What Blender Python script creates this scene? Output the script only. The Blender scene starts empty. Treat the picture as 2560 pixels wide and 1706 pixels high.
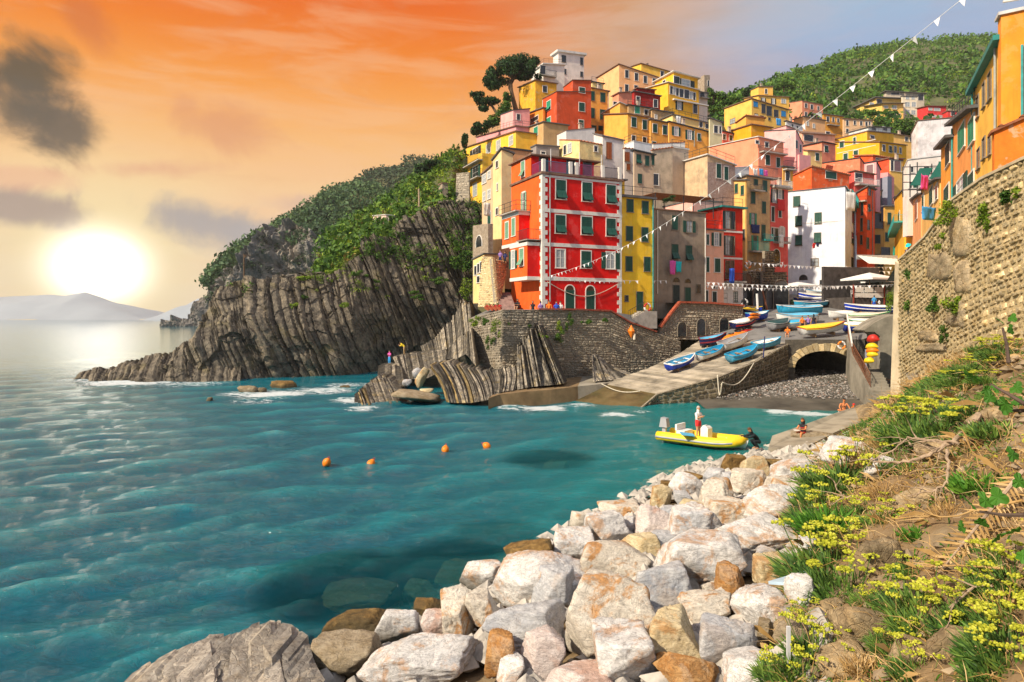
import bpy,bmesh,math,random
import numpy as np
from mathutils import Vector,Matrix,noise as mnoise
random.seed(7);np.random.seed(7)
SC=bpy.context.scene
COL=SC.collection
R=math.radians
F,CX,HY,CZ=1706.67,1280.0,795.0,7.0
# ---------------------------------------------------------------- camera
cam=bpy.data.cameras.new('camera');camo=bpy.data.objects.new('camera',cam);COL.objects.link(camo)
camo.location=(0,0,CZ);camo.rotation_euler=(R(90),0,0)
cam.sensor_width=36;cam.lens=24
cam.shift_y=(HY-853.0)/2560.0
cam.clip_start=0.2;cam.clip_end=20000
SC.camera=camo
SC.render.resolution_x,SC.render.resolution_y=1024,682
# ---------------------------------------------------------------- exposure
SC.view_settings.view_transform='Standard';SC.view_settings.look='None'
SC.view_settings.gamma=1;SC.view_settings.use_curve_mapping=False
EXPOSURE=1.1
SC.view_settings.exposure=EXPOSURE
SC.render.engine='CYCLES'
SC.cycles.max_bounces=6;SC.cycles.diffuse_bounces=3;SC.cycles.glossy_bounces=2
SC.cycles.transmission_bounces=3;SC.cycles.transparent_max_bounces=6;SC.cycles.volume_bounces=0
SC.cycles.caustics_reflective=False;SC.cycles.caustics_refractive=False
SC.cycles.sample_clamp_indirect=6
SC.cycles.use_denoising=True
# ---------------------------------------------------------------- sun lamp
SUN_AZ,SUN_EL=-126.0,36.0
sl=bpy.data.lights.new('sun','SUN');slo=bpy.data.objects.new('sun',sl);COL.objects.link(slo)
sl.energy=3.0;sl.angle=R(1.5);sl.color=(1.0,0.86,0.66)
sd=Vector((math.sin(R(SUN_AZ))*math.cos(R(SUN_EL)),math.cos(R(SUN_AZ))*math.cos(R(SUN_EL)),math.sin(R(SUN_EL))))
slo.rotation_euler=sd.to_track_quat('Z','Y').to_euler()
# ---------------------------------------------------------------- node helper
def lin(c):
    return tuple(((x/255)/12.92 if x/255<=0.04045 else((x/255+0.055)/1.055)**2.4)for x in c)
class NT:
    def __init__(s,tree):
        s.t=tree;s.t.nodes.clear()
    def n(s,typ,**kw):
        nd=s.t.nodes.new(typ)
        for k,v in kw.items():
            if k=='i':
                for a,b in v.items():
                    if isinstance(b,bpy.types.NodeSocket):s.t.links.new(b,nd.inputs[a])
                    else:nd.inputs[a].default_value=b
            else:setattr(nd,k,v)
        return nd
    def m(s,op,a,b=None,c=None,clamp=False):
        nd=s.t.nodes.new('ShaderNodeMath');nd.operation=op;nd.use_clamp=clamp
        for k,v in enumerate((a,b,c)):
            if v is None:continue
            if isinstance(v,bpy.types.NodeSocket):s.t.links.new(v,nd.inputs[k])
            else:nd.inputs[k].default_value=v
        return nd.outputs[0]
    def sstep(s,x,lo,hi,a=0.0,b=1.0):
        nd=s.n('ShaderNodeMapRange',interpolation_type='SMOOTHSTEP',i={0:x,1:lo,2:hi,3:a,4:b})
        return nd.outputs[0]
    def ramp(s,x,stops,lo=0,hi=1):
        nd=s.n('ShaderNodeValToRGB');cr=nd.color_ramp
        while len(cr.elements)<len(stops):cr.elements.new(0.5)
        for e,(p,c)in zip(cr.elements,stops):
            e.position=(p-lo)/(hi-lo);e.color=(c[0],c[1],c[2],1)
        if lo!=0 or hi!=1:x=s.n('ShaderNodeMapRange',i={0:x,1:float(lo),2:float(hi)}).outputs[0]
        s.t.links.new(x,nd.inputs[0]);return nd.outputs[0]
    def mix(s,f,a,b,blend='MIX'):
        nd=s.n('ShaderNodeMix',data_type='RGBA',blend_type=blend)
        for k,v in((0,f),(6,a),(7,b)):
            if isinstance(v,bpy.types.NodeSocket):s.t.links.new(v,nd.inputs[k])
            elif k==0:nd.inputs[0].default_value=v
            else:nd.inputs[k].default_value=(*v[:3],1)
        return nd.outputs[2]
    def noise(s,vec,scale,detail=4,rough=.55,dist=0.0):
        nd=s.n('ShaderNodeTexNoise',i={'Scale':scale,'Detail':detail,'Roughness':rough,'Distortion':dist})
        if vec is not None:s.t.links.new(vec,nd.inputs['Vector'])
        return nd.outputs[0]
    def mapv(s,vec,scale=(1,1,1),loc=(0,0,0),rot=(0,0,0)):
        nd=s.n('ShaderNodeMapping',i={'Scale':scale,'Location':loc,'Rotation':rot});s.t.links.new(vec,nd.inputs[0]);return nd.outputs[0]
    def link(s,a,b):s.t.links.new(a,b)
# ---------------------------------------------------------------- sky
W=bpy.data.worlds.new('World');SC.world=W;W.use_nodes=True
def build_sky():
    N=NT(W.node_tree);m=N.m
    tc=N.n('ShaderNodeTexCoord').outputs['Generated']
    sp=N.n('ShaderNodeSeparateXYZ',i={0:tc})
    x,y,z=sp.outputs
    az=m('MULTIPLY',m('ARCTAN2',x,y),57.2958)
    el=m('MULTIPLY',m('ARCSINE',z),57.2958)
    k=2**(-EXPOSURE)
    def C(*c):
        l=lin(c);return tuple(v*k for v in l)
    left=N.ramp(el,[(-10,C(205,185,178)),(0,C(232,205,188)),(6,C(244,210,176)),(10,C(250,204,150)),(14,C(251,188,116)),(18,C(250,160,66)),(21,C(244,132,26)),(24.5,C(236,104,6)),(32,C(234,146,70)),(48,C(232,196,170)),(90,C(232,226,230))],-10,90)
    right=N.ramp(el,[(-10,C(190,188,194)),(0,C(214,206,206)),(8,C(192,190,206)),(15,C(172,176,206)),(19,C(158,178,212)),(23,C(160,190,216)),(42,C(206,214,232)),(90,C(232,228,234))],-10,90)
    d=m('WRAP',m('ADD',az,31.2),180.0,-180.0)
    ad=m('ABSOLUTE',d)
    n1=N.noise(N.mapv(tc,(1,1,4)),3.0,5)
    f=N.sstep(m('ADD',ad,m('MULTIPLY',m('SUBTRACT',n1,.5),16)),20,62)
    beige=N.ramp(el,[(-10,C(214,196,180)),(6,C(226,200,176)),(14,C(222,182,146)),(20,C(214,160,112)),(25,C(206,156,112)),(45,C(220,200,180)),(90,C(232,227,232))],-10,90)
    col=N.mix(N.sstep(f,0,.52),left,beige);col=N.mix(N.sstep(f,.42,1),col,right)
    n2=N.noise(N.mapv(tc,(1,1,6),rot=(0,.12,.3)),5.0,6,.6,.6)
    n2b=N.sstep(n2,.42,.66)
    col=N.mix(m('MULTIPLY',n2b,.38),col,N.mix(f,C(250,196,146),C(186,186,204)))
    n3=N.noise(N.mapv(tc,(1,1,3),loc=(3,1,2)),7.0,6,.6,1.0)
    col=N.mix(m('MULTIPLY',N.sstep(n3,.52,.74),.22),col,N.mix(f,C(216,150,108),C(166,164,186)))
    el0=m('SUBTRACT',el,3.6)
    dist=m('SQRT',m('ADD',m('MULTIPLY',d,d),m('MULTIPLY',m('MULTIPLY',el0,el0),1.5)))
    halo=m('POWER',N.sstep(dist,17,0),1.5)
    col=N.mix(m('MULTIPLY',halo,.9),col,C(255,238,176))
    core=m('POWER',N.sstep(dist,6.6,0.0),2.6)
    wob=m('MULTIPLY',m('SUBTRACT',N.noise(tc,11.0,6,.62,.6),.5),2.6)
    wob2=m('MULTIPLY',m('SUBTRACT',N.noise(N.mapv(tc,(1,1,1),loc=(5,2,1)),9.0,6,.6,.6),.5),2.2)
    for(ca,ce,sa,se,c,st,tilt)in[(-35.3,16.4,2.5,2.3,(86,76,58),.96,0),(-33.8,13.2,2.9,2.0,(96,86,74),.94,-.35),(-36.0,13.6,2.2,1.9,(96,86,72),.92,0),
                                    (-31.8,20.2,1.8,1.4,(205,110,60),.55,-.6),(-23.0,6.9,6.2,1.7,(166,160,160),.9,-.22),(-19.5,5.8,4.6,1.2,(172,168,170),.8,-.25),
                                    (-36.5,7.4,4.2,1.1,(160,142,136),.85,0),(-22.5,14.4,3.4,1.6,(222,150,110),.6,-.2),(-28,10.9,4.2,.8,(226,160,128),.6,.1),(-14.5,9.2,4.2,.7,(214,176,158),.6,.05),
                                    (-37.5,9.6,4.5,.8,(235,170,140),.5,0),(4,17,9,1.6,(226,160,120),.4,-.2),(14,18,10,1.8,(176,160,160),.35,-.1)]:
        da=m('SUBTRACT',az,ca);de=m('SUBTRACT',m('SUBTRACT',el,ce),m('MULTIPLY',da,tilt))
        r=m('SQRT',m('ADD',m('POWER',m('ABSOLUTE',m('DIVIDE',da,sa)),2.0),m('POWER',m('ABSOLUTE',m('DIVIDE',de,se)),2.0)))
        r=m('ADD',m('ADD',r,wob),m('MULTIPLY',wob2,.6))
        msk=N.sstep(r,1.5,.35,0,st)
        col=N.mix(msk,col,C(*c))
    hot=(1.9,1.75,1.5)
    col=N.mix(core,col,hot)
    bg=N.n('ShaderNodeBackground',i={'Color':col,'Strength':1.0})
    N.link(bg.outputs[0],N.n('ShaderNodeOutputWorld').inputs[0])
build_sky()
try:W.cycles.sampling_method='MANUAL';W.cycles.sample_map_resolution=512
except Exception:pass
# ---------------------------------------------------------------- survey: photograph pixel -> place
def P(px,py,Y):return Vector(((px-CX)/F*Y,Y,CZ-(py-HY)/F*Y))
def G(px,py,z=0.0):
    Y=(CZ-z)*F/(py-HY);return P(px,py,Y)
REG={'1':(1140,80,4.612),'2':(1140,380,3.734),'3':(1540,120,4.525),'4':(1540,420,4.127),'5':(1960,180,3.9217),'6':(1900,440,5.2275),
       '7':(2200,380,2.1778),'8':(2300,0,2.8),'9':(640,380,3.7333),'A':(1140,740,4.2018),'B':(1640,700,4.525),'C':(2060,680,3.734),
       'D':(1620,1000,3.4603),'E':(840,740,5.2275),'H':(2060,620,6.5346),'I':(1780,560,7.127),'J':(1160,590,7.467),'K':(1980,360,8.4036),'0':(0,0,1.0),
       'L':(1240,1100,2.5878),'M':(1900,1000,2.2212),'N':(280,1160,2.2625)}
def rp(reg,x,y):
    a,b,s=REG[reg];return a+x/s,b+y/s
# ---------------------------------------------------------------- objects
def tag(o,label=None,cat=None,group=None,kind=None):
    if label:o['label']=label
    if cat:o['category']=cat
    if group:o['group']=group
    if kind:o['kind']=kind
    return o
def empty(name,loc=(0,0,0),rz=0.0,label=None,cat=None,group=None):
    o=bpy.data.objects.new(name,None);COL.objects.link(o)
    o.location=loc;o.rotation_euler=(0,0,rz);o.empty_display_size=.2
    return tag(o,label,cat,group)
def link(name,me,parent=None,loc=None,rz=0.0):
    o=bpy.data.objects.new(name,me);COL.objects.link(o)
    if parent is not None:o.parent=parent
    if loc is not None:o.location=loc
    if rz:o.rotation_euler=(0,0,rz)
    return o
def copy_tree(o,parent=None):
    c=o.copy();COL.objects.link(c)
    if parent is not None:c.parent=parent;c.matrix_parent_inverse=o.matrix_parent_inverse
    for ch in o.children:copy_tree(ch,c)
    return c
class MB:
    """collects geometry for ONE mesh"""
    def __init__(s):s.v=[];s.f=[];s.mi=[]
    def add(s,vs,fs,mi=0):
        b=len(s.v);s.v+=[tuple(v)for v in vs];s.f+=[tuple(b+i for i in f)for f in fs];s.mi+=[mi]*len(fs);return s
    def box(s,x0,x1,y0,y1,z0,z1,mi=0):
        return s.add([(x0,y0,z0),(x1,y0,z0),(x1,y1,z0),(x0,y1,z0),(x0,y0,z1),(x1,y0,z1),(x1,y1,z1),(x0,y1,z1)],
                     [(0,3,2,1),(4,5,6,7),(0,1,5,4),(1,2,6,5),(2,3,7,6),(3,0,4,7)],mi)
    def hexa(s,p,mi=0):
        return s.add(p,[(0,3,2,1),(4,5,6,7),(0,1,5,4),(1,2,6,5),(2,3,7,6),(3,0,4,7)],mi)
    def bar(s,a,b,w=.05,h=None,mi=0,up=(0,0,1)):
        a,b=Vector(a),Vector(b);h=h or w;d=(b-a)
        if d.length<1e-6:return s
        d.normalize();u=Vector(up)
        if abs(d.dot(u))>.98:u=Vector((1,0,0))
        x=d.cross(u).normalized()*w/2;y=x.cross(d).normalized()*h/2
        return s.hexa([a-x-y,a+x-y,a+x+y,a-x+y,b-x-y,b+x-y,b+x+y,b-x+y],mi)
    def tube(s,pts,r,n=6,mi=0,cap=True):
        pts=[Vector(p)for p in pts];rs=r if isinstance(r,(list,tuple))else[r]*len(pts)
        b=len(s.v);ref=Vector((0.13,.21,.97))
        for i,p in enumerate(pts):
            d=(pts[min(i+1,len(pts)-1)]-pts[max(i-1,0)]).normalized()
            if abs(d.dot(ref))>.97:ref=Vector((1,.1,0)).normalized()
            x=d.cross(ref).normalized();y=x.cross(d)
            for k in range(n):
                a=2*math.pi*k/n;s.v.append(tuple(p+x*math.cos(a)*rs[i]+y*math.sin(a)*rs[i]))
        for i in range(len(pts)-1):
            for k in range(n):
                s.f.append((b+i*n+k,b+i*n+(k+1)%n,b+(i+1)*n+(k+1)%n,b+(i+1)*n+k));s.mi.append(mi)
        if cap:
            s.f.append(tuple(b+k for k in reversed(range(n))));s.mi.append(mi)
            e=b+(len(pts)-1)*n;s.f.append(tuple(e+k for k in range(n)));s.mi.append(mi)
        return s
    def lathe(s,prof,n=12,c=(0,0,0),mi=0):
        b=len(s.v)
        for r,z in prof:
            for k in range(n):
                a=2*math.pi*k/n;s.v.append((c[0]+r*math.cos(a),c[1]+r*math.sin(a),c[2]+z))
        for i in range(len(prof)-1):
            for k in range(n):
                s.f.append((b+i*n+k,b+i*n+(k+1)%n,b+(i+1)*n+(k+1)%n,b+(i+1)*n+k));s.mi.append(mi)
        return s
    def ell(s,c,r,n=8,m_=6,mi=0):
        prof=[(max(1e-3,math.sin(math.pi*i/m_)),-math.cos(math.pi*i/m_))for i in range(m_+1)]
        b=len(s.v);s.lathe(prof,n,(0,0,0),mi)
        for i in range(b,len(s.v)):
            v=s.v[i];s.v[i]=(c[0]+v[0]*r[0],c[1]+v[1]*r[1],c[2]+v[2]*r[2])
        return s
    def mesh(s,name,mats,smooth=False):
        me=bpy.data.meshes.new(name);me.from_pydata(s.v,[],s.f)
        for mt in(mats if isinstance(mats,(list,tuple))else[mats]):me.materials.append(mt)
        if any(s.mi):me.polygons.foreach_set('material_index',s.mi)
        if smooth:me.polygons.foreach_set('use_smooth',[True]*len(s.f))
        me.update();return me
    def build(s,name,mats,parent=None,smooth=False,loc=None,rz=0.0):
        return link(name,s.mesh(name,mats,smooth),parent,loc,rz)
def npmesh(name,V,Fq,mats,smooth=True,mi=None):
    me=bpy.data.meshes.new(name);V=np.asarray(V,dtype=np.float32);Fq=np.asarray(Fq,dtype=np.int32)
    k=Fq.shape[1];n=len(Fq)
    me.vertices.add(len(V));me.vertices.foreach_set('co',V.ravel())
    me.loops.add(n*k);me.loops.foreach_set('vertex_index',Fq.ravel())
    me.polygons.add(n);me.polygons.foreach_set('loop_start',np.arange(0,n*k,k,dtype=np.int32))
    for mt in(mats if isinstance(mats,(list,tuple))else[mats]):me.materials.append(mt)
    if mi is not None:me.polygons.foreach_set('material_index',np.asarray(mi,dtype=np.int32))
    me.polygons.foreach_set('use_smooth',np.full(n,smooth))
    me.update(calc_edges=True);return me
def gridfaces(nr,nc):
    i=np.arange(nr-1)[:,None]*nc+np.arange(nc-1)[None,:]
    return np.stack([i,i+1,i+1+nc,i+nc],-1).reshape(-1,4)
# vectorised value noise
_tab=np.random.RandomState(3).rand(64,64,64).astype(np.float32)
def vnoise(p):
    i=np.floor(p).astype(int);f=p-i;f=f*f*(3-2*f);i&=63;j=(i+1)&63
    x0,y0,z0=i[...,0],i[...,1],i[...,2];x1,y1,z1=j[...,0],j[...,1],j[...,2];fx,fy,fz=f[...,0],f[...,1],f[...,2]
    T=_tab
    c=lambda a,b,t:a+(b-a)*t
    return c(c(c(T[x0,y0,z0],T[x1,y0,z0],fx),c(T[x0,y1,z0],T[x1,y1,z0],fx),fy),c(c(T[x0,y0,z1],T[x1,y0,z1],fx),c(T[x0,y1,z1],T[x1,y1,z1],fx),fy),fz)*2-1
def fbm(p,o=4,g=.5):
    p=np.asarray(p,dtype=np.float64);s=0;a=1
    for k in range(o):s=s+a*vnoise(p*(2**k)+k*17.3);a*=g
    return s
# ---------------------------------------------------------------- materials
_M={}
def mat(name,color,rough=.75,var=.12,scale=1.5,bump=.0,bscale=30,metal=0.0,spec=.3,tint=None,tintf=.0,streak=0.0,objvar=0.0,patch=None,patchf=0.0,patchs=.7):
    """principled paint, plaster or stone with mottling, grain and wear"""
    key=(name,tuple(round(c,3)for c in color))
    if key in _M:return _M[key]
    mt=bpy.data.materials.new(name);mt.use_nodes=True;N=NT(mt.node_tree)
    oc=N.n('ShaderNodeTexCoord').outputs['Object']
    c=color
    n=N.noise(oc,scale,6,.62)
    lo=tuple(max(0,v*(1-var*1.6))for v in color);hi=tuple(min(.92,v*(1+var)+var*.02)for v in color)
    col=N.ramp(n,[(.28,lo),(.5,color),(.72,hi)])
    if tint:col=N.mix(N.m('MULTIPLY',N.sstep(N.noise(oc,scale*.45,5,.65),.5,.68),tintf),col,tint)
    if patch:col=N.mix(N.m('MULTIPLY',N.sstep(N.noise(N.mapv(oc,(1,1,1),loc=(4,7,2)),patchs,7,.7,.4),.56,.62),patchf),col,patch)
    if streak:
        ns=N.noise(N.mapv(oc,(2.2,2.2,.16)),2.0,5,.6)
        col=N.mix(N.m('MULTIPLY',N.sstep(ns,.5,.78),streak),col,tuple(v*.55 for v in color))
    if objvar:
        oi=N.n('ShaderNodeObjectInfo').outputs['Random']
        col=N.mix(1.0,col,N.ramp(oi,[(0,(1-objvar,)*3),(1,(1+objvar*.7,)*3)]),'MULTIPLY')
    b=N.n('ShaderNodeBsdfPrincipled',i={'Base Color':col,'Roughness':rough,'Metallic':metal,'Specular IOR Level':spec})
    if bump:
        bn=N.n('ShaderNodeBump',i={'Strength':bump,'Distance':.05,'Height':N.noise(oc,bscale,5,.6)})
        N.link(bn.outputs[0],b.inputs['Normal'])
    N.link(b.outputs[0],N.n('ShaderNodeOutputMaterial').inputs[0])
    _M[key]=mt;return mt
def paint(name,rgb,**kw):return mat(name,tuple(rgb),**kw)
def S(r,g,b):return lin((r,g,b))
def rockmat(name,dark,mid,light,ochre=None,s=1.0,dirv=None,objvar=.35,bump=.6,ochref=.5):
    if name in _M:return _M[name]
    mt=bpy.data.materials.new(name);mt.use_nodes=True;N=NT(mt.node_tree)
    oc=N.n('ShaderNodeTexCoord').outputs['Object']
    n1=N.noise(oc,.9*s,8,.68,.3);n2=N.noise(N.mapv(oc,(1,1,1),loc=(3,8,1)),3.2*s,8,.7)
    col=N.ramp(N.m('ADD',N.m('MULTIPLY',n1,.5),N.m('MULTIPLY',n2,.5)),[(.34,dark),(.47,mid),(.64,light)])
    if dirv is not None:
        dt=N.n('ShaderNodeVectorMath',operation='DOT_PRODUCT',i={1:dirv});N.link(oc,dt.inputs[0])
        cx=N.n('ShaderNodeCombineXYZ',i={0:N.m('ADD',dt.outputs['Value'],N.m('MULTIPLY',n1,.7))})
        nb=N.noise(cx.outputs[0],1.5*s,3,.8)
        col=N.mix(.75,col,N.ramp(nb,[(.32,(.38,.38,.4)),(.5,(.95,.95,.95)),(.66,(1.7,1.6,1.4))]),'MULTIPLY')
    if ochre:col=N.mix(N.m('MULTIPLY',N.sstep(N.noise(N.mapv(oc,(1,1,1),loc=(9,1,4)),.55*s,6,.7),.52,.68),ochref),col,ochre)
    if objvar:
        oi=N.n('ShaderNodeObjectInfo').outputs['Random']
        col=N.mix(1.0,col,N.ramp(oi,[(0,(1-objvar,)*3),(.5,(1,.97,.93)),(1,(1+objvar,1+objvar*.9,1+objvar*.75))]),'MULTIPLY')
    b=N.n('ShaderNodeBsdfPrincipled',i={'Base Color':col,'Roughness':.85,'Specular IOR Level':.25})
    vo=N.n('ShaderNodeTexVoronoi',feature='DISTANCE_TO_EDGE',i={'Scale':2.2*s});N.link(N.mapv(oc,(1,1,1.6)),vo.inputs['Vector'])
    h=N.m('ADD',N.noise(oc,5*s,9,.7),N.m('MULTIPLY',N.sstep(vo.outputs[0],0,.06),.25))
    bn=N.n('ShaderNodeBump',i={'Strength':bump,'Distance':.15/s,'Height':h});N.link(bn.outputs[0],b.inputs['Normal'])
    N.link(b.outputs[0],N.n('ShaderNodeOutputMaterial').inputs[0])
    _M[name]=mt;return mt
def leafmat(name,dark,mid,light,s=.6,trans=.25):
    if name in _M:return _M[name]
    mt=bpy.data.materials.new(name);mt.use_nodes=True;N=NT(mt.node_tree)
    g=N.n('ShaderNodeNewGeometry')
    n1=N.noise(g.outputs['Position'],s,3,.6)
    r=g.outputs['Random Per Island']
    v=N.m('ADD',N.m('MULTIPLY',n1,.6),N.m('MULTIPLY',r,.4))
    col=N.ramp(v,[(.25,dark),(.5,mid),(.75,light)])
    b=N.n('ShaderNodeBsdfPrincipled',i={'Base Color':col,'Roughness':.6,'Specular IOR Level':.25})
    tr=N.n('ShaderNodeBsdfTranslucent',i={'Color':col})
    mx=N.n('ShaderNodeMixShader',i={0:trans});N.link(b.outputs[0],mx.inputs[1]);N.link(tr.outputs[0],mx.inputs[2])
    N.link(mx.outputs[0],N.n('ShaderNodeOutputMaterial').inputs[0])
    _M[name]=mt;return mt
# ================================================================ sea
def interp(x,xs,ys):return np.interp(x,xs,ys)
def build_water():
    th=np.concatenate([np.linspace(-76,-40,30)[:-1],np.linspace(-40,40,470),np.linspace(40,76,30)[1:]])*math.pi/180
    rr=5.0*(2990/5.0)**(np.linspace(0,1,600))
    RR,TH=np.meshgrid(rr,th,indexing='ij');X=RR*np.sin(TH);Y=RR*np.cos(TH)
    step=RR*(np.log(2990/5.0)/600)
    rs=np.random.RandomState(11);Z=np.zeros_like(X)
    for k in range(80):
        lam=0.4*(5.5/0.4)**rs.rand();a=math.radians(62+rs.randn()*30);kx,ky=math.cos(a)*2*math.pi/lam,-math.sin(a)*2*math.pi/lam
        damp=np.clip((lam/step-2.2)/3,0,1)
        ph=kx*X+ky*Y+rs.rand()*6.28+1.4*np.sin(X*.05+k)+1.1*np.sin(Y*.07+k*2)
        Z+=damp*lam**.75*.0090*(1-np.abs(np.sin(ph/2))*2+.2)
    calm=1/(1+np.exp(-(X-(Y*.10-2))/4.0))
    Z*=1-.72*calm
    Z*=1-.45*np.clip((RR-40)/90,0,1)
    Z=np.clip(Z,-.55,.6)
    mt=bpy.data.materials.new('sea_water');mt.use_nodes=True;N=NT(mt.node_tree);m=N.m
    g=N.n('ShaderNodeNewGeometry');pos=g.outputs['Position'];sp=N.n('ShaderNodeSeparateXYZ',i={0:pos})
    n1=N.noise(N.mapv(pos,(.05,.05,.05)),1.0,5,.6)
    n2=N.noise(N.mapv(pos,(.5,.9,.5),rot=(0,0,.5)),1.0,6,.65,.8)
    inner=N.sstep(m('ADD',m('SUBTRACT',sp.outputs[0],m('MULTIPLY',sp.outputs[1],.16)),m('MULTIPLY',n1,6)),-9,14)
    deep=N.mix(n1,(.0,.085,.15),(.0,.18,.25))
    shal=N.mix(n1,(.0,.185,.17),(.001,.29,.235))
    col=N.mix(inner,deep,shal)
    col=N.mix(m('MULTIPLY',N.sstep(n2,.45,.7),.5),col,(.01,.19,.20))
    crest_light=N.sstep(sp.outputs[2],-.12,.26)
    col=N.mix(m('MULTIPLY',crest_light,.75),N.mix(.30,col,(.0,.02,.04)),(.012,.33,.37))  # light through the crests and dark troughs painted into the water colour
    foam=None
    for(fx,fy,r,st)in FOAM:
        dx=m('SUBTRACT',sp.outputs[0],fx);dy=m('SUBTRACT',sp.outputs[1],fy)
        d=m('SQRT',m('ADD',m('MULTIPLY',dx,dx),m('MULTIPLY',dy,dy)))
        f=N.sstep(d,r,r*.15,0,st);foam=f if foam is None else m('MAXIMUM',foam,f)
    fn=N.noise(N.mapv(pos,(.9,1.6,.9),rot=(0,0,.4)),1.1,7,.7,1.2)
    foam=m('MULTIPLY',N.sstep(m('ADD',m('MULTIPLY',foam,.42),fn),.66,.86),m('GREATER_THAN',foam,0.01))
    foam=m('MULTIPLY',foam,.8)
    col=N.mix(foam,col,(.75,.8,.82))
    bn1=N.n('ShaderNodeBump',i={'Strength':N.sstep(N.n('ShaderNodeVectorMath',operation='LENGTH',i={0:pos}).outputs['Value'],18,130,.85,.08),'Distance':.20,'Height':N.noise(N.mapv(pos,(1.5,3.0,1.5),rot=(0,0,.55)),1.5,8,.7,.8)})
    b=N.n('ShaderNodeBsdfPrincipled',i={'Base Color':col,'Roughness':m('ADD',m('MULTIPLY',foam,.6),.06),'IOR':1.33,'Specular IOR Level':.46,'Normal':bn1.outputs[0]})
    tr=N.n('ShaderNodeBsdfTransparent',i={'Color':(.55,.85,.82,1)})
    shore=None
    for(fx,fy,r,st)in CLEAR:
        dx=m('SUBTRACT',sp.outputs[0],fx);dy=m('SUBTRACT',sp.outputs[1],fy)
        d=m('SQRT',m('ADD',m('MULTIPLY',dx,dx),m('MULTIPLY',dy,dy)))
        f=N.sstep(d,r,r*.5,0,st);shore=f if shore is None else m('MAXIMUM',shore,f)
    mx=N.n('ShaderNodeMixShader',i={0:shore});N.link(b.outputs[0],mx.inputs[1]);N.link(tr.outputs[0],mx.inputs[2])
    N.link(mx.outputs[0],N.n('ShaderNodeOutputMaterial').inputs[0])
    me=npmesh('sea',np.stack([X,Y,Z],-1).reshape(-1,3),gridfaces(*X.shape),mt)
    tag(link('sea',me),kind='structure')
    bm_=mat('sea_bed_silt',(.02,.05,.05),.9,.3,.2)
    b=MB();b.add([(-700,-60,-3.2),(900,-60,-3.2),(900,700,-3.2),(-700,700,-3.2)],[(0,1,2,3)])
    tag(b.build('sea_bed',bm_),kind='structure')
def _c(px,py,r,st):g=G(px,py,0);return(g.x,g.y,r,st)
FOAM=[_c(690,985,5.5,.9),_c(600,985,4.0,.7),_c(800,975,6,.75),_c(870,962,5,.6),_c(900,1000,4.0,.9),_c(905,1020,2.2,.8),_c(330,955,9,.9),_c(220,948,6,.7),_c(470,958,7,.6),
        _c(1360,1020,3.2,.95),_c(1280,1018,2.5,.6),_c(1440,1012,3.0,.7),_c(1545,1036,2.2,.9),_c(1600,1028,1.6,.5),_c(1880,1010,1.8,.9),_c(1950,1028,2.0,1),_c(2020,1034,2.2,1),_c(2060,1036,1.6,.9),_c(640,1000,5,.5)]
CLEAR=[_c(885,1455,3.4,.62),_c(1150,1395,2.8,.58),_c(1375,1145,3.0,.5),_c(1000,1520,1.8,.3),_c(1240,1330,2.0,.3),_c(1850,1100,3.0,.25),_c(800,1600,2.0,.3)]
build_water()
# ================================================================ strata cliffs
DARK,GREY,PALE=(.030,.029,.028),(.11,.102,.092),(.30,.27,.225)
M_cliff=rockmat('cliff_rock',(.035,.031,.026),(.128,.110,.086),(.32,.27,.20),(.22,.18,.07),.55,(.92,.05,.39),0,.9,.45)
M_cliff_far=rockmat('far_cliff_rock',(.09,.085,.08),(.17,.16,.15),(.30,.27,.23),(.26,.17,.10),.08,(.97,.05,.22),0,.6,.5)
def strata_disp(V,phi,amp,thick,seed,brk=3.0):
    """step-wise relief of tilted beds: V (n,3) -> displacement and bed coordinate"""
    n=np.array([math.cos(phi),0.05,math.sin(phi)]);d=np.array([math.sin(phi),0,-math.cos(phi)])
    s=V@n+.35*fbm(V*.12+seed,3);t=V@d
    rs=np.random.RandomState(seed);E=np.cumsum(thick*(.25+1.6*rs.rand(1400)**1.7));s0=s-s.min()
    k=np.searchsorted(E,s0);H=rs.rand(1500)
    j=np.floor(t/brk+H[k]*9+.4*fbm(V*.25+seed+5,2)).astype(int)
    h2=np.modf(np.abs(np.sin(k*12.9898+j*78.233)*43758.5453))[0]
    e0=np.where(k>0,E[np.maximum(k-1,0)],0);edge=np.minimum(s0-e0,E[k]-s0)
    groove=-np.clip(1-edge/.13,0,1)*.35
    return amp*(.62*H[k]+.38*h2*H[(k*7+3)%1400]*1.6+groove),k
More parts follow.
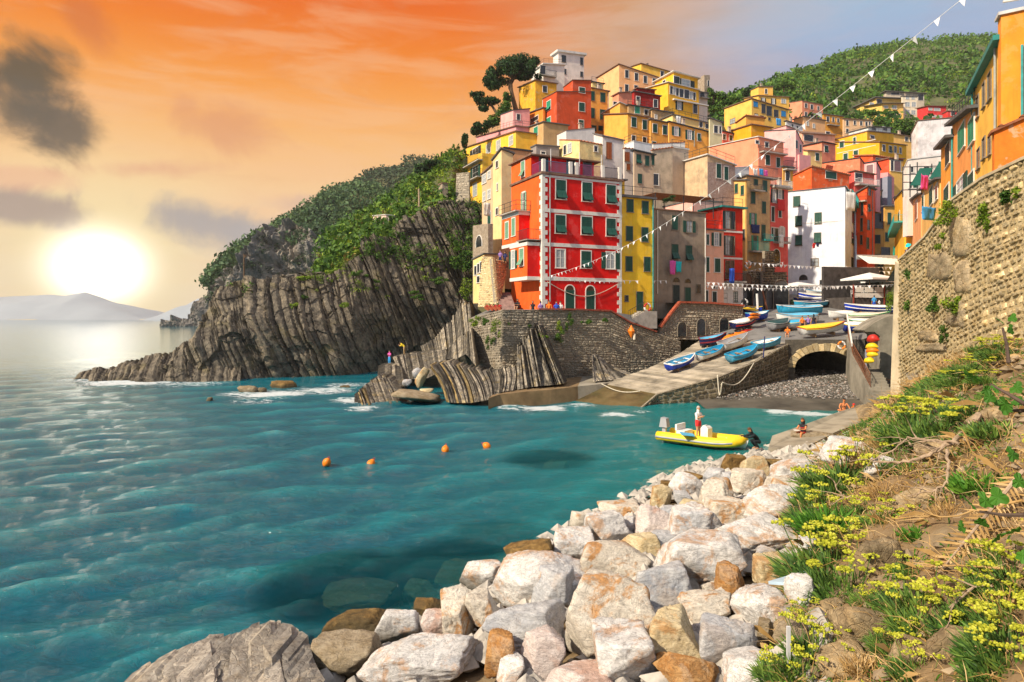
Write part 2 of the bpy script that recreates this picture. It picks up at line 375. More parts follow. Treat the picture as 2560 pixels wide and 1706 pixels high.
def cliff(name,cols,nu,nv,phi,amp,thick,seed,mt,label,cat='cliff',back=18,bulge=1.5,nz=1.0,kind=None,drop=0.6):
    """cols: (base point, top point) pairs left to right"""
    B=np.array([c[0]for c in cols]);T=np.array([c[1]for c in cols]);L=np.concatenate([[0],np.cumsum(np.linalg.norm(np.diff((B+T)/2,axis=0),axis=1))])
    u=np.linspace(0,L[-1],nu);Bi=np.stack([np.interp(u,L,B[:,i])for i in range(3)],-1);Ti=np.stack([np.interp(u,L,T[:,i])for i in range(3)],-1)
    v=np.linspace(0,1,nv)[:,None,None]
    V=Bi[None]*(1-v)+Ti[None]*v
    V[...,1]-=bulge*np.sin(v[...,0]*math.pi)**1.0
    sh=V.shape;Q=V.reshape(-1,3)
    d,_=strata_disp(Q,phi,amp,thick,seed)
    d2,_=strata_disp(Q,phi,amp*1.3,thick*5.5,seed+3,7.0);d=d*(.55+.45*np.clip(.5+fbm(Q*.05+seed*2,3),0,1))+d2
    d+=amp*.22*np.round(1.6*fbm(Q*np.array([.22,.22,.4])+seed,3))
    dn=d+nz*fbm(Q*.16+seed,4)
    w=np.clip(1.15-v*0*1.0,0,1)
    Q=Q.copy();Q[:,1]-=dn;Q[:,0]-=.25*dn;top=np.broadcast_to(v[...,0],sh[:2]).reshape(-1);Q[:,2]+=(.55*dn)*top-.15*np.abs(fbm(Q*.7+3,3))
    V=Q.reshape(sh)
    rows=[V]
    for q in(1,2,3,4,5):
        r_=V[-1:].copy();r_[...,1]+=back*q/5;r_[...,2]-=drop*back*q/5*.3+(.25*np.abs(fbm(r_.reshape(-1,3)*.3+9,3))).reshape(r_.shape[:2]);rows.append(r_)
    V=np.concatenate(rows,0)
    me=npmesh(name,V.reshape(-1,3),gridfaces(V.shape[0],V.shape[1]),mt,smooth=False)
    return tag(link(name,me),label,cat,kind=kind)
def cc(bx,by,tx,ty,Yt,z0=-.6):return(G(bx,by,0)+Vector((0,0,z0)),P(tx,ty,Yt))
CL=[cc(400,948,480,868,80),cc(455,948,503,832,81),cc(505,948,516,800,82),cc(560,947,524,770,83),cc(610,946,533,742,84),cc(645,945,552,722,85),cc(680,944,600,706,86),cc(705,943,668,699,86),cc(735,942,690,688,87),cc(765,941,738,691,88),cc(800,940,778,685,89),cc(835,938,810,690,90),cc(870,936,854,689,91),
      cc(890,934,866,668,92),cc(910,932,905,650,93),cc(930,930,917,615,95),cc(955,928,946,601,96),cc(975,927,984,596,98),cc(995,926,993,580,99),cc(1030,924,1042,556,101),cc(1070,922,1106,525,103),cc(1120,920,1166,520,104),cc(1180,918,1215,522,105),cc(1260,916,1280,524,106)]
cliff('strata_cliff',CL,560,240,R(24),1.15,.62,5,M_cliff,'dark grey cliff of steeply tilted rock layers left of the red house',bulge=2.2)
LOW=[cc(205,948,212,938,80),cc(250,950,252,930,80),cc(300,951,296,926,80),cc(325,953,322,915,80),cc(352,954,350,903,80),cc(380,954,372,894,80),cc(420,954,410,896,80),cc(450,954,452,886,80),cc(480,953,480,868,80.5),cc(510,952,512,856,81),cc(560,951,560,880,81),cc(620,950,620,905,81)]
cliff('rock_reef',LOW,260,40,R(24),.8,.5,8,M_cliff,'low dark reef running out to sea from the cliff foot','rock',back=2.5,bulge=.3,nz=.6,drop=3)
def cf(bx,by,tx,ty,Yt,z0=0):
    t=P(tx,ty,Yt);b=P(bx,HY,Yt-2-.12*max(0,t.z));b.z=-3;return(b,t)
def growth_on(ob,name,n,r0,r1,mt,seed,thr,zmin):
    V=np.empty(len(ob.data.vertices)*3,dtype=np.float32);ob.data.vertices.foreach_get('co',V);V=V.reshape(-1,3);rs=np.random.RandomState(seed);V=V[rs.randint(0,len(V),n*9)]
    k=(fbm(V*np.array([.16,.16,.22])+seed,3)+.35*np.clip((V[:,2]-6)/14,-1,1)>thr)&(V[:,2]>zmin);V=V[k][:n];r=r0+(r1-r0)*rs.rand(len(V))**2;V=V+np.stack([0*r,-.3*r,.3*r],-1)
    q_,f=leafcloud(V,r,26,r*.26,seed);tag(link(name,npmesh(name,q_,f,mt,False)),kind='stuff')
# rock stack and far point behind the cliff
for(nm,cs,lab)in[('sea_stack',[cf(412,815,416,808,560),cf(424,816,428,800,560),cf(446,816,446,800,560),cf(456,816,456,806,560),cf(474,816,470,802,560),cf(496,816,492,800,560),cf(530,816,530,796,560)],'low black rocks out at sea beyond the cliff tip'),
                      ('far_point',[cf(478,800,480,792,640),cf(486,802,492,762,640),cf(498,803,505,750,640),cf(515,803,520,740,640),cf(540,803,540,722,640),cf(600,803,600,715,650)],'brown rocky point just behind the cliff tip')]:
    cliff(nm,cs,70,30,R(20),3,4.0,3,M_cliff_far,lab,'rock',back=30,bulge=2,nz=3)
# ---------------------------------------------------------------- leaf clouds
def leafcloud(centres,radii,nleaf,size,seed=0,shell=.55,zs=.8,flat=0.0):
    """one quad per leaf clump, spread through ellipsoid crowns"""
    rs=np.random.RandomState(seed);C=np.asarray(centres,float);n=len(C);Rr=np.asarray(radii,float)
    if Rr.ndim==1:Rr=np.stack([Rr,Rr,Rr*zs],-1)
    d=rs.randn(n,nleaf,3);d/=np.linalg.norm(d,axis=-1,keepdims=True)
    rad=(shell+(1-shell)*rs.rand(n,nleaf,1)**.6)*(.82+.36*rs.rand(n,nleaf,1))
    p=C[:,None]+d*rad*Rr[:,None]
    nn=d+rs.randn(n,nleaf,3)*.65;nn[...,2]+=flat;nn/=np.linalg.norm(nn,axis=-1,keepdims=True)
    a=np.cross(nn,rs.randn(n,nleaf,3));a/=np.linalg.norm(a,axis=-1,keepdims=True)+1e-9;b=np.cross(nn,a)
    s=(np.asarray(size).reshape(-1,1,1)if np.ndim(size)else size)*(.6+.8*rs.rand(n,nleaf,1))
    q=np.stack([p-a*s,p+b*s*.55,p+a*s,p-b*s*.55],2).reshape(-1,3)
    return q,np.arange(len(q)).reshape(-1,4)
G_dark=leafmat('pine_needles',(.006,.018,.008),(.018,.055,.016),(.05,.12,.025))
G_mid=leafmat('shrub_leaves',(.016,.045,.010),(.06,.145,.018),(.15,.25,.03))
G_brt=leafmat('bright_leaves',(.05,.10,.010),(.16,.27,.02),(.36,.44,.04))
G_hill=leafmat('hill_scrub_leaves',(.016,.05,.012),(.06,.16,.018),(.17,.28,.035),.05)
G_far=leafmat('far_scrub_leaves',(.018,.036,.022),(.038,.078,.035),(.075,.12,.05),.03)
M_bark=mat('tree_bark',(.12,.075,.045),.9,.35,3,.6,20)
M_soil=mat('terrace_soil',(.10,.10,.045),.95,.35,.15,.5,2,tint=(.05,.09,.02),tintf=.7)
def hillgrid(name,rows,nu,nv,amp,fs,mt,seed=1,smooth=True):
    """rows: polylines front to back, each a list of Vectors"""
    A=[]
    for r in rows:
        a=np.array(r);L=np.concatenate([[0],np.cumsum(np.linalg.norm(np.diff(a,axis=0),axis=1))]);u=np.linspace(0,L[-1],nu)
        A.append(np.stack([np.interp(u,L,a[:,i])for i in range(3)],-1))
    A=np.array(A);t=np.linspace(0,len(rows)-1,nv);i=np.minimum(t.astype(int),len(rows)-2);f=(t-i)[:,None,None]
    V=A[i]*(1-f)+A[i+1]*f
    q=V.reshape(-1,3);q=q+np.stack([0*q[:,0],0*q[:,0],amp*fbm(q*fs+seed,4)],-1);V=q.reshape(V.shape)
    o=link(name,npmesh(name,q,gridfaces(nv,nu),mt,smooth));tag(o,kind='structure');return V
def scrub(name,V,n,rmin,rmax,nleaf,size,mt,seed,keep=None,lift=.35):
    rs=np.random.RandomState(seed);nv,nu=V.shape[:2]
    i=rs.randint(0,nv-1,n*3);j=rs.randint(0,nu-1,n*3);fi,fj=rs.rand(n*3,1),rs.rand(n*3,1)
    p=V[i,j]*(1-fi)*(1-fj)+V[i+1,j]*fi*(1-fj)+V[i,j+1]*(1-fi)*fj+V[i+1,j+1]*fi*fj
    if keep is not None:p=p[keep(p)]
    p=p[:n];r=rmin+(rmax-rmin)*rs.rand(len(p))**2
    p=p+np.stack([0*r,0*r,r*lift],-1)
    q,f=leafcloud(p,np.stack([r*1.25,r*1.25,r*.85],-1),nleaf,r*size,seed)
    return tag(link(name,npmesh(name,q,f,mt,False)),kind='stuff')
# headland beyond the cliff: bare rock wall below, scrub above
HL=[cf(520,800,560,700,300,-6),cf(560,800,632,680,290,-6),cf(632,800,634,640,290,-6),cf(700,800,690,590,300,-6),cf(770,800,745,572,300,-6),cf(830,800,800,600,290,-6),cf(870,800,840,650,280,-6),cf(950,800,950,640,270,-6),cf(1100,800,1100,600,270,-6)]
cliff('headland_cliff',HL,160,70,R(8),5.5,5.0,13,M_cliff_far,'pale grey sea cliff below the green headland',back=8,bulge=3,nz=4,drop=1)
V=hillgrid('headland',[[P(515,722,305),P(560,690,300),P(640,640,292),P(700,590,296),P(800,606,285),P(900,660,270),P(1060,660,250),P(1250,600,250)],
                           [P(519,716,315),P(560,668,312),P(650,600,310),P(720,560,310),P(810,560,305),P(920,580,290),P(1060,580,280),P(1250,560,270)],
                           [P(528,708,330),P(600,640,330),P(660,590,330),P(730,545,330),P(820,520,330),P(920,510,320),P(1040,530,310),P(1250,530,300)],
                           [P(540,700,350),P(640,618,350),P(700,572,350),P(790,500,360),P(830,475,370),P(900,464,370),P(975,500,360),P(1250,500,340)],
                           [P(540,720,400),P(640,640,420),P(700,600,430),P(790,540,440),P(830,520,450),P(900,500,450),P(975,520,440),P(1250,520,420)]],120,60,3.0,.03,M_soil,2)
scrub('headland_scrub',V,3400,1.4,5.0,40,.23,leafmat('headland_scrub_leaves',(.022,.05,.03),(.06,.13,.05),(.14,.21,.075),.05),4,lambda p:fbm(p*.02+8,3)>-.62)  # lighter, bluer leaf colour stands in for haze over the headland
V=hillgrid('rear_ridge',[[P(860,560,520),P(950,520,500),P(1060,520,480),P(1260,500,470)],[P(890,470,560),P(960,452,560),P(1060,440,540),P(1260,440,520)],
                            [P(905,447,600),P(950,432,600),P(1013,424,600),P(1020,410,600),P(1060,408,600),P(1100,414,600),P(1260,420,580)],[P(905,500,700),P(1020,470,700),P(1260,460,700)]],70,36,3,.02,M_soil,3)
scrub('ridge_scrub',V,900,3,6,30,.28,G_far,5)
# hill behind the village (right)
V=hillgrid('village_hill',[[P(1650,420,170),P(1900,330,190),P(2100,330,200),P(2300,330,210),P(2700,340,220)],
                              [P(1650,330,200),P(1900,276,230),P(2080,300,245),P(2300,318,245),P(2480,318,245),P(2700,300,250)],
                              [P(1650,300,240),P(1860,262,270),P(2000,222,290),P(2200,206,300),P(2420,180,330),P(2700,170,330)],
                              [P(1650,300,280),P(1850,262,300),P(1950,215,330),P(2040,178,370),P(2200,140,420),P(2420,120,430),P(2700,100,430)],
                              [P(1650,310,330),P(1850,268,360),P(1960,208,390),P(2050,166,420),P(2150,130,480),P(2280,106,520),P(2420,94,540),P(2560,84,540),P(2700,70,540)],
                              [P(1650,340,420),P(1960,260,480),P(2280,180,640),P(2700,160,700)]],130,70,2.5,.03,M_soil,4)
novilla=lambda p:~((p[:,1]>212)&(p[:,1]<268)&(p[:,0]>.497*p[:,1])&(p[:,0]<.72*p[:,1]))
scrub('village_hill_scrub',V,3400,1.2,5.0,40,.23,G_hill,6,lambda p:(fbm(p*.025+2,3)>-.6)&novilla(p))
scrub('village_hill_light_scrub',V,900,1.0,3.0,40,.24,G_brt,16,lambda p:novilla(p))
# the air: pale summer haze over the gulf
def build_haze():
    b=MB();b.box(-3050,3050,-110,3050,-4.5,250);mt=bpy.data.materials.new('haze_air');mt.use_nodes=True;N=NT(mt.node_tree)
    v=N.n('ShaderNodeVolumePrincipled',i={'Color':(.97,.90,.84,1),'Density':HAZE,'Anisotropy':.0});N.link(v.outputs[0],N.n('ShaderNodeOutputMaterial').inputs['Volume'])
    tag(b.build('haze',mt),kind='stuff')
HAZE=.00012
build_haze()
# faint mountains across the gulf
M_mtn=mat('mountain_haze_slopes',(.30,.35,.40),.95,.15,.002)  # pale blue of distance haze painted into the slope colour
for nm,pts,Yd in[('distant_mountains',[(470,795),(500,770),(540,690),(560,690),(640,660),(800,650)],1500),('distant_mountains',[(330,796),(360,770),(400,742),(440,735),(480,722),(520,708),(560,700),(640,690),(800,680)],1900),('distant_mountains',[(-260,745),(-120,738),(0,732),(60,735),(110,728),(150,742),(200,755),(260,770),(310,790),(330,796)],2400)]:
    rows=[]
    for q,kf in((0,.0),(.35,.62),(.75,1.0),(1.2,.8)):
        rows.append([Vector(((x-CX)/F*Yd,Yd+q*300,max(-3,(CZ-(y-HY)/F*Yd+5)*kf-4)))for x,y in pts])
    hillgrid(nm,rows,80,26,8,.006,M_mtn,5)
growth_on(bpy.data.objects['strata_cliff'],'cliff_grass',520,.18,.75,G_mid,31,.42,9.5)
growth_on(bpy.data.objects['strata_cliff'],'cliff_dry_grass',260,.15,.5,G_brt,32,.52,6.0)
growth_on(bpy.data.objects['headland_cliff'],'headland_cliff_scrub',420,.8,2.4,G_far,33,.35,8.0)
# ---------------------------------------------------------------- terraced gardens above the cliff
V=hillgrid('garden_slope',[[P(800,690,91),P(868,664,93),P(918,618,96),P(985,600,99),P(1045,560,102),P(1106,530,104),P(1210,526,106),P(1300,530,106)],
                              [P(806,668,100),P(870,630,102),P(925,590,104),P(985,575,106),P(1045,540,108),P(1106,505,110),P(1160,530,112),P(1210,540,112),P(1300,540,112)],
                              [P(818,610,116),P(880,570,120),P(960,530,122),P(1020,505,122),P(1070,470,122),P(1130,446,122),P(1162,520,122),P(1210,540,122),P(1300,540,124)],
                              [P(860,580,136),P(940,530,140),P(1000,480,142),P(1050,440,142),P(1095,408,140),P(1140,370,140),P(1170,430,142),P(1300,430,146)],
                              [P(880,610,150),P(960,560,152),P(1020,500,152),P(1060,455,152),P(1120,415,152),P(1150,375,152),P(1170,440,160),P(1320,440,170)]],110,60,.5,.12,M_soil,6)
patchy=lambda p:fbm(p*.09+3,3)>-.25
scrub('garden_shrubs',V,800,.5,2.0,46,.24,G_mid,7,patchy)
scrub('garden_bushes_light',V,900,.4,1.3,46,.24,G_brt,8)
scrub('garden_dry_bushes',V,260,.4,1.1,40,.24,leafmat('dry_bush_leaves',(.10,.08,.02),(.25,.19,.05),(.42,.34,.10)),9)
# ================================================================ houses
M_frame=mat('white_window_surround',(.72,.68,.62),.7,.1,4)
M_pane=mat('dark_glass_and_hollow_shade',(.02,.025,.03),.12,.2,3,spec=.6)  # also fills arches and open loggias, in place of the shade inside
M_paleglass=mat('curtained_window_glass',(.34,.38,.40),.2,.3,3,spec=.5)
SHC={'g':(.008,.065,.045),'G':(.02,.26,.15),'B':(.02,.24,.55),'b':(.34,.085,.02),'k':(.012,.03,.03),'l':(.16,.34,.22),'w':(.55,.55,.5),'p':(.22,.12,.13)}
SHN={'g':'dark_green_shutter_paint','G':'bright_green_shutter_paint','B':'blue_shutter_paint','b':'rust_brown_shutter_paint','k':'near_black_shutter_paint','l':'pale_green_shutter_paint','w':'white_shutter_paint','p':'mauve_shutter_paint'}
def shm(k):return mat(SHN[k],SHC[k],.55,.15,3,spec=.35)
M_roof={'grey':mat('slate_roof',(.12,.115,.115),.85,.3,1.2,.4,8),'tile':mat('terracotta_roof',(.36,.13,.06),.85,.35,2,.5,9),'dark':mat('dark_slate_roof',(.045,.05,.055),.8,.3,1.5,.4,8),
          'white':mat('pale_roof_render',(.62,.60,.57),.8,.2,.8,.2,8),'brown':mat('brown_roof_edge',(.20,.115,.08),.85,.3,2,.3,8),'teal':mat('teal_eave_paint',(.02,.22,.21),.5,.2,2)}
M_iron=mat('iron_railing',(.05,.055,.06),.55,.2,5,metal=.3)
M_whiterail=mat('white_railing',(.72,.72,.72),.5,.1,5)
M_slab=mat('balcony_concrete',(.40,.37,.33),.85,.25,1.5,.2,12)
M_pipe=mat('grey_downpipe',(.30,.33,.33),.5,.2,3)
M_teal=mat('teal_downpipe',(.03,.30,.29),.5,.2,3)
M_chim=mat('chimney_render',(.48,.38,.30),.9,.3,2,.3,12)
def wallmat(col,kind=''):
    r,g,b_=col;w=max(0,min(1,(g-b_)/max(.01,g)*1.6-.35))*max(0,min(1,(g/r-.35)*3));c=(r*.98,g*(1-.17*w),b_*(1-.05*w));nm='painted_plaster'
    if kind=='stone':return rockmat('house_rubble_stone',(.13,.10,.075),(.32,.25,.18),(.50,.42,.33),None,2.6,None,0,.8)
    if kind=='pinkstone':return rockmat('pink_rubble_stone',(.17,.105,.085),(.36,.25,.21),(.50,.40,.35),None,3.0,None,0,.8)
    if kind=='worn':return mat('worn_'+nm,c,.85,.22,.9,.25,9,streak=.75,tint=(.16,.14,.12),tintf=.55,patch=(.30,.27,.23),patchf=.35)
    if kind=='peel':return mat('peeling_'+nm,c,.85,.2,.9,.25,9,streak=.5,patch=(.55,.42,.28),patchf=.65,patchs=.9)
    return mat(nm,c,.85,.15,.55,.2,10,streak=.5,tint=tuple(v*.66 for v in c),tintf=.5,patch=tuple(min(.8,v*.9+.09)for v in c),patchf=.4,patchs=.6)
_WM={}
def q(v):return max(.1,round(v*10)/10)
def win_meshes(st,sh,w,h,fr):
    """(base mesh, [(name, mesh, x, y, z)]) standing on z=0, centred on x=0, facing -y"""
    key=(st,sh,w,h,fr)
    if key in _WM:return _WM[key]
    fw=.10 if fr else .05;b=MB();kids=[];sm=shm(sh);hw=w/2
    d0,d1=-.055,.03
    if st in 'Aa':
        rz=h-hw
        n=8;arc=[(-hw*math.cos(math.pi*i/n),rz+hw*math.sin(math.pi*i/n))for i in range(n+1)]
        pts=[(-hw,0)]+arc+[(hw,0)]
        out=[(-hw-fw,0)]+[(x*(1+fw/hw),rz+(z-rz)*(1+fw/hw))for x,z in arc]+[(hw+fw,0)]
        k=len(pts)
        b.add([(x,d0,z)for x,z in out]+[(x,d0,z)for x,z in pts]+[(x,d1,z)for x,z in out]+[(x,-.006,z)for x,z in pts],
              [(i,i+1,k+i+1,k+i)for i in range(k-1)]+[(2*k+i+1,2*k+i,i,i+1)[::-1]for i in range(k-1)]+[(k+i,k+i+1,3*k+i+1,3*k+i)for i in range(k-1)],0)
        b.add([(x,-.006,z)for x,z in pts],[tuple(range(k))],1)
        if st=='A':
            m=MB();
            for i in range(4):m.box(-hw+.03+i*(w-.06)/4+.008,-hw+.03+(i+1)*(w-.06)/4-.008,-.045,-.012,.02,rz-.08,0)
            m.box(-hw,hw,-.05,-.01,rz-.07,rz+.02)
            kids.append(('door',m.mesh('door_leaf',[sm]),0,0,0))
    else:
        bot=0.0
        b.box(-hw-fw,hw+fw,d0,d1,h,h+fw*1.1,0);b.box(-hw-fw,-hw,d0,d1,bot,h,0);b.box(hw,hw+fw,d0,d1,bot,h,0)
        if st not in 'Df':b.box(-hw-fw-.04,hw+fw+.04,d0-.05,d1,-.07,0,0)
        pm=2 if st in 'ow' else 1
        b.add([(-hw,-.006,0),(hw,-.006,0),(hw,-.006,h),(-hw,-.006,h)],[(0,1,2,3)],pm)
        if st in 'owf':
            for x in(-hw+.03,0,hw-.03):b.box(x-.03,x+.03,-.03,-.008,0,h,0)
            for z in(.03,h*.55,h-.03):b.box(-hw,hw,-.031,-.009,z-.025,z+.025,0)
        def leaf(wd,hh,z0=0):
            m=MB();e=.05
            m.box(0,wd,-.030,0,z0,z0+hh)
            m.box(0,e,-.048,-.0302,z0,z0+hh);m.box(wd-e,wd,-.048,-.0302,z0,z0+hh)
            m.box(e,wd-e,-.048,-.0302,z0+hh-e,z0+hh);m.box(e,wd-e,-.048,-.0302,z0,z0+e)
            nl=max(3,int(hh/.22))
            for i in range(nl):
                z=z0+e+(hh-2*e)*(i+.5)/nl;m.hexa([(e,-.042,z-.04),(wd-e,-.042,z-.04),(wd-e,-.031,z-.02),(e,-.031,z-.02),(e,-.042,z-.01),(wd-e,-.042,z-.01),(wd-e,-.031,z+.04),(e,-.031,z+.04)])
            return m
        def both(m,x,y=-.012,z=0,nm='shutter'):kids.append((nm,m.mesh('shutter_leaf',[sm]),x,y,z))
        if st=='s':
            both(leaf(hw-.005,h-.02,.01),-hw);both(leaf(hw-.005,h-.02,.01),.005)
        elif st=='o':
            both(leaf(hw,h),-w-fw-.02,-.02);both(leaf(hw,h),hw+fw+.02,-.02)
        elif st=='t':
            hh=h*.46;
            for x in(-hw,.005):
                both(leaf(hw-.005,h-hh-.02,hh),x)
                m=MB();wd=hw-.02;o_=-.5*hh
                m.hexa([(0,o_-.04,.10),(wd,o_-.04,.10),(wd,o_,.06),(0,o_,.06),(0,-.06,hh),(wd,-.06,hh),(wd,-.02,hh),(0,-.02,hh)])
                kids.append(('shutter_flap',m.mesh('shutter_flap',[sm]),x+.01,0,0))
        elif st=='D':
            m=MB();nb=4
            for i in range(nb):m.box(-hw+i*w/nb+.006,-hw+(i+1)*w/nb-.006,-.04,-.012,.02,h-.02)
            m.box(-hw+.02,hw-.02,-.05,-.041,h*.5,h*.5+.08)
            kids.append(('door',m.mesh('door_leaf',[sm]),0,0,0))
        elif st=='f':
            both(leaf(hw*.8,h),-hw-hw*.8-.02,-.02);both(leaf(hw*.8,h),hw+.02,-.02)
    fm=M_frame if fr else mat('plain_window_reveal',(.22,.185,.145),.8,.2,3)
    r=(b.mesh('window_base',[fm,M_pane,M_paleglass]),kids);_WM[key]=r;return r
HOUSES=[]
class House:pass
def face_pt(hs,face,px,py):
    kx=(px-CX)/F;ca,sa=math.cos(hs.a),math.sin(hs.a);Cx,Cy=hs.C.x,hs.C.y
    if face=='R':Y=(-Cx*sa+Cy*ca)/(-kx*sa+ca);X=kx*Y;s=(X-Cx)*ca+(Y-Cy)*sa
    else:Y=(Cx*ca+Cy*sa)/(kx*ca+sa);X=kx*Y;s=-(X-Cx)*sa+(Y-Cy)*ca
    return s,CZ-(py-HY)/F*Y-hs.base
def rail_geo(m,a,b,h,mi=0,posts=None,bars=True,r=.018,gap=.16):
    a,b=Vector(a),Vector(b);L=(b-a).length;up=Vector((0,0,h))
    m.bar(a+up,b+up,.045,.04,mi);m.bar(a+Vector((0,0,.08)),b+Vector((0,0,.08)),.03,.03,mi)
    n=max(1,int(L/gap))if bars else max(1,int(L/1.3))
    for i in range(n+1):
        p=a+(b-a)*i/n;m.bar(p,p+up,r*(1 if bars else 1.8),None,mi,(1,.2,0))
    if not bars:m.bar(a+up*.55,b+up*.55,.03,.03,mi)
def house(label,reg,cx,Y,xl,xr,yt,yb,col,L='',Rw='',ws=(45,75),yl=None,yr=None,a=25.0,roof='grey',sh='g',fr=True,over=.28,wk='',D=None,Wd=None,bal=(),down=5.0,pipes=(),chim=0,rails='',cat='house',name='house',rt=.16,bands=(),par=0.0,terrain=True):
    hs=House();hs.a=R(a);ca,sa=math.cos(hs.a),math.sin(hs.a)
    X2=lambda x:rp(reg,x,0)[0];Y2=lambda y:rp(reg,0,y)[1]
    px=X2(cx);C=P(px,Y2(yt),Y);hs.C=C;zc=C.z
    hs.base=P(px,Y2(yb),Y).z-down
    def ext(x,dx,dy):kx=(X2(x)-CX)/F;return(kx*C.y-C.x)/(dx-kx*dy)
    hs.W=ext(xr,ca,sa)if xr is not None else(Wd or 7.0)
    hs.D=ext(xl,-sa,ca)if xl is not None else(D or 8.0)
    if Wd and xr is not None and Wd<0:pass
    zl=zr=zc
    if yl is not None:zl=CZ-(Y2(yl)-HY)/F*(C.y+hs.D*ca)
    if yr is not None:zr=CZ-(Y2(yr)-HY)/F*(C.y+hs.W*sa)
    root=empty(name,(C.x,C.y,hs.base),hs.a,label,cat,'houses of the village on the hillside');hs.root=root;hs.reg=reg
    b=hs.base;W_,D_=hs.W,hs.D;zlb,zrb,zcb=zl-b,zr-b,zc-b;zd=zlb+zrb-zcb;hs.top=(zcb,zrb,zd,zlb)
    m=MB();m.add([(0,0,0),(W_,0,0),(W_,D_,0),(0,D_,0),(0,0,zcb),(W_,0,zrb),(W_,D_,zd),(0,D_,zlb)],[(0,1,5,4),(1,2,6,5),(2,3,7,6),(3,0,4,7)]+([]if roof else[(4,5,6,7)]))
    m.build('wall',wallmat(col,wk),root)
    def top(x,y):return zcb+(zrb-zcb)*x/W_+(zlb-zcb)*y/D_
    if roof:
        m=MB();o=over;c4=[(-o,-o),(W_+o,-o),(W_+o,D_+o),(-o,D_+o)]
        m.hexa([(x,y,top(x,y))for x,y in c4]+[(x,y,top(x,y)+rt)for x,y in c4])
        if roof=='tile' and W_<30:
            n=int(W_/.45)
            for i in range(n):
                x=-o+(i+.5)*(W_+2*o)/n;m.add([(x-.12,-o-.03,top(x,-o)+rt),(x,-o-.03,top(x,-o)+rt+.1),(x+.12,-o-.03,top(x,-o)+rt),(x-.12,D_+o,top(x,D_)+rt),(x,D_+o,top(x,D_)+rt+.1),(x+.12,D_+o,top(x,D_)+rt)],[(0,1,4,3),(1,2,5,4),(0,2,1)])
        m.build('roof',M_roof[roof],root)
    if par:
        m=MB();t=.2
        for(x0,x1,y0,y1)in((0,W_,0,t),(0,t,t+.003,D_)):
            m.hexa([(x0,y0,top(x0,y0)+rt+.002),(x1,y0,top(x1,y0)+rt+.002),(x1,y1,top(x1,y1)+rt+.002),(x0,y1,top(x0,y1)+rt+.002),(x0,y0,top(x0,y0)+rt+par),(x1,y0,top(x1,y0)+rt+par),(x1,y1,top(x1,y1)+rt+par),(x0,y1,top(x0,y1)+rt+par)])
        m.build('parapet',wallmat(col,wk),root)
    if rails:
        m=MB();z=rt+.003
        rail_geo(m,(0,0,top(0,0)+z),(W_,0,top(W_,0)+z),1.0,bars=False);rail_geo(m,(0,0,top(0,0)+z),(0,D_,top(0,D_)+z),1.0,bars=False)
        m.build('railing',M_whiterail if rails=='w' else M_iron,root)
    for face,spec in(('L',L),('R',Rw)):
        for it in spec.split():
            st=it[0];k=sh;j=1
            if it[1]in SHC and not it[1].isdigit():k=it[1];j=2
            pr=it[j:].split(',');x,y=float(pr[0]),float(pr[1]);w,h=ws
            if len(pr)>2:w,h=(float(t)for t in pr[2].split('x'))
            s0,z0=face_pt(hs,face,X2(x-w/2),Y2(y+h/2));s1,z1=face_pt(hs,face,X2(x+w/2),Y2(y-h/2))
            sm_,_=face_pt(hs,face,X2(x),Y2(y));_,za=face_pt(hs,face,X2(x),Y2(y+h/2));_,zb_=face_pt(hs,face,X2(x),Y2(y-h/2))
            ww,hh=q(min(3.2,abs(s1-s0))),q(min(4,zb_-za))
            if ww<.3:ww=.4
            base,kids=win_meshes(st,k,ww,hh,fr)
            loc=(sm_,-.004,za)if face=='R' else(-.004,sm_,za);rz=0 if face=='R' else R(-90)
            o=link('doorway' if st in 'DA' else 'window',base,root,loc,rz)
            for nm,me,kx,ky,kz in kids:link(nm,me,o,(kx,ky,kz))
    def fpt(face,s,o,z):return(s,-o,z)if face=='R' else(-o,s,z)
    for bl in bal:
        face,x0,x1,ys,yr_,out=bl[:6];rm=M_whiterail if len(bl)>6 and bl[6]=='w' else M_teal if len(bl)>6 and bl[6]=='t' else M_iron
        s0,zs=face_pt(hs,face,X2(x0),Y2(ys));s1,zs1=face_pt(hs,face,X2(x1),Y2(ys));_,zt=face_pt(hs,face,X2((x0+x1)/2),Y2(yr_));zs=(zs+zs1)/2
        s0,s1=min(s0,s1),max(s0,s1);hr=max(.6,min(1.3,zt-zs))
        m=MB();p=[fpt(face,s,o,z)for z in(zs-.18,zs)for s,o in((s0,-.02),(s1,-.02),(s1,out),(s0,out))]
        m.hexa(p if face=='L' else[p[i]for i in(3,2,1,0,7,6,5,4)])
        bo=m.build('balcony',M_teal if len(bl)>7 else M_slab,root)
        m=MB()
        for A,B_ in(((s0+.03,out-.04),(s1-.03,out-.04)),((s0+.03,.02),(s0+.03,out-.04)),((s1-.03,.02),(s1-.03,out-.04))):
            rail_geo(m,fpt(face,A[0],A[1],zs),fpt(face,B_[0],B_[1],zs),hr)
        m.build('railing',rm,bo)
    for(face,x,y0,y1,*cm)in pipes:
        s,z1=face_pt(hs,face,X2(x),Y2(y0));_,z0=face_pt(hs,face,X2(x),Y2(y1))
        m=MB();m.tube([fpt(face,s,.09,z1),fpt(face,s,.09,z0)],.06,8);m.build('downpipe',M_teal if cm and cm[0]=='t' else M_frame if cm and cm[0]=='w' else M_pipe,root)
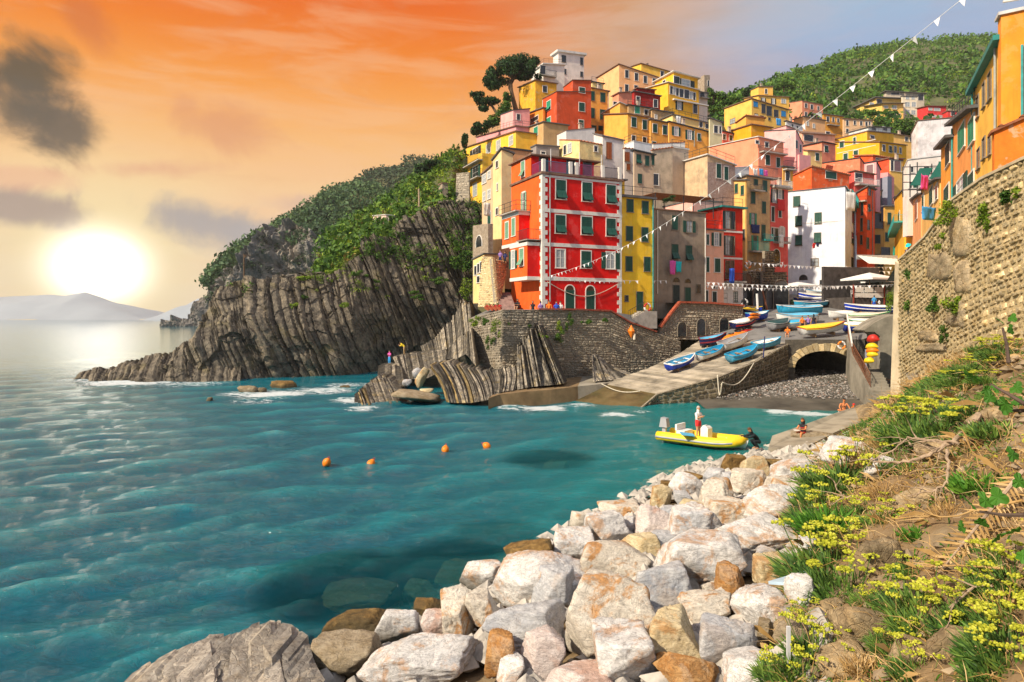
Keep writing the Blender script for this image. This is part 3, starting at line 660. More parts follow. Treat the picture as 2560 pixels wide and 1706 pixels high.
    for(face,x0,x1,y,th,out)in bands:
        s0,z0=face_pt(hs,face,X2(x0),Y2(y));s1,_=face_pt(hs,face,X2(x1),Y2(y));s0,s1=min(s0,s1),max(s0,s1)
        m=MB();p=[fpt(face,s,o,z)for z in(z0-th/2,z0+th/2)for s,o in((s0,-.01),(s1,-.01),(s1,out),(s0,out))];m.hexa(p if face=='L' else[p[i]for i in(3,2,1,0,7,6,5,4)])
        m.build('band',M_frame,root)
    rs=random.Random(len(HOUSES)*3+1)
    if not chim and terrain and roof in('grey','brown','tile','dark')and len(HOUSES)%3==1 and W_>3:chim=1
    for i in range(chim):
        m=MB();x=W_*(.25+.5*rs.random());y=D_*(.3+.4*rs.random());z=top(x,y)+rt-.03
        m.box(x-.25,x+.25,y-.2,y+.2,z,z+.9);m.box(x-.33,x+.33,y-.28,y+.28,z+1.05,z+1.13);
        for dx in(-.2,.2):m.box(x+dx-.05,x+dx+.05,y-.15,y+.15,z+.9,z+1.05)
        m.build('chimney',M_chim,root)
    if terrain:HOUSES.append((C.x,C.y,P(px,Y2(yb),Y).z-1.0,hs.W,hs.D,hs.a))
    return hs
def h_pt(hs,face,reg,x,y,out=0.0):
    """world point on a facade"""
    px,py=rp(reg,x,y);s,z=face_pt(hs,face,px,py);ca,sa=math.cos(hs.a),math.sin(hs.a)
    lx,ly=(s,-out)if face=='R' else(-out,s)
    return Vector((hs.C.x+lx*ca-ly*sa,hs.C.y+lx*sa+ly*ca,hs.base+z))
c_or=S(236,112,44);c_yl=S(250,208,80);c_py=S(246,224,140);c_mu=S(236,176,50);c_sal=S(240,150,116);c_pk=S(242,172,168);c_pe=S(244,186,128);c_wh=S(232,228,224);c_bg=S(206,180,140);c_rd=S(160,26,24);c_od=S(206,78,38);c_tan=S(200,168,112);c_oy=S(244,178,78)
# ---- top of the hill
H_tower=house('white modern tower house with rounded roof, highest on the hill beside the umbrella pine','1',1180,158,1120,1475,235,640,S(226,214,206),'','dk1243,312,48x80 dk1448,340,30x85 dk1250,458,38x60 dk1448,490,30x60',(40,70),roof='white',over=.5,rt=.5,fr=False,yr=275)
house('low white wing with curved balcony in front of the white tower','1',1010,152,870,1250,375,600,S(228,216,206),'','dg1002,440,60x105',(40,70),roof='white',over=.35,rt=.25,bal=[('R',965,1140,515,455,1.0)],rails='i',yr=385)
house('ochre gable house with blank stained wall beside the pine trunk','1',915,140,725,1160,560,900,c_mu,'','d1025,660,50x75',(45,75),yl=645,yr=600,roof='brown',wk='peel')
H_peach=house('long peach house with slate eaves below the skyline','1',1880,150,1625,2330,378,700,c_pe,'','dk1970,487,40x90 dk2080,520,40x90 dk2182,550,38x85 dk2285,570,40x60 dk1968,650,40x85 dk2075,650,38x60',(40,80),yl=535,yr=530,a=22,roof='brown')
house('small yellow top-floor block behind the long peach house','3',285,160,180,620,180,420,c_yl,'','dk522,297,36x60',(40,60),yl=215,yr=275,roof='brown',a=22,chim=1)
H_big=house('big golden yellow house of several floors with a glazed top floor','3',590,140,330,935,392,800,S(250,196,50),'dk545,385,28x35','dk628,480,36x90 w660,490,30x80 dk695,500,36x90 dk738,512,50x95 dk800,525,52x100 w850,540,36x80 dk885,552,28x85 ok715,650,36x100 dk895,690,46x105',(45,80),yl=465,yr=480,roof='white',rt=.12,a=28,over=.35,bands=[('R',640,1030,585,.25,.5)])
house('set-back golden top storey with wide glazed window','3',652,144,440,925,275,480,S(250,192,50),'','dk685,365,60x80 o790,400,95x80',(40,60),yl=390,yr=350,roof='white',over=.5,a=28,sh='k')
house('narrow pale block with small balconies at the right of the big golden house','3',940,150,930,1035,500,800,S(226,206,190),'','dk975,535,50x50',(40,50),roof='grey',bal=[('R',945,1030,570,525,.8)])
house('dark red house with slate eaves in front of the big golden house','3',205,130,180,500,495,720,c_rd,'','dk250,592,42x75 dk447,632,42x85',(42,80),yr=550,roof='grey',a=24)
house('dark red roof room set back above the dark red house','3',240,136,205,440,460,560,S(150,22,22),'','',yr=480,roof='brown',a=24)
house('small orange and pink terrace house left of the dark red house','3',30,133,-40,205,512,720,c_sal,'','dk-10,640,40x50',(40,50),roof='brown',yr=500)
# ---- orange tower group
H_tow=house('tall orange-red tower house with three small white-framed windows','1',1160,124,1000,1558,690,1330,c_od,'tG1070,850,46x105 tG1070,1042,46x105 tG1070,1240,46x105','s1453,675,62x62 s1450,868,66x100 s1443,1060,54x90',(46,100),yl=775,yr=690,roof='brown',over=.12,rt=.1,pipes=[('L',1004,790,1330,'w')])
house('upper right block of the orange-red tower house','1',1345,126.5,1240,1558,558,760,c_od,'','',yr=562,yl=640,roof='brown',over=.15,rt=.1)
house('amber yellow house with dark shutters tucked behind the orange-red tower','1',1560,134,1545,1760,650,1200,c_oy,'','s1577,740,42x105 s1692,757,56x105 s1577,937,42x110 s1690,955,60x110 s1590,1110,50x60 s1668,1112,50x50',(50,100),yr=690,roof='brown',fr=False,pipes=[('R',1752,690,1130)])
house('narrow green-doored yellow stair house right of the orange-red tower','1',1570,140,1560,1700,580,720,c_py,'','sG1648,635,45x60',(40,60),roof='dark',rails='i')
house('orange veranda house with open timber roof left of the orange-red tower','1',1005,127,790,1030,880,1150,S(240,140,50),'d905,1010,110x50','',(40,60),yl=960,roof='grey',Wd=3)
H_tanlong=house('long tan house with two bright green shuttered windows below the veranda','1',1008,120.5,692,None,1042,1400,c_tan,'sG922,1147,46x105 sG762,1212,48x100','',(46,100),yl=1155,roof='grey',Wd=5)
H_yrow=house('yellow terrace house with white casement windows and railed balcony','1',690,121,118,None,1150,1530,S(250,204,66),'w635,1255,46x110 w490,1308,48x110 w375,1348,52x110 f225,1412,80x140','',(46,100),yl=1335,roof='brown',Wd=5,bal=[('L',120,330,1490,1410,1.0)],sh='k')
house('pink house with terrace above the yellow balcony house','1',660,128,515,850,905,1150,c_pk,'','d720,985,36x65',(40,65),yl=958,yr=890,roof='dark',over=.12)
house('pink terrace parapet building with yellow posts at the left end of the row','1',690,124.5,235,None,1090,1300,S(240,160,160),'','',yl=1215,roof='brown',Wd=4,rails='i')
house('tall yellow end house above the cliff with two railed balconies','2',245,119,108,None,10,520,S(250,202,62),'w178,355,38x120 f182,200,50x130 d175,490,18x50','',(40,100),yl=40,roof=None,Wd=5,bal=[('L',105,245,262,190,1.0),('L',105,250,110,40,.9)],down=3)
house('yellow corner house with dark roof awning below the tan house','2',425,80,345,530,-20,880,S(246,214,150),'d385,120,22x60 d388,330,10x60 d384,560,22x60','',(30,60),yl=80,yr=20,roof='grey',over=.2)
house('narrow ochre house with laundry at its windows above the stone arch','2',352,84,243,None,120,900,c_bg,'w265,255,36x80 w312,215,26x70 w265,420,24x80 w310,400,28x80 sg312,620,28x110','',(30,80),yl=215,roof='brown',Wd=4,over=.2)
# ---- middle tier
house('orange house with tall green shutters and white frames on its left half','1',1980,122,1695,2260,945,1380,c_oy,'','s2050,1043,52x110 s2175,1072,48x110 d2048,1235,44x80 d2175,1270,44x110',(50,110),yl=955,yr=1000,roof='brown',pipes=[('R',2248,1000,1310)])
house('yellow gabled side house with a long sloping roof below the pink terrace','1',1890,128,1695,2010,820,1000,c_oy,'','',yl=945,yr=870,roof='white',rt=.12)
house('terrace house with green door and railings below the dark red house','3',140,126,130,410,650,800,c_tan,'','sG240,705,55x80 d340,730,40x60',(40,60),yr=690,roof='dark',rails='i')
house('pale apricot house with two dark green shutters in the middle of the row','3',390,121,380,630,812,1150,c_oy,'','s440,912,48x95 s552,932,48x100 s430,1080,40x40',(48,95),yr=862,roof='grey')
house('small beige roof house with one little window above the apricot house','3',405,127,395,640,700,860,c_tan,'','w450,780,24x45',(24,45),yr=740,roof='grey')
H_amber=house('amber house with pale open-shuttered windows in the middle of the row','3',600,118,590,1065,840,1180,c_oy,'','o680,948,44x95 o832,988,40x100 t938,1015,34x80 d760,860,1x1',(44,95),yr=960,roof='dark',pipes=[('R',882,900,1120)])
house('terrace wall house with clothes line above the amber house','3',640,124,520,1060,760,900,c_py,'','d960,870,36x60 d1030,885,40x55 w690,795,30x50',(36,60),yr=860,roof='grey',rails='i')
house('pale green flat-fronted house at the end of the amber row','3',1060,121,1050,1200,800,1110,S(214,208,160),'','dk1130,925,46x80 dk1180,930,26x80',(40,80),yr=850,roof='grey',rails='i')
house('small red-shuttered coral house above the salmon roof','3',1205,128,1195,1355,945,1090,S(232,110,90),'','dk1225,1010,34x60 dk1300,1020,36x60',(34,60),yr=985,roof='dark')
H_sal=house('large salmon pink house with long blank side wall and balcony','3',1610,108,1055,1895,1008,1400,c_sal,'','dk1597,1067,36x38 dk1705,1098,40x55 s1715,1272,44x110 s1833,1298,40x115',(44,110),yl=1125,yr=1075,roof='white',rt=.12,bal=[('R',1622,1900,1195,1135,.9)],over=.2,a=27)
house('mustard yellow cube house behind the salmon roof','3',1530,125,1240,None,870,1060,S(232,168,30),'','',yl=960,roof='brown',Wd=5)
house('ochre low house with orange roof below the twin yellow houses','3',1470,140,1360,1680,772,900,c_oy,'','d1590,765,1x1',yl=850,yr=800,roof='tile',a=20)
house('yellow house with blue shutters and an open loggia','3',1535,158,1225,1950,578,880,S(248,206,96),'wB1320,830,60x55','sB1578,638,50x60 d1585,762,36x36 dk1668,690,46x100 dk1732,715,60x105 dk1810,745,50x80 sB1893,748,50x60 d1650,785,40x36 d1735,805,26x30',(50,60),yl=690,yr=705,roof='brown',a=24,fr=False)
house('tall yellow house with a roof room behind the blue-shuttered house','3',1610,172,1450,1958,540,760,S(250,206,92),'','ok1665,593,22x45 ok1780,605,24x60 wk1895,605,50x45',(40,55),yl=575,yr=560,roof='brown',a=16)
house('square yellow roof room of the tall yellow house against the green hill','3',1612,174,1525,1775,440,570,S(250,204,90),'','dk1697,492,22x55',(22,55),yl=480,yr=440,roof='grey',a=12,over=.2)
house('brick orange house with small black windows below the green hill','5',178,195,52,382,285,480,c_sal,'','d215,332,22x40 d272,345,26x45 d335,358,18x36 d215,418,22x45 d270,438,26x60 d335,440,18x44',(22,42),yl=305,yr=325,roof='brown',over=.12,a=24,bal=[('R',250,345,415,390,.8)])
house('low peach gabled house under the brick orange house','5',190,178,95,405,440,560,c_pe,'','w232,510,18x40 w292,532,18x40',(18,40),yl=470,yr=480,roof='grey',a=24)
house('white house with grey roof left of the peach gabled house','3',1925,150,1915,2115,830,960,c_wh,'','d1995,880,20x30 d2050,900,20x30',(20,30),yr=885,roof='grey')
house('orange yellow house with terrace next to the brick orange house','5',385,190,378,582,415,560,S(238,168,60),'','d430,465,26x50 d482,470,20x46 d530,475,20x40',(22,46),yr=440,roof='grey',bal=[('R',415,530,525,495,.8)],a=20)
house('long cream peach house with four dark windows under the trees','5',582,185,575,868,460,620,S(246,200,150),'','d620,502,22x54 d693,500,22x40 d755,505,20x40 d808,510,22x40 d838,508,16x36 d620,580,26x40',(22,44),yr=478,roof='brown',a=14)
house('white flat-roofed house with laundry terrace behind the mustard house','5',825,165,635,1045,545,640,c_wh,'','d880,560,40x30 d990,560,40x36',(40,40),yl=595,yr=550,roof='grey',a=30)
# villas on the hill
H_villa=house('pale yellow villa with stepped grey roofs high on the green hill','5',960,240,785,1170,310,460,S(246,214,110),'','wk1000,345,36x26 wk1082,348,44x34 d1072,425,60x50 d1130,430,24x40 d925,420,30x40',(40,34),yl=340,roof='grey',a=10,over=.9,yr=310)
house('upper yellow wing of the hill villa under a long grey roof','5',900,248,690,1165,258,360,S(244,212,108),'','dk935,295,50x50 wk860,318,40x30',(40,34),yl=355,yr=270,roof='grey',a=12,over=1.0,rt=.3)
house('white two-storey wing at the right of the hill villa','5',1160,244,1150,1305,240,450,S(234,218,190),'','wk1210,255,34x28 wk1265,256,34x28 wk1210,320,46x44 wk1272,320,40x44 wk1210,395,46x44 wk1268,400,40x40',(40,40),roof='grey',a=6,rails='i')
house('flat grey roof storey on top of the hill villa','5',1000,252,975,1375,195,300,S(196,180,160),'','d1340,250,50x60 d1090,215,160x24',(40,30),yr=215,roof='grey',a=4,over=.8)
house('crimson house with white windows right of the hill villa','5',1410,235,1305,1590,335,480,S(214,56,58),'','w1435,365,34x24 w1500,370,60x26 w1435,436,34x22 w1530,440,36x22 w1475,436,30x20',(34,24),yl=360,yr=338,roof='brown',a=8,over=.5)
house('small crimson annex beside the crimson house','5',1605,232,1560,1700,385,470,S(206,54,50),'','d1655,405,36x50',(30,30),yl=410,roof='brown',a=6,over=.3)
# ---- lower middle
H_must=house('mustard house with washed stripes and green shutters','5',935,132,500,1200,690,900,S(240,180,36),'s567,712,40x62 s693,676,26x62 s605,832,44x64 s705,800,44x60','dk978,747,28x62 tk1042,760,26x66 dk1090,765,24x62 dk1140,773,22x60',(30,62),yl=690,yr=722,roof='brown',a=33,over=.2,bands=[('L',520,900,745,.12,.01),('L',520,900,800,.1,.01)],wk='')
house('upper mustard block with terrace railing behind the mustard house','5',815,140,500,1075,585,720,S(244,186,48),'d560,715,1x1','d865,640,40x28 ',(30,60),yl=665,yr=610,roof='brown',a=33,over=.15,rails='i')
house('yellow back house with small windows above the mustard terrace','5',1060,150,940,1270,610,720,S(246,200,110),'','d1200,660,30x40 d1245,665,24x40',(30,40),yl=620,yr=640,roof='brown',a=20)
H_pk=house('light pink house with sloping white-edged side wall','3',2035,112,1680,2112,930,1330,c_pk,'','dk2042,1095,24x90 dk2086,1140,20x90',(24,90),yl=950,yr=1085,roof='dark',rt=.1,over=.1,a=40)
house('light pink block behind the light pink house','3',1925,118,1680,2050,882,1100,c_pk,'','',yl=950,yr=930,roof='brown',over=.1,rt=.1)
house('salmon house with a satellite dish and roof terrace','5',370,124,185,505,690,900,c_sal,'','tg413,757,34x66',(34,66),yl=730,yr=715,roof='dark',a=30)
house('pale salmon gable behind the satellite dish','5',180,140,150,500,600,740,S(240,180,150),'','d240,650,90x60 d430,600,40x24',(40,40),yl=590,yr=620,roof='brown')
house('small cream house with one tall green shutter below the salmon house','5',232,117,190,372,775,960,c_py,'','s325,836,34x72',(34,72),yl=770,yr=782,roof='brown',over=.2)
house('pink cubic house left of the small cream house','5',150,112,20,262,812,960,c_pk,'','',yl=830,yr=822,roof=None,a=30)
H_or2=house('bright orange house with weathered gable behind the white house','5',270,106,70,640,935,1180,S(240,100,46),'','s460,1016,104x66',(60,80),yl=1030,yr=1020,roof='tile',wk='peel',over=.2,a=26)
house('coral orange house with dark roof edge behind the bright orange house','5',745,116,350,785,850,1060,S(240,130,96),'','',yl=905,yr=900,roof='dark',wk='peel',over=.12,a=32)
house('pink house with a mauve shuttered window','5',905,115,785,945,885,1080,S(240,160,160),'sp842,957,64x84','',(40,60),yl=905,yr=960,roof='dark',a=38,over=.15)
house('orange tiled house with green awning above the pink house','5',870,124,690,1045,822,980,S(236,90,40),'','d945,860,90x16',(40,60),yl=825,yr=850,roof='tile',a=26)
house('red house with a yellow loggia right of the orange tiled house','5',1030,120,905,1168,850,1060,S(222,84,50),'','dk1052,920,30x100',(40,60),roof='brown',yr=858,a=22)
house('yellow loggia bay with shuttered door above the pink wall','5',1040,119,1035,1165,862,990,S(240,200,100),'','dk1060,920,30x100 sp1110,925,60x100',(40,60),roof='dark',a=22,over=.1)
house('pink house with a grey blank wall panel behind the alley','5',1020,117,805,1080,985,1320,S(240,150,150),'','',yl=1010,yr=1040,roof=None,a=36)
house('grey blank party wall against the pink house','5',1015,115.5,850,None,1022,1170,S(140,142,158),'','',yl=1068,roof=None,a=36,Wd=1.5)
house('narrow pink house at the top of the alley','5',1068,125,1060,1160,1000,1300,S(236,140,140),'','d1100,1150,20x30',(20,40),roof='brown',bal=[('R',1065,1150,1108,1050,.7)])
house('crimson rose house with white railing balcony beside the alley','5',690,110.5,640,885,975,1300,S(224,90,80),'','d730,1035,70x80 ',(50,70),roof='brown',yr=1010,bal=[('R',690,890,1115,1060,1.0,'w')],a=24)
H_alo=house('deep orange alley house with narrow dark shutters','6',1398,106,1265,1500,150,1120,S(230,86,34),'dk1336,430,26x170 dk1328,640,26x165 dk1325,835,24x120','tk1425,420,26x90 dk1416,640,28x130 dk1408,882,28x140 dk1430,200,30x110',(26,120),yl=225,yr=190,roof='grey',fr=False,a=40,pipes=[('R',1465,200,1060)],bal=[('L',1270,1400,330,230,.7)])
H_aly=house('ochre yellow house at the back of the alley','6',1475,116,1465,1650,205,1180,S(222,176,92),'','sg1540,362,80x190 d1548,590,120x190 sk1526,825,84x110 d1520,1055,80x50',(80,150),roof='grey',yr=190,fr=False,a=12,over=.3)
house('orange gable slice above the ochre alley house','6',1650,118,1640,1735,150,380,S(238,124,40),'','',yr=290,roof='brown',a=12,over=.1,bal=[('R',1640,1735,380,300,.8)])
house('yellow and white narrow house with a grey cornice at the right of the alley','6',1625,112,1615,1830,400,1180,S(236,190,90),'','sg1688,560,40x150 sg1658,800,40x110 dk1640,1010,110x140',(40,120),roof='grey',a=12,fr=False)
# ---- harbour front
H_white=house('big white house with green shutters facing the slipway','6',1112,98,335,1272,142,1560,S(228,230,240),'s480,336,84x130 t505,590,84x136 s760,556,92x140 t505,846,88x130 t752,815,92x130 w715,1130,100x100 d822,1390,80x56 d830,1505,90x46 d990,1500,80x50 a567,1330,100x70','dk1216,550,26x140 dk1210,820,28x140 dk1205,1180,66x220',(80,130),yl=215,yr=430,a=58,roof='grey',over=.12,rt=.12,fr=False,bands=[('L',455,1080,628,.08,.05)],pipes=[('R',1262,450,1500,'t')])
house('white top-floor loggia with hanging sheet on the white house','6',1120,99,965,1285,150,330,S(214,200,190),'dk1065,260,80x100','dk1200,230,70x50',(60,80),roof='white',a=58,yl=165,over=.15,terrain=False,bal=[('R',1120,1290,410,300,.9,'t','t')])
H_gap=house('tan and yellow tower house with green shutters and washing lines','4',1345,92,1210,1590,85,1000,S(198,170,116),'s1243,215,30x90 s1305,232,28x95 dk1318,700,8x100','s1413,305,46x130 oG1412,530,34x120 fG1432,778,40x160 s1442,150,36x60 s1535,190,42x110 s1525,410,40x120 s1520,665,40x150 sg1400,975,1x1',(42,120),yl=125,yr=125,roof='grey',a=28,bal=[('R',1365,1530,862,770,.9,'t'),('R',1500,1590,745,690,.7,'t','t'),('R',1380,1500,235,180,.7)],fr=False,wk='worn')
house('narrow yellow house face left of the tan tower house','4',1335,90.5,1208,1352,130,1030,S(240,200,110),'s1243,215,30x90 s1305,232,28x95 dk1318,690,10x110','',(30,90),yl=130,roof='grey',a=28,fr=False)
house('narrow coral pink house with red washing between tan tower and white house','4',1592,97,1585,1775,185,1010,S(224,90,84),'','ok1632,290,30x140 ok1690,275,34x90 sk1617,480,28x150 sk1690,468,30x90 sk1617,660,28x90 dk1650,690,50x140 ow1712,660,24x100 a1655,930,70x180',(30,100),yr=200,roof='grey',a=30,bal=[('R',1620,1755,770,720,.8,'t'),('R',1600,1780,205,140,.8,'w')])
house('yellow small house with balcony above the coral pink house','4',1722,103,1715,1825,-10,220,S(236,184,80),'','dk1770,85,40x100',(40,80),roof='grey',bal=[('R',1722,1830,20,-60,.8)])
house('white box house with laundry balcony above the tan tower house','4',1225,93,1205,1372,0,160,S(226,222,220),'','',roof='white',over=.1,rt=.1,yr=-10,bal=[('R',1370,1620,105,10,1.0)],a=26)
H_stone=house('tall stone house with beige plaster side wall and green shutters','3',1035,90,620,1345,1215,1760,c_bg,'t655,1448,52x120','s1160,1395,48x160 s1245,1422,44x150',(48,150),yl=1335,yr=1330,roof='white',over=.25,rt=.14,a=28,wk='worn',rails='i')
_st=MB();_st.box(0,H_stone.W,-.035,-.003,0,H_stone.top[1]-.05);_st.build('stone_facing',wallmat(c_bg,'pinkstone'),H_stone.root)
for _i in range(2):pass
house('beige grey plaster house with dark balcony door left of the stone house','3',640,93,625,820,1130,1600,S(200,180,156),'','',roof='white',over=.1,yl=1140,rails='i',a=28)
house('grey beige house wall with dark balcony doorway above the pergola','3',410,91,400,640,1160,1640,S(196,178,152),'','dk448,1490,60x130',(50,100),yr=1130,roof='tile',over=.1,rt=.08,wk='worn',a=24)
house('beige house with draped awning and green shutters','3',205,87,195,425,1165,1640,S(198,176,146),'','t255,1258,50x110 s350,1280,46x115 s416,1272,30x110 s268,1482,44x105',(46,110),yr=1215,roof='dark',a=24,fr=False)
house('white house with rust brown shutters','1',1690,90,1590,1935,1205,1560,S(230,220,214),'','sb1762,1370,62x195',(50,120),yl=1180,yr=1255,roof='grey',over=.15,fr=False,pipes=[('R',1925,1260,1500)])
house('narrow white house with red tiled edge and brown shutter','1',1940,88.5,1930,2045,1345,1600,S(228,216,208),'','sb1972,1440,52x110 sb1985,1560,40x70',(40,90),yr=1355,roof='tile',over=.1,rt=.08,fr=False)
house('white terrace block with blue rail below the orange house','1',2050,98,1940,2260,1260,1420,S(214,214,216),'','',yr=1300,roof='white',over=.05,rt=.08,rails='i')
house('whitewashed roof terrace house right of the apricot house','3',420,100,410,780,1090,1180,S(226,222,218),'','',yr=1070,roof='tile',over=.05,rt=.08,a=20)
house('pale cream house with worn wall and blue shutter below the white terrace','1',1425,86,1190,1690,1260,1480,S(244,224,150),'d1258,1362,30x110 wB1312,1342,40x110','d1612,1352,34x60',(34,80),yl=1250,yr=1310,roof='tile',over=.05,rt=.1,wk='worn',a=28)
house('white rendered terrace house under the orange-red tower','1',1270,100,1165,1600,1140,1330,S(222,212,206),'','',yl=1190,yr=1110,roof='brown',over=.05,rt=.1)
house('grey shed-roofed house behind the red house parapet','1',925,88,865,1190,1310,1470,S(150,140,136),'','d1005,1395,50x30',(40,40),yl=1340,yr=1330,roof='grey',over=.1)
house('tan low building with dark roof left of the red house parapet','1',560,84,525,870,1345,1600,S(214,160,110),'','',yr=1385,roof='dark',over=.15,rt=.2)
house('ruined brown stone tower with a brick chimney on the skyline','3',1000,168,920,1062,305,520,S(190,150,110),'','a1045,400,22x70',(20,40),yl=350,yr=310,roof=None,wk='stone',cat='tower',name='stone_tower')
# ================================================================ the red corner house
c_red=S(222,14,10);c_red_sunlit=S(240,100,34)  # second colour is the same red paint with warm sunlight mixed in
red=house('bright red corner house with white quoins and green shutters on the harbour promenade','2',806,67,520,1545,205,1465,c_red,'','t978,355,90x175 t1222,375,90x175 t1447,398,86x172 t974,676,92x170 t1219,690,92x168 t1446,705,86x165 wb974,998,86x170 t1213,1005,86x160 o1442,1018,74x150 A1062,1356,78x228 A1253,1362,78x222',
            (90,170),roof='brown',over=.18,rt=.22,a=25,sh='g',down=1.2,bands=[('R',812,1548,543,.36,.07),('R',812,1548,862,.36,.07),('R',812,1548,1182,.36,.08),('R',812,1548,222,.22,.05)],pipes=[('R',874,215,1400)],terrain=False,D=10)
def red_extras():
    hs=red;root=hs.root;ca,sa=math.cos(hs.a),math.sin(hs.a);mo=wallmat(c_red_sunlit);mr=wallmat(c_red)
    zL=lambda y,x=800:face_pt(hs,'L',*rp('2',x,y))[1]
    tL=lambda x:face_pt(hs,'L',rp('2',x,0)[0],700)[0]
    top=hs.top[0]
    m=MB();m.box(-.03,-.003,0.0,hs.D,0,top-.01);m.build('sunlit_side_panel',mo,root)  # thin added sheet, carries the painted sunlight on the left wall
    def wfor(t0,x):
        kx=(rp('2',x,0)[0]-CX)/F;X0,Y0=hs.C.x-t0*sa,hs.C.y+t0*ca
        return(X0-kx*Y0)/(ca-kx*sa)
    def tfor(w,x):
        kx=(rp('2',x,0)[0]-CX)/F;X0,Y0=hs.C.x-w*ca,hs.C.y-w*sa
        return(kx*Y0-X0)/(-sa-kx*ca)
    def bay(t0,xn,xf,z0,z1,wins,nm='bay'):
        w=wfor(t0,xn);t1=tfor(w,xf);m=MB()
        m.box(-w,-.031,t0,t1,z0,z1,0);b=m.build(nm,mr,root)
        m=MB();m.box(-w-.03,-w-.003,t0,t1,z0,z1);m.build('sunlit_bay_panel',mo,b)
        for z in(z0,z1):m=MB();m.box(-w-.09,-.03,t0-.09,t1+.06,z-.17,z+.17);m.build('band',M_frame,b)
        for(st,k,x,ya,yb_,ww)in wins:
            t=tfor(w,x);kx=(rp('2',x,0)[0]-CX)/F;Yp=hs.C.y+t*ca-w*sa;za=CZ-(rp('2',0,yb_)[1]-HY)/F*Yp-hs.base;zb=CZ-(rp('2',0,ya)[1]-HY)/F*Yp-hs.base
            base,kids=win_meshes(st,k,ww,q(zb-za),True);o=link('window',base,root,(-w-.034,t,za),R(-90))
            for n2,me,x2,y2,z2 in kids:link(n2,me,o,(x2,y2,z2))
        return w,t1
    z545,z860,z1180=zL(545),zL(858),zL(1180)
    bay(.45,668,510,z1180,z860-.02,[('o','g',538,930,1090,.8),('t','l',617,905,1065,.9)])
    tB=tL(690)
    wB,t1=bay(tB,588,436,z860+.2,z545,[('s','l',480,660,810,.8),('s','l',541,625,785,.8)])
    m=MB();m.box(-wB-.4,-.03,.1,tB-.1,z860+.34,z860+.4);bo=m.build('balcony',M_slab,root)
    m=MB();rail_geo(m,(-wB-.35,.15,z860+.4),(-wB-.35,tB-.15,z860+.4),1.0);rail_geo(m,(-wB-.35,.15,z860+.4),(-.05,.15,z860+.4),1.0);m.build('railing',M_iron,bo)
    m=MB();m.box(-wB-.5,-.03,tL(700),t1,z545+.17,z545+.27);bo=m.build('balcony',M_slab,root)
    m=MB();rail_geo(m,(-wB-.45,tL(700),z545+.27),(-wB-.45,t1,z545+.27),1.0,bars=False);rail_geo(m,(-wB-.45,tL(700),z545+.27),(-.05,tL(700),z545+.27),1.0,bars=False);m.build('railing',M_iron,bo)
    for(st,k,x,ya,yb_,w,dz)in(('f','l',637,380,560,.7,0),('t','l',630,95,235,.8,0)):
        t=tL(x);za,zb=zL(yb_,x),zL(ya,x);base,kids=win_meshes(st,k,w,q(zb-za),True);o=link('window',base,root,(-.035,t,za),R(-90))
        for n2,me,x2,y2,z2 in kids:link(n2,me,o,(x2,y2,z2))
    tp=tL(703);zt=zL(40,700);m=MB();xw=hs.W*.80
    m.box(0,xw,tp,hs.D-.01,top+.2,zt,0);pr=m.build('roof_room',mr,root)
    m=MB();m.box(-.03,-.003,tp,hs.D,top-.0,zt);m.build('sunlit_side_panel',mo,pr)
    m=MB();m.box(-.3,xw+.6,tp-.5,hs.D+.3,zt,zt+.14);m.build('roof',M_roof['brown'],pr)
    for xx in(1.4,4.6,6.6):
        base,kids=win_meshes('d','g',1.0,2.2,False);link('doorway',base,pr,(xx,tp-.004,top+.25))
    qm={}
    def quoin(w,d,h):
        if(w,d)not in qm:
            b=MB();b.box(-.05,w,-.05,-.001,0,h);b.box(-.05,-.001,-.0009,d,0,h);qm[(w,d)]=b.mesh('quoin_block',[M_frame])
        return qm[(w,d)]
    n=34;h=top/n
    for i in range(n):
        a_=.55 if i%2==0 else .28
        link('quoin',quoin(a_,.83-a_,h-.004),root,(-.0,0,i*h))
    qs=MB();
    for i in range(n):
        a_=.55 if i%2==0 else .28
        if a_ not in qm:b=MB();b.box(0,a_,-.05,-.001,0,h-.004);qm[a_]=b.mesh('quoin_block',[M_frame])
        link('quoin',qm[a_],root,(hs.W-a_,0,i*h))
    zt2=top+.225;piers=[0.15,3.2,3.9,7.0,hs.W-.2]
    for x in piers:
        m=MB();m.box(x-.16,x+.16,-.1,.22,zt2,zt2+1.25);m.build('terrace_pier',M_frame,root)
    mb_=mat('blue_railing_paint',(.03,.20,.36),.5);mv=mat('mauve_railing_paint',(.35,.08,.22),.5)
    for(x0,x1,mm)in((.3,3.05,mb_),(4.05,6.85,mv),(7.15,hs.W-.35,M_iron)):
        m=MB();rail_geo(m,(x0,.05,zt2),(x1,.05,zt2),1.1,gap=.13);m.build('terrace_railing',mm,root)
    m=MB();rail_geo(m,(.05,.3,zt2),(.05,tp-.1,zt2),1.1,gap=.13);m.build('terrace_railing',mv,root)
    for x in(1.1,4.4,7.0):
        m=MB();m.bar((x,.3,zt2),(x,.3,zt2+2.4),.05);m.build('awning_post',M_whiterail,root)
red_extras()
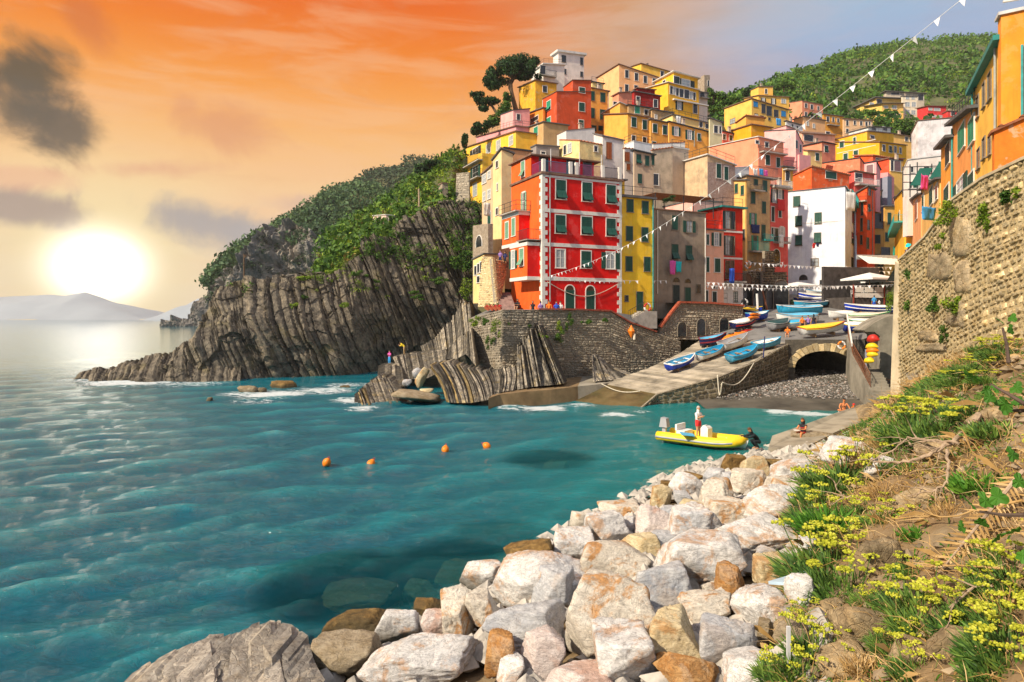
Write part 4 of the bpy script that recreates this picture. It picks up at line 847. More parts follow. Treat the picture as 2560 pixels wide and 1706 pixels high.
def room(hs,reg,x0,x1,ytop,ybot,y0,y1,col,wins='',roof='grey',ws=(60,130)):
    s0,z0=face_pt(hs,'R',*rp(reg,x0,ybot));s1,z1=face_pt(hs,'R',*rp(reg,x1,ytop));m=MB();m.box(s0,s1,y0,y1,z0,z1);r=m.build('roof_room',wallmat(col),hs.root)
    m=MB();m.box(s0-.2,s1+.2,y0-.35,y1+.2,z1,z1+.14);m.build('roof',M_roof[roof],r)
    for it in wins.split():
        st,k=it[0],it[1];x,y=[float(v)for v in it[2:].split(',')];s,z=face_pt(hs,'R',*rp(reg,x,y));ww=ws[0]/REG[reg][2]*hs.C.y/F;hh=ws[1]/REG[reg][2]*hs.C.y/F
        base,kids=win_meshes(st,k,q(ww),q(hh),False);o=link('doorway',base,r,(s,y0-.004,z-hh/2))
        for n2,me,a_,b_,c_ in kids:link(n2,me,o,(a_,b_,c_))
H_yel=house('narrow bright yellow house with green shutters right of the red house','4',62,71.4,None,382,300,1500,S(248,214,50),'','s144,393,66x125 s300,410,66x125 s137,678,66x150 s297,690,66x145 s133,990,66x148 s320,995,66x145 D243,1380,66x190 d108,1350,36x56',(66,140),roof='grey',over=.3,rt=.2,a=25,fr=False,down=.6,D=8,par=.0,rails='i',pipes=[('R',377,330,1500,'t')],terrain=False)
room(H_yel,'4',72,212,95,285,2.2,6,S(240,204,60),'sg155,195')
H_gry=house('grey plaster house with white downpipe and roof terrace','4',384,75.0,None,928,428,1460,S(150,134,116),'','s605,565,58x150 o755,607,56x120 t607,866,64x160 t750,880,66x155 ak622,1155,66x50 ak740,1165,62x50 Dk620,1305,66x180 D740,1310,60x160 d850,1250,44x90',(60,150),roof='brown',over=.12,rt=.12,a=25,fr=False,down=1.0,D=8,wk='worn',pipes=[('R',424,440,1300,'w'),('R',916,520,1380,'w')],terrain=False)
H_pnk=house('pale pink narrow house with tall blue-green shutters beside the grey house','4',930,79.2,None,1112,640,1410,S(244,180,150),'','o1035,740,40x130 s945,1000,30x150 s1045,1005,56x145 Dk1015,1335,44x115 Dk937,1330,20x120 d1020,1232,50x30 s945,740,20x110',(44,140),roof='grey',over=.2,rt=.15,a=25,fr=True,down=1,D=6,terrain=False,rails='i')
house('upper pink house set back above the pale pink narrow house','4',800,84.5,None,1100,335,700,S(240,180,166),'','sG880,310,1x1 dk960,540,36x150',(40,120),roof='grey',over=.1,a=25,D=6,terrain=False)
H_rr=house('red narrow house with dark balcony doors on a white ground floor','4',1098,81.4,None,1306,408,1440,S(212,44,24),'','ok1150,540,46x180 dk1205,545,40x180 ok1150,800,46x200 dk1205,805,30x200 dk1150,1050,40x180 dk1200,1045,36x170 s1232,1330,38x105 D1122,1350,40x100',(44,180),roof='teal',over=.45,rt=.2,a=25,fr=False,down=1,D=6,terrain=False,bands=[('R',1100,1306,652,.22,.06),('R',1100,1306,930,.22,.06)],bal=[('R',1100,1300,1170,1090,.8)],rails='i')
_s,_z=face_pt(H_rr,'R',*rp('4',1098,1178));_m=MB();_m.box(-.02,H_rr.W+.02,-.05,-.006,0,_z);_m.build('white_ground_floor',M_frame,H_rr.root)
# outside steps to the yellow house door
ys=empty('house_steps',H_yel.root.matrix_basis@Vector((0,0,0)),H_yel.a,'small outside steps with a railing up to the yellow house door','stairs');_s,_z=face_pt(H_yel,'R',*rp('4',243,1478));_m=None
for i in range(7):
    _m=MB();_m.box(_s-2.4+.33*i,_s-2.07+.33*i if i<6 else _s+1.3,-1.3,-.06,-1,_z-.16*(6-i)-.02);_m.build('step',M_slab,ys)
_m=MB();rail_geo(_m,(_s-2.3,-1.25,_z-.96),(_s-.4,-1.25,_z-.02),.95,gap=.3);rail_geo(_m,(_s-.4,-1.25,_z-.02),(_s+1.2,-1.25,_z-.02),.95,gap=.3);_m.build('railing',M_iron,ys)
# pergola and planters on the grey house
pg=empty('pergola',P(*rp('4',410,260),77),R(25),'reed roofed pergola over the terrace of the grey house','pergola')
_m=MB()
for i in range(26):_m.box(-.1,8.6,.15*i,.15*i+.09,.02+.006*(i%3),.07+.006*(i%3))
_m.build('reed_roof',mat('brown_reed',(.22,.085,.03),.85,.35,3),pg)
for _x in(0,4,8.4):
    for _y in(.1,3.7):_m=MB();_m.bar((_x,_y,-2.4),(_x,_y,0),.08);_m.build('post',M_iron,pg)
# lower left: stone terrace houses beside the cliff
house('stone house with an arched loggia and flower pots above the cliff path','2',300,77,157,345,670,975,c_bg,'ak216,835,56x104','',(50,80),yl=690,roof=None,wk='stone',Wd=4,terrain=False)
house('pale yellow small house with three dark windows under the arched loggia','2',262,75,160,None,955,1240,S(240,214,140),'d184,1110,22x80 d212,1088,22x84 d235,1078,22x90 dw210,1190,24x60','',(24,80),yl=1005,roof='grey',over=.15,rt=.12,wk='',Wd=2.5,terrain=False,down=2)
# ================================================================ rubble walls
M_st=[rockmat('rubble_stone',(.15,.13,.105),(.34,.30,.24),(.52,.47,.38),(.30,.19,.10),2.0,None,.4,.7),rockmat('mortar_bed',(.17,.14,.105),(.28,.24,.18),(.38,.33,.25),None,3.0,None,0,.6)]
M_wst=[rockmat('warm_wall_stone',(.28,.20,.10),(.60,.48,.27),(.74,.65,.46),(.62,.40,.12),2.4,None,.45,.7),rockmat('ochre_mortar',(.30,.21,.10),(.54,.42,.22),(.66,.54,.33),None,2.0,None,0,.6)]
def rubble(root,p00,p10,p01,p11,sw,sh_,mats,nparts=0,seed=0,gap=.10,proud=(.03,.11),near=None,hole=None):
    rs=random.Random(seed);p00,p10,p01,p11=map(Vector,(p00,p10,p01,p11))
    pt=lambda s,t:(p00*(1-s)+p10*s)*(1-t)+(p01*(1-s)+p11*s)*t
    n=(p10-p00).cross(p01-p00).normalized();mid=pt(.5,.5)
    if n.dot(Vector((0,0,CZ))-mid)<0:n=-n
    W_=((p10-p00).length+(p11-p01).length)/2;H_=((p01-p00).length+(p11-p10).length)/2
    bm=MB();
    bm.add([p00-n*.35,p10-n*.35,p11-n*.35,p01-n*.35,p00,p10,p11,p01],[(4,5,6,7),(0,1,5,4),(1,2,6,5),(2,3,7,6),(3,0,4,7),(3,2,1,0)])
    bm.build('mortar',mats[1],root)
    out=[];z=0
    while z<H_-.02:
        h=min(sh_*(.6+.9*rs.random()),H_-z);x=-sw*rs.random()
        while x<W_:
            w=sw*(.45+1.3*rs.random()**1.3);x0,x1=max(0,x),min(W_,x+w);x+=w
            if x1-x0<.04 or h<.03:continue
            hh=h*(.8+.3*rs.random());dz=(h-hh)*rs.random()
            s0,s1,t0,t1=x0/W_,x1/W_,(z+dz)/H_,min(1,(z+dz+hh)/H_)
            if hole and hole((s0+s1)/2,(t0+t1)/2):continue
            gx=gap*min(w,hh*2)*.5/W_;gz=gap*hh*.6/H_;o=proud[0]+(proud[1]-proud[0])*rs.random()
            k=8;ring=[];cs,ct=(s0+s1)/2,(t0+t1)/2;rx,rz=(s1-s0)/2-gx,(t1-t0)/2-gz
            for i,(ux,uz)in enumerate(((-1,-.55),(-.6,-1),(.6,-1),(1,-.55),(1,.55),(.6,1),(-.6,1),(-1,.55))):
                ring.append((cs+rx*ux*(.74+.36*rs.random()),ct+rz*uz*(.74+.4*rs.random())))
            v=[pt(a,b)-n*.02 for a,b in ring]+[pt(cs+(a-cs)*.80,ct+(b-ct)*.74)+n*o*(.75+.5*rs.random())for a,b in ring]+[pt(cs,ct)+n*o*1.15]
            f=[(i,(i+1)%k,k+(i+1)%k,k+i)for i in range(k)]+[(k+i,k+(i+1)%k,2*k)for i in range(k)]
            c=pt(cs,ct);ar=(x1-x0)*hh/max(4,c.y)**2
            out.append((ar,v,f))
        z+=h
    return out
def place_stones(root,stones,mats,nparts):
    stones.sort(key=lambda t:-t[0])
    for ar,v,f in stones[:nparts]:
        b=MB();b.add(v,f);b.build('stone',mats[0],root,smooth=False)
    if len(stones)>nparts:
        b=MB();[b.add(v,f)for _,v,f in stones[nparts:]];tag(b.build('small_stones',mats[0],root),kind='stuff')
def along(px0,Y0,ang):
    """walk a wall line: photo column -> depth"""
    X0=(px0-CX)/F*Y0;u=(math.cos(R(ang)),math.sin(R(ang)))
    def fn(px):k=(px-CX)/F;t=(k*Y0-X0)/(u[0]-k*u[1]);return Y0+t*u[1]
    return fn
lineR=along(1255.4,62.5,25);lineL=along(1255.4,62.5,115)
hw=empty('harbour_wall',P(1255,960,62.5),0,'tall grey rubble wall of the promenade under the red house','wall')
hw.location=(0,0,0)
def pa(x,y,fn):px,py=rp('A',x,y);return P(px,py,fn(px))
stn=rubble(hw,pa(150,900,lineL),pa(485,930,lineL),pa(150,235,lineL),pa(485,145,lineL),.42,.2,M_st,seed=1)
R_=[(485,145),(860,148),(1240,150),(1620,165),(1830,290),(2100,385),(2360,480)]
for i in range(len(R_)-1):
    (xa,ya),(xb,yb)=R_[i],R_[i+1];lo=lambda x:1000 if x<1700 else 1000-(x-1700)*.25
    stn+=rubble(hw,pa(xa,lo(xa),lineR),pa(xb,lo(xb),lineR),pa(xa,ya,lineR),pa(xb,yb,lineR),.5,.2,M_st,seed=3+i)
place_stones(hw,stn,M_st,220)
_m=MB();pts=[pa(x,y-6,lineR)+Vector((0,-.05,.03))for x,y in R_[1:6]]
for a_,b_ in zip(pts[:-1],pts[1:]):_m.bar(a_,b_,.42,.14)
_m.build('brick_coping',mat('red_brick_coping',(.30,.075,.045),.85,.4,4,.4,12),hw)
# promenade deck and street
M_pave=mat('grey_paving',(.19,.185,.18),.85,.2,.8,.25,6,streak=0,tint=(.10,.10,.10),tintf=.4)
M_conc=mat('harbour_concrete',(.30,.27,.215),.9,.3,.6,.35,5,tint=(.11,.10,.07),tintf=.6,streak=.35)
M_wet=mat('wet_concrete',(.12,.085,.035),.45,.4,.7,.3,5,tint=(.05,.06,.02),tintf=.6)
b=MB();fr=[pa(x,y,lineR)for x,y in R_[:5]];bk=[P(1290,776,69),P(1357,774,69),P(1480,776,71),P(1556,790,74),P(1650,800,78)]
lf=pa(150,235,lineL)
for i in range(4):b.add([fr[i],fr[i+1],bk[i+1],bk[i]],[(0,1,2,3)])
b.add([lf,fr[0],bk[0],P(1230,770,76)],[(0,1,2,3)])
tag(b.build('promenade',M_pave),kind='structure')
# slipway and ramp: rows of (right edge, left edge)
rows=[((8.2,51.2,-.9),(2.6,56,-.9)),((11.75,55.7,.8),(8,60,1.2)),((17.2,57,2.1),(13.0,65,2.2)),((21.2,60,3.1),(17.0,69,3.4)),((25.8,64,4.6),(21,74.5,4.9)),((32.6,66,5.0),(25.5,81,6.7)),((42,78,7.2),(29,91,8.6)),((50,100,10.4),(37,103,10.6)),((60,116,12.2),(46,118,12.4))]
def rampz(X,Y):
    """height of the ramp by nearest sample"""
    best=None
    for(a,b_)in zip(rows[:-1],rows[1:]):
        for i in range(9):
            t=i/8;r=[a[0][k]+(b_[0][k]-a[0][k])*t for k in range(3)];l=[a[1][k]+(b_[1][k]-a[1][k])*t for k in range(3)]
            for j in range(9):
                s=j/8;p=[r[k]+(l[k]-r[k])*s for k in range(3)];d=(p[0]-X)**2+(p[1]-Y)**2
                if best is None or d<best[0]:best=(d,p[2])
    return best[1]
b=MB()
def lrow(i):return Vector(rows[i][0]),Vector(rows[i][1])
for i in range(4,8):
    r0,l0=lrow(i);r1,l1=lrow(i+1);b.add([r0,r1,l1,l0],[(0,1,2,3)])
r0,l0=lrow(4);b.add([r0,Vector((33,64.2,4.98)),Vector((44,74,6.9)),Vector(rows[6][0])],[(0,1,2,3)])
tag(b.build('ramp_street',M_pave),kind='structure')
sw_=empty('slipway',(0,0,0),0,'sloping slipway of pale concrete slabs running down into the water','slipway')
M_plank=mat('pale_slab_concrete',(.36,.31,.235),.9,.35,.7,.45,5,objvar=.35,tint=(.16,.13,.08),tintf=.5)
cnt=0
for i in range(1,4):
    r0,l0=lrow(i);r1,l1=lrow(i+1);n=[9,9,10][i-1]
    for j in range(n):
        a0,a1=(j+.055)/n,(j+.945)/n;p=[r0.lerp(r1,a0),r0.lerp(r1,a1),l0.lerp(l1,a1),l0.lerp(l1,a0)]
        dz=Vector((0,0,.07*random.random()));m=MB();m.hexa([v-Vector((0,0,.3))for v in p]+[v+dz for v in p]);m.build('concrete_slab',M_plank,sw_)
r0,l0=lrow(0);r1,l1=lrow(1);m=MB();m.hexa([v-Vector((0,0,.5))for v in(r0,r1,l1,l0)]+[r0,r1,l1,l0]);m.build('wet_toe',M_wet,sw_)
m=MB();
for i in range(1,4):
    r0,l0=lrow(i);r1,l1=lrow(i+1);d=Vector((0,0,.32));m.add([r0-d,r1-d,l1-d,l0-d],[(0,1,2,3)])
m.build('bed',M_conc,sw_)
# quay wall below the slipway edge and the arch bridge
qw=empty('quay_wall',(0,0,0),0,'dark stained stone wall under the slipway edge','wall')
st=[];o_=Vector((.06,-.12,-.02))
for i in(0,1,2,3):
    r0,r1=Vector(rows[i][0])+o_,Vector(rows[i+1][0])+o_
    if i==0:r0=r0.lerp(r1,.45)
    z0=-.8 if i<2 else-.3
    st+=rubble(qw,(r0.x,r0.y,z0),(r1.x,r1.y,z0),r0,r1,.62,.3,[M_st[0],M_st[1]],seed=20+i)
M_dst=[rockmat('damp_quay_stone',(.045,.038,.026),(.12,.10,.065),(.22,.19,.13),(.15,.11,.03),2.0,None,.4,.7),M_st[1]]
place_stones(qw,st,M_dst,110)
ab=empty('arch_bridge',(0,0,0),0,'low stone arch bridge with a black tunnel opening over the beach','bridge')
A0,A1=Vector((25.9,64.0,0)),Vector((32.9,64.2,0));ux=(A1-A0).normalized();wA=(A1-A0).length;aw=5.6;ac=wA/2-.1;spr=2.35;rise=1.55
n=18;arc=[(ac-aw/2*math.cos(math.pi*i/n),spr+rise*math.sin(math.pi*i/n))for i in range(n+1)]
at=lambda s,z,o=0:Vector((A0.x+ux.x*s,A0.y+ux.y*s-o,z))
m=MB();zt=4.96
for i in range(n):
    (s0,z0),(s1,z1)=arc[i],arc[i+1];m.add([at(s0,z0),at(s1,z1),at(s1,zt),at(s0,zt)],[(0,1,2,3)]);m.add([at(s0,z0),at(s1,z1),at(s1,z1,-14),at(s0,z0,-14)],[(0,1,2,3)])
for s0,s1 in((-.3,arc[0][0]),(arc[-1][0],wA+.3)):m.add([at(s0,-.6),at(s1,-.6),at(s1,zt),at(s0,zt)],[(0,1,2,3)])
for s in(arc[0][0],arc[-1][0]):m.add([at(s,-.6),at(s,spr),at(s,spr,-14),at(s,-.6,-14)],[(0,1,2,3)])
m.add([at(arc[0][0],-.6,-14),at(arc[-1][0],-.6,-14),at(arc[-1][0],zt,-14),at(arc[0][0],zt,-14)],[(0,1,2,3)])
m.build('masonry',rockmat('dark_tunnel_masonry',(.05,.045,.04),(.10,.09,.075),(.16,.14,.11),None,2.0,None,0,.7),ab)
for i in range(n):
    a0,a1=math.pi*(i+.05)/n,math.pi*(i+.95)/n
    e=lambda a,k,o:at(ac-(aw/2+k)*math.cos(a),spr+(rise+k)*math.sin(a),o)
    k1=.62+.18*random.random();o1=.06+.07*random.random();m=MB()
    m.hexa([e(a0,0,-.1),e(a1,0,-.1),e(a1,k1,-.1),e(a0,k1,-.1),e(a0,.0,o1),e(a1,.0,o1),e(a1,k1,o1),e(a0,k1,o1)]);m.build('voussoir',M_wst[0],ab)
# beach
M_sand=mat('wet_grey_sand',(.085,.075,.058),.8,.35,.5,.5,8,tint=(.16,.14,.11),tintf=.6)
xs=np.linspace(15,37,70);ys=np.linspace(46,78,90);XX,YY=np.meshgrid(xs,ys)
def beachz(X,Y):return np.clip((Y-(51.5+.10*(30-X)+.9*np.sin(X*.5)))*.105,-1.2,1.7)
ZZ=beachz(XX,YY)+.05*fbm(np.stack([XX*.6,YY*.6,0*XX],-1),3)
tag(link('beach',npmesh('beach',np.stack([XX,YY,ZZ],-1).reshape(-1,3),gridfaces(90,70),M_sand)),kind='structure')
def pebbles(name,xy,zfn,smin,smax,mt,seed):
    rs=np.random.RandomState(seed);n=len(xy);r=smin+(smax-smin)*rs.rand(n)**2
    base=np.array([[1,0,0],[-1,0,0],[0,1,0],[0,-1,0],[0,0,1],[0,0,-1]],float)*np.array([1,.8,.6])
    f=np.array([[0,2,4],[2,1,4],[1,3,4],[3,0,4],[2,0,5],[1,2,5],[3,1,5],[0,3,5]])
    a=rs.rand(n)*6.28;Rm=np.zeros((n,3,3));Rm[:,0,0]=np.cos(a);Rm[:,0,1]=-np.sin(a);Rm[:,1,0]=np.sin(a);Rm[:,1,1]=np.cos(a);Rm[:,2,2]=1
    v=np.einsum('nij,kj->nki',Rm,base)*(r[:,None,None]*(.7+.6*rs.rand(n,6,1)));c=np.stack([xy[:,0],xy[:,1],zfn(xy[:,0],xy[:,1])+r*.2],-1)
    V=(v+c[:,None]).reshape(-1,3);Fc=(f[None]+np.arange(n)[:,None,None]*6).reshape(-1,3)
    return tag(link(name,npmesh(name,V,Fc,mt,False)),kind='stuff')
M_peb=mat('pebble_stone',(.30,.28,.26),.8,.5,6)
def pebmat():
    mt=bpy.data.materials.new('mixed_pebbles');mt.use_nodes=True;N=NT(mt.node_tree);r=N.n('ShaderNodeNewGeometry').outputs['Random Per Island']
    col=N.ramp(r,[(0,(.06,.055,.05)),(.35,(.14,.13,.115)),(.6,(.23,.21,.19)),(.8,(.32,.30,.28)),(.92,(.26,.15,.10)),(1,(.5,.48,.46))])
    b=N.n('ShaderNodeBsdfPrincipled',i={'Base Color':col,'Roughness':.75});N.link(b.outputs[0],N.n('ShaderNodeOutputMaterial').inputs[0]);return mt
M_pebs=pebmat()
rs=np.random.RandomState(5);xy=np.stack([17+16.5*rs.rand(9000),53+16*rs.rand(9000)],-1);xy=xy[(xy[:,1]>55.5+.35*(30-xy[:,0])*0+1.5*rs.rand(len(xy)))]
pebbles('beach_pebbles',xy,beachz,.05,.17,M_pebs,6)
# jetty ledge of old concrete under the harbour wall
jt=empty('jetty_ledge',(0,0,0),0,'low brown concrete ledge along the foot of the harbour wall','jetty')
f_=[P(*rp('A',340,1075),53.0),P(*rp('A',460,1036),54.1),P(*rp('A',720,1008),55.0),P(*rp('A',1000,985),56.2),P(*rp('A',1280,952),57.8),P(*rp('A',1560,922),59.3),P(*rp('A',1780,890),62.5)]
for i in range(len(f_)-1):
    a,c=f_[i],f_[i+1];k=[Vector((p.x+1.2,p.y+8,p.z+.15))for p in(a,c)];dn=Vector((0,-.5,0));lo=lambda p:Vector((p.x,p.y,-1.5))
    m=MB();m.hexa([lo(a)+dn,lo(c)+dn,lo(k[1]),lo(k[0]),a,c,k[1],k[0]]);m.build('ledge_block',M_conc if i>3 else mat('brown_ledge_concrete',(.21,.14,.07),.85,.35,.6,.4,4,tint=(.09,.07,.03),tintf=.7),jt)
# stone vault terrace below the grey and pink houses
vt=empty('vaulted_terrace',(0,0,0),0,'brown stone terrace with three arched vaults and red brick coping behind the boats','terrace')
lineT=along(1660,72.5,22);pb=lambda x,y,fn=lineT:P(*rp('B',x,y),fn(rp('B',x,0)[0]))
T_=[(40,545),(150,400),(262,262),(620,270),(980,300)];st=[]
archs=[(285,545,70,130),(500,520,70,150),(760,500,75,150)]
for i in range(4):
    (xa,ya),(xb,yb)=T_[i],T_[i+1];st+=rubble(vt,pb(xa,680),pb(xb,680),pb(xa,ya),pb(xb,yb),.45,.2,M_st,seed=40+i)
place_stones(vt,st,M_st,140)
m=MB();pts=[pb(x,y-4)+Vector((0,-.1,.05))for x,y in T_]
for a_,b_ in zip(pts[:-1],pts[1:]):m.bar(a_,b_,.5,.2)
m.build('brick_coping',mat('red_brick_coping',(.36,.08,.04),.85,.4,4,.4,12),vt)
for(x,y,w,h)in archs:
    p0=pb(x,y+h*.72);p1=pb(x,y-h*.5);ww=w/4.525*p0.y/F*1.6;base,kids=win_meshes('a','k',q(ww),q(p1.z-p0.z),False);link('vault',base,vt,p0+Vector((.05,-.16,0)),R(22))  # flat dark pane stands in for the shade inside each vault
b=MB();top=[pb(x,y)for x,y in T_[2:]];b.add([top[0],top[1],top[2],top[2]+Vector((-1,6,.2)),top[0]+Vector((-2,5.5,.2))],[(0,1,2,3,4)]);b.build('terrace_floor',M_pave,vt)
# concrete stairs, pier and railing right of the beach
pc=lambda x,y,Y:P(*rp('C',x,y),Y)
sp_=empty('harbour_stairs',(0,0,0),0,'grey stone steps with a rusty railing climbing from the bathing platform','stairs')
B0,B1=pc(470,1195,51),pc(668,1195,51);T0,T1=pc(408,905,56.5),pc(520,905,56.5);ns=10
for i in range(ns):
    a,c=i/ns,(i+1)/ns;l0,l1,r0,r1=B0.lerp(T0,a),B0.lerp(T0,c),B1.lerp(T1,a),B1.lerp(T1,c);z=l1.z
    m=MB();m.hexa([(l0.x,l0.y,-.5),(r0.x,r0.y,-.5),(r1.x,r1.y+.3,-.5),(l1.x,l1.y+.3,-.5),(l0.x,l0.y,z),(r0.x,r0.y,z),(r1.x,r1.y+.3,z),(l1.x,l1.y+.3,z)]);m.build('step',M_conc,sp_)
m=MB();w0,w1,w2=pc(470,1200,50.8),pc(250,790,59),pc(205,600,65);e=Vector((.45,.1,0))
for a,c in((w0,w1),(w1,w2)):
    m.hexa([(a.x,a.y,-1),(a.x+.45,a.y,-1),(c.x+.45,c.y,-1),(c.x,c.y,-1),a+Vector((0,0,.1)),a+e,c+e,c+Vector((0,0,.1))])
m.build('side_wall',M_conc,sp_)
m=MB();rail_geo(m,w0.lerp(w1,.25)+Vector((.2,0,.1)),w1+Vector((.2,0,.1)),1.0,gap=.35,r=.03);rail_geo(m,w1+Vector((.2,0,.1)),w2+Vector((.2,0,.1)),1.0,gap=.35,r=.03);m.build('railing',mat('rusty_railing',(.20,.075,.035),.8,.4,6),sp_)
m=MB();m.bar(w1+Vector((.1,0,1.0)),w2+Vector((.1,0,2.0)),.12,.3);m.build('white_edge_board',M_frame,sp_)
rw=empty('retaining_wall',(0,0,0),0,'stained concrete retaining wall between the stairs and the boats','wall')
poly=[(524,975),(524,600),(470,560),(385,560),(375,545),(480,470),(560,430),(690,395),(690,1010)]
m=MB();fr=[pc(x,y,56.5)for x,y in poly];bk=[v+Vector((1.5,5,0))for v in fr];n=len(poly);m.add(fr+bk,[tuple(range(n))]+[(i,n+i,n+(i+1)%n,(i+1)%n)for i in range(n)]);m.build('wall_block',M_conc,rw)
# bathing platform
pl=empty('bathing_platform',(0,0,0),0,'pale concrete bathing platform where sunbathers sit','platform')
pd=lambda x,y,z:G(*rp('D',x,y),z)
tp=[pd(1075,310,.75),pd(1350,215,.9),pd(1610,118,.95),pd(1850,40,1.0),pd(2140,40,1.0),pd(1960,120,1.0),pd(1840,200,.9),pd(1640,270,.8),pd(1390,395,.7),pd(1040,420,.55)]
n=len(tp);m=MB();lo=[Vector((p.x*.985,p.y*.985,-1.2))for p in tp];m.add(tp+lo,[tuple(range(n))]+[(i,n+i,n+(i+1)%n,(i+1)%n)for i in range(n)]);m.build('platform_slab',mat('pale_platform_concrete',(.34,.30,.23),.9,.3,.8,.4,4,tint=(.16,.13,.09),tintf=.5),pl)
# ================================================================ high stone wall on the right
wx=lambda Y:9.48+.319*Y
def wpt(Y,z,o=0.0):return Vector((wx(Y)-o,Y+.3*o,z))
TOPS=[(38.2,10.2),(35.1,10.6),(33.0,10.9),(28.9,12.0),(25.6,12.2),(22.0,12.1),(18.0,11.9),(14.0,11.7)]
zbase=lambda Y:float(np.interp(Y,[10,22,28,38,40],[6.2,6.0,4.7,1.4,1.0]))-.5
gw=empty('garden_wall',(0,0,0),0,'high sunlit wall of ochre rubble stones on the right under the orange houses','wall')
st=[]
for i in range(len(TOPS)-1):
    (Ya,za),(Yb,zb)=TOPS[i],TOPS[i+1]
    st+=rubble(gw,wpt(Ya,zbase(Ya)),wpt(Yb,zbase(Yb)),wpt(Ya,za),wpt(Yb,zb),.46,.22,M_wst,seed=60+i,gap=.2,proud=(.02,.085))
place_stones(gw,[s for s in st if s[1][0].y>14.5],M_wst,290)
M_plast=mat('cream_wall_render',(.60,.50,.34),.9,.25,.7,.3,6,tint=(.28,.23,.16),tintf=.6,streak=.3)
m=MB();Y0=38.2
m.hexa([(wx(Y0)-.25,Y0-1.6,-.3),(wx(Y0)+.3,Y0-.4,-.3),(wx(Y0)+3,Y0+1.2,-.3),(wx(Y0)-.1,Y0+.9,-.3),(wx(Y0)-.05,Y0-1.2,9.6),(wx(Y0)+.3,Y0-.4,10.1),(wx(Y0)+3,Y0+1.2,10.4),(wx(Y0)+.1,Y0+.6,10.2)]);m.build('rendered_end',M_plast,gw)
# natural bedrock showing through the masonry
for(x0,x1,y0,y1)in((265,400,545,705),(390,508,345,560),(408,505,590,775),(360,470,800,960),(210,325,970,1036),(205,370,1040,1090)):
    g=lambda x,y:(lambda px,py:(lambda Y:Vector(((px-CX)/F*Y,Y,CZ-(py-HY)/F*Y)))(9.48/((px-CX)/F-.319)))(*rp('7',x,y))
    rr=random.Random(x0);cx_,cy_,hx,hy=(x0+x1)/2,(y0+y1)/2,(x1-x0)/2,(y1-y0)/2;o=Vector((-1,.3,0)).normalized();A=[];n=14
    for i in range(n):
        a=6.283*i/n;c_,s_=math.cos(a),math.sin(a);k=.82+.3*rr.random();A.append((abs(c_)**.6*(1 if c_>0 else-1)*k,abs(s_)**.6*(1 if s_>0 else-1)*k))
    ri=[[g(cx_+hx*u*t,cy_+hy*v*t)+o*d*(.5+rr.random())for u,v in A]for t,d in((1,.0),(.93,.10),(.6,.13),(.3,.12))]
    m=MB();m.add(sum(ri,[])+[g(cx_,cy_)+o*.15],[(r*n+i,r*n+(i+1)%n,(r+1)*n+(i+1)%n,(r+1)*n+i)for r in range(3)for i in range(n)]+[(3*n+i,3*n+(i+1)%n,4*n)for i in range(n)]);m.build('bedrock_slab',rockmat('ochre_bedrock',(.22,.17,.10),(.44,.35,.22),(.58,.49,.34),(.42,.28,.11),1.6,(.1,.2,.97),.2,1.0),gw,True)
b=MB()
for i in range(len(TOPS)-1):
    (Ya,za),(Yb,zb)=TOPS[i],TOPS[i+1];b.add([wpt(Ya,za-.02),wpt(Yb,zb-.02),wpt(Yb,zb-.02)+Vector((26,0,0)),wpt(Ya,za-.02)+Vector((26,0,0))],[(0,1,2,3)])
b.add([wpt(38.2,10.2),wpt(38.2,10.2)+Vector((26,0,0)),(52,62,10.3),(34,62,10.3)],[(0,1,2,3)])
tag(b.build('upper_path',M_pave),kind='structure')
m=MB()
for i in range(len(TOPS)-1):
    (Ya,za),(Yb,zb)=TOPS[i],TOPS[i+1];m.bar(wpt(Ya,za+.03,-.15),wpt(Yb,zb+.03,-.15),.5,.1)
m.build('mortar_cap',M_plast,gw)
# ---------------------------------------------------------------- houses above the wall
aR=-26.7
house('near orange house with flat parapet at the right edge above the wall','8',567,32.6,545,790,108,1230,S(252,150,44),'','d640,1,1x1',(40,80),yl=150,yr=60,roof='white',over=.12,rt=.15,a=aR,terrain=False,pipes=[('R',712,320,1130,'t')])
H_nya=house('tall yellow house with teal gutter and dark shutters above the stone wall','8',562,33.2,372,None,292,1240,S(255,206,84),'dk490,605,26x190 dk450,665,18x170 dk405,750,20x150 dk490,1020,20x130 dk450,1040,20x140 dk412,1110,20x140','',(24,150),yl=655,roof='teal',over=.35,rt=.25,a=aR,Wd=8,fr=False,terrain=False,pipes=[('L',540,330,900),('L',378,660,1380,'t')],bands=[])
house('small orange stucco lean-to with sloping roof against the yellow house','8',520,31.8,505,760,925,1240,S(238,122,36),'','',(40,80),yr=820,roof='tile',over=.15,rt=.12,a=aR,terrain=False,wk='peel')
H_no2=house('orange house with bright green shutters above the stone wall','8',384,39.6,226,None,760,1420,S(252,164,88),'sG293,968,46x175 sG362,920,40x180 og283,1315,46x120 sg360,1265,40x90','',(46,150),yl=880,roof='grey',over=.45,rt=.2,a=aR,Wd=8,terrain=False,pipes=[('L',234,900,1400,'t')],rails='i')
house('narrow orange and yellow house with dark green shutters left of the bright-shuttered house','8',226,48.5,147,None,965,1480,S(252,168,62),'sk196,1085,30x150 sg188,1365,34x110','',(34,120),yl=1045,roof='grey',over=.5,rt=.2,a=aR,Wd=8,terrain=False)
house('cream house with long green shutters behind the top of the stone wall','5',1526,57,1342,None,1050,1420,S(246,200,110),'s1362,1290,40x150 s1445,1222,44x170 dk1493,1190,34x150','',(44,160),yl=1165,roof='grey',over=.4,rt=.15,a=aR,Wd=7,terrain=False)
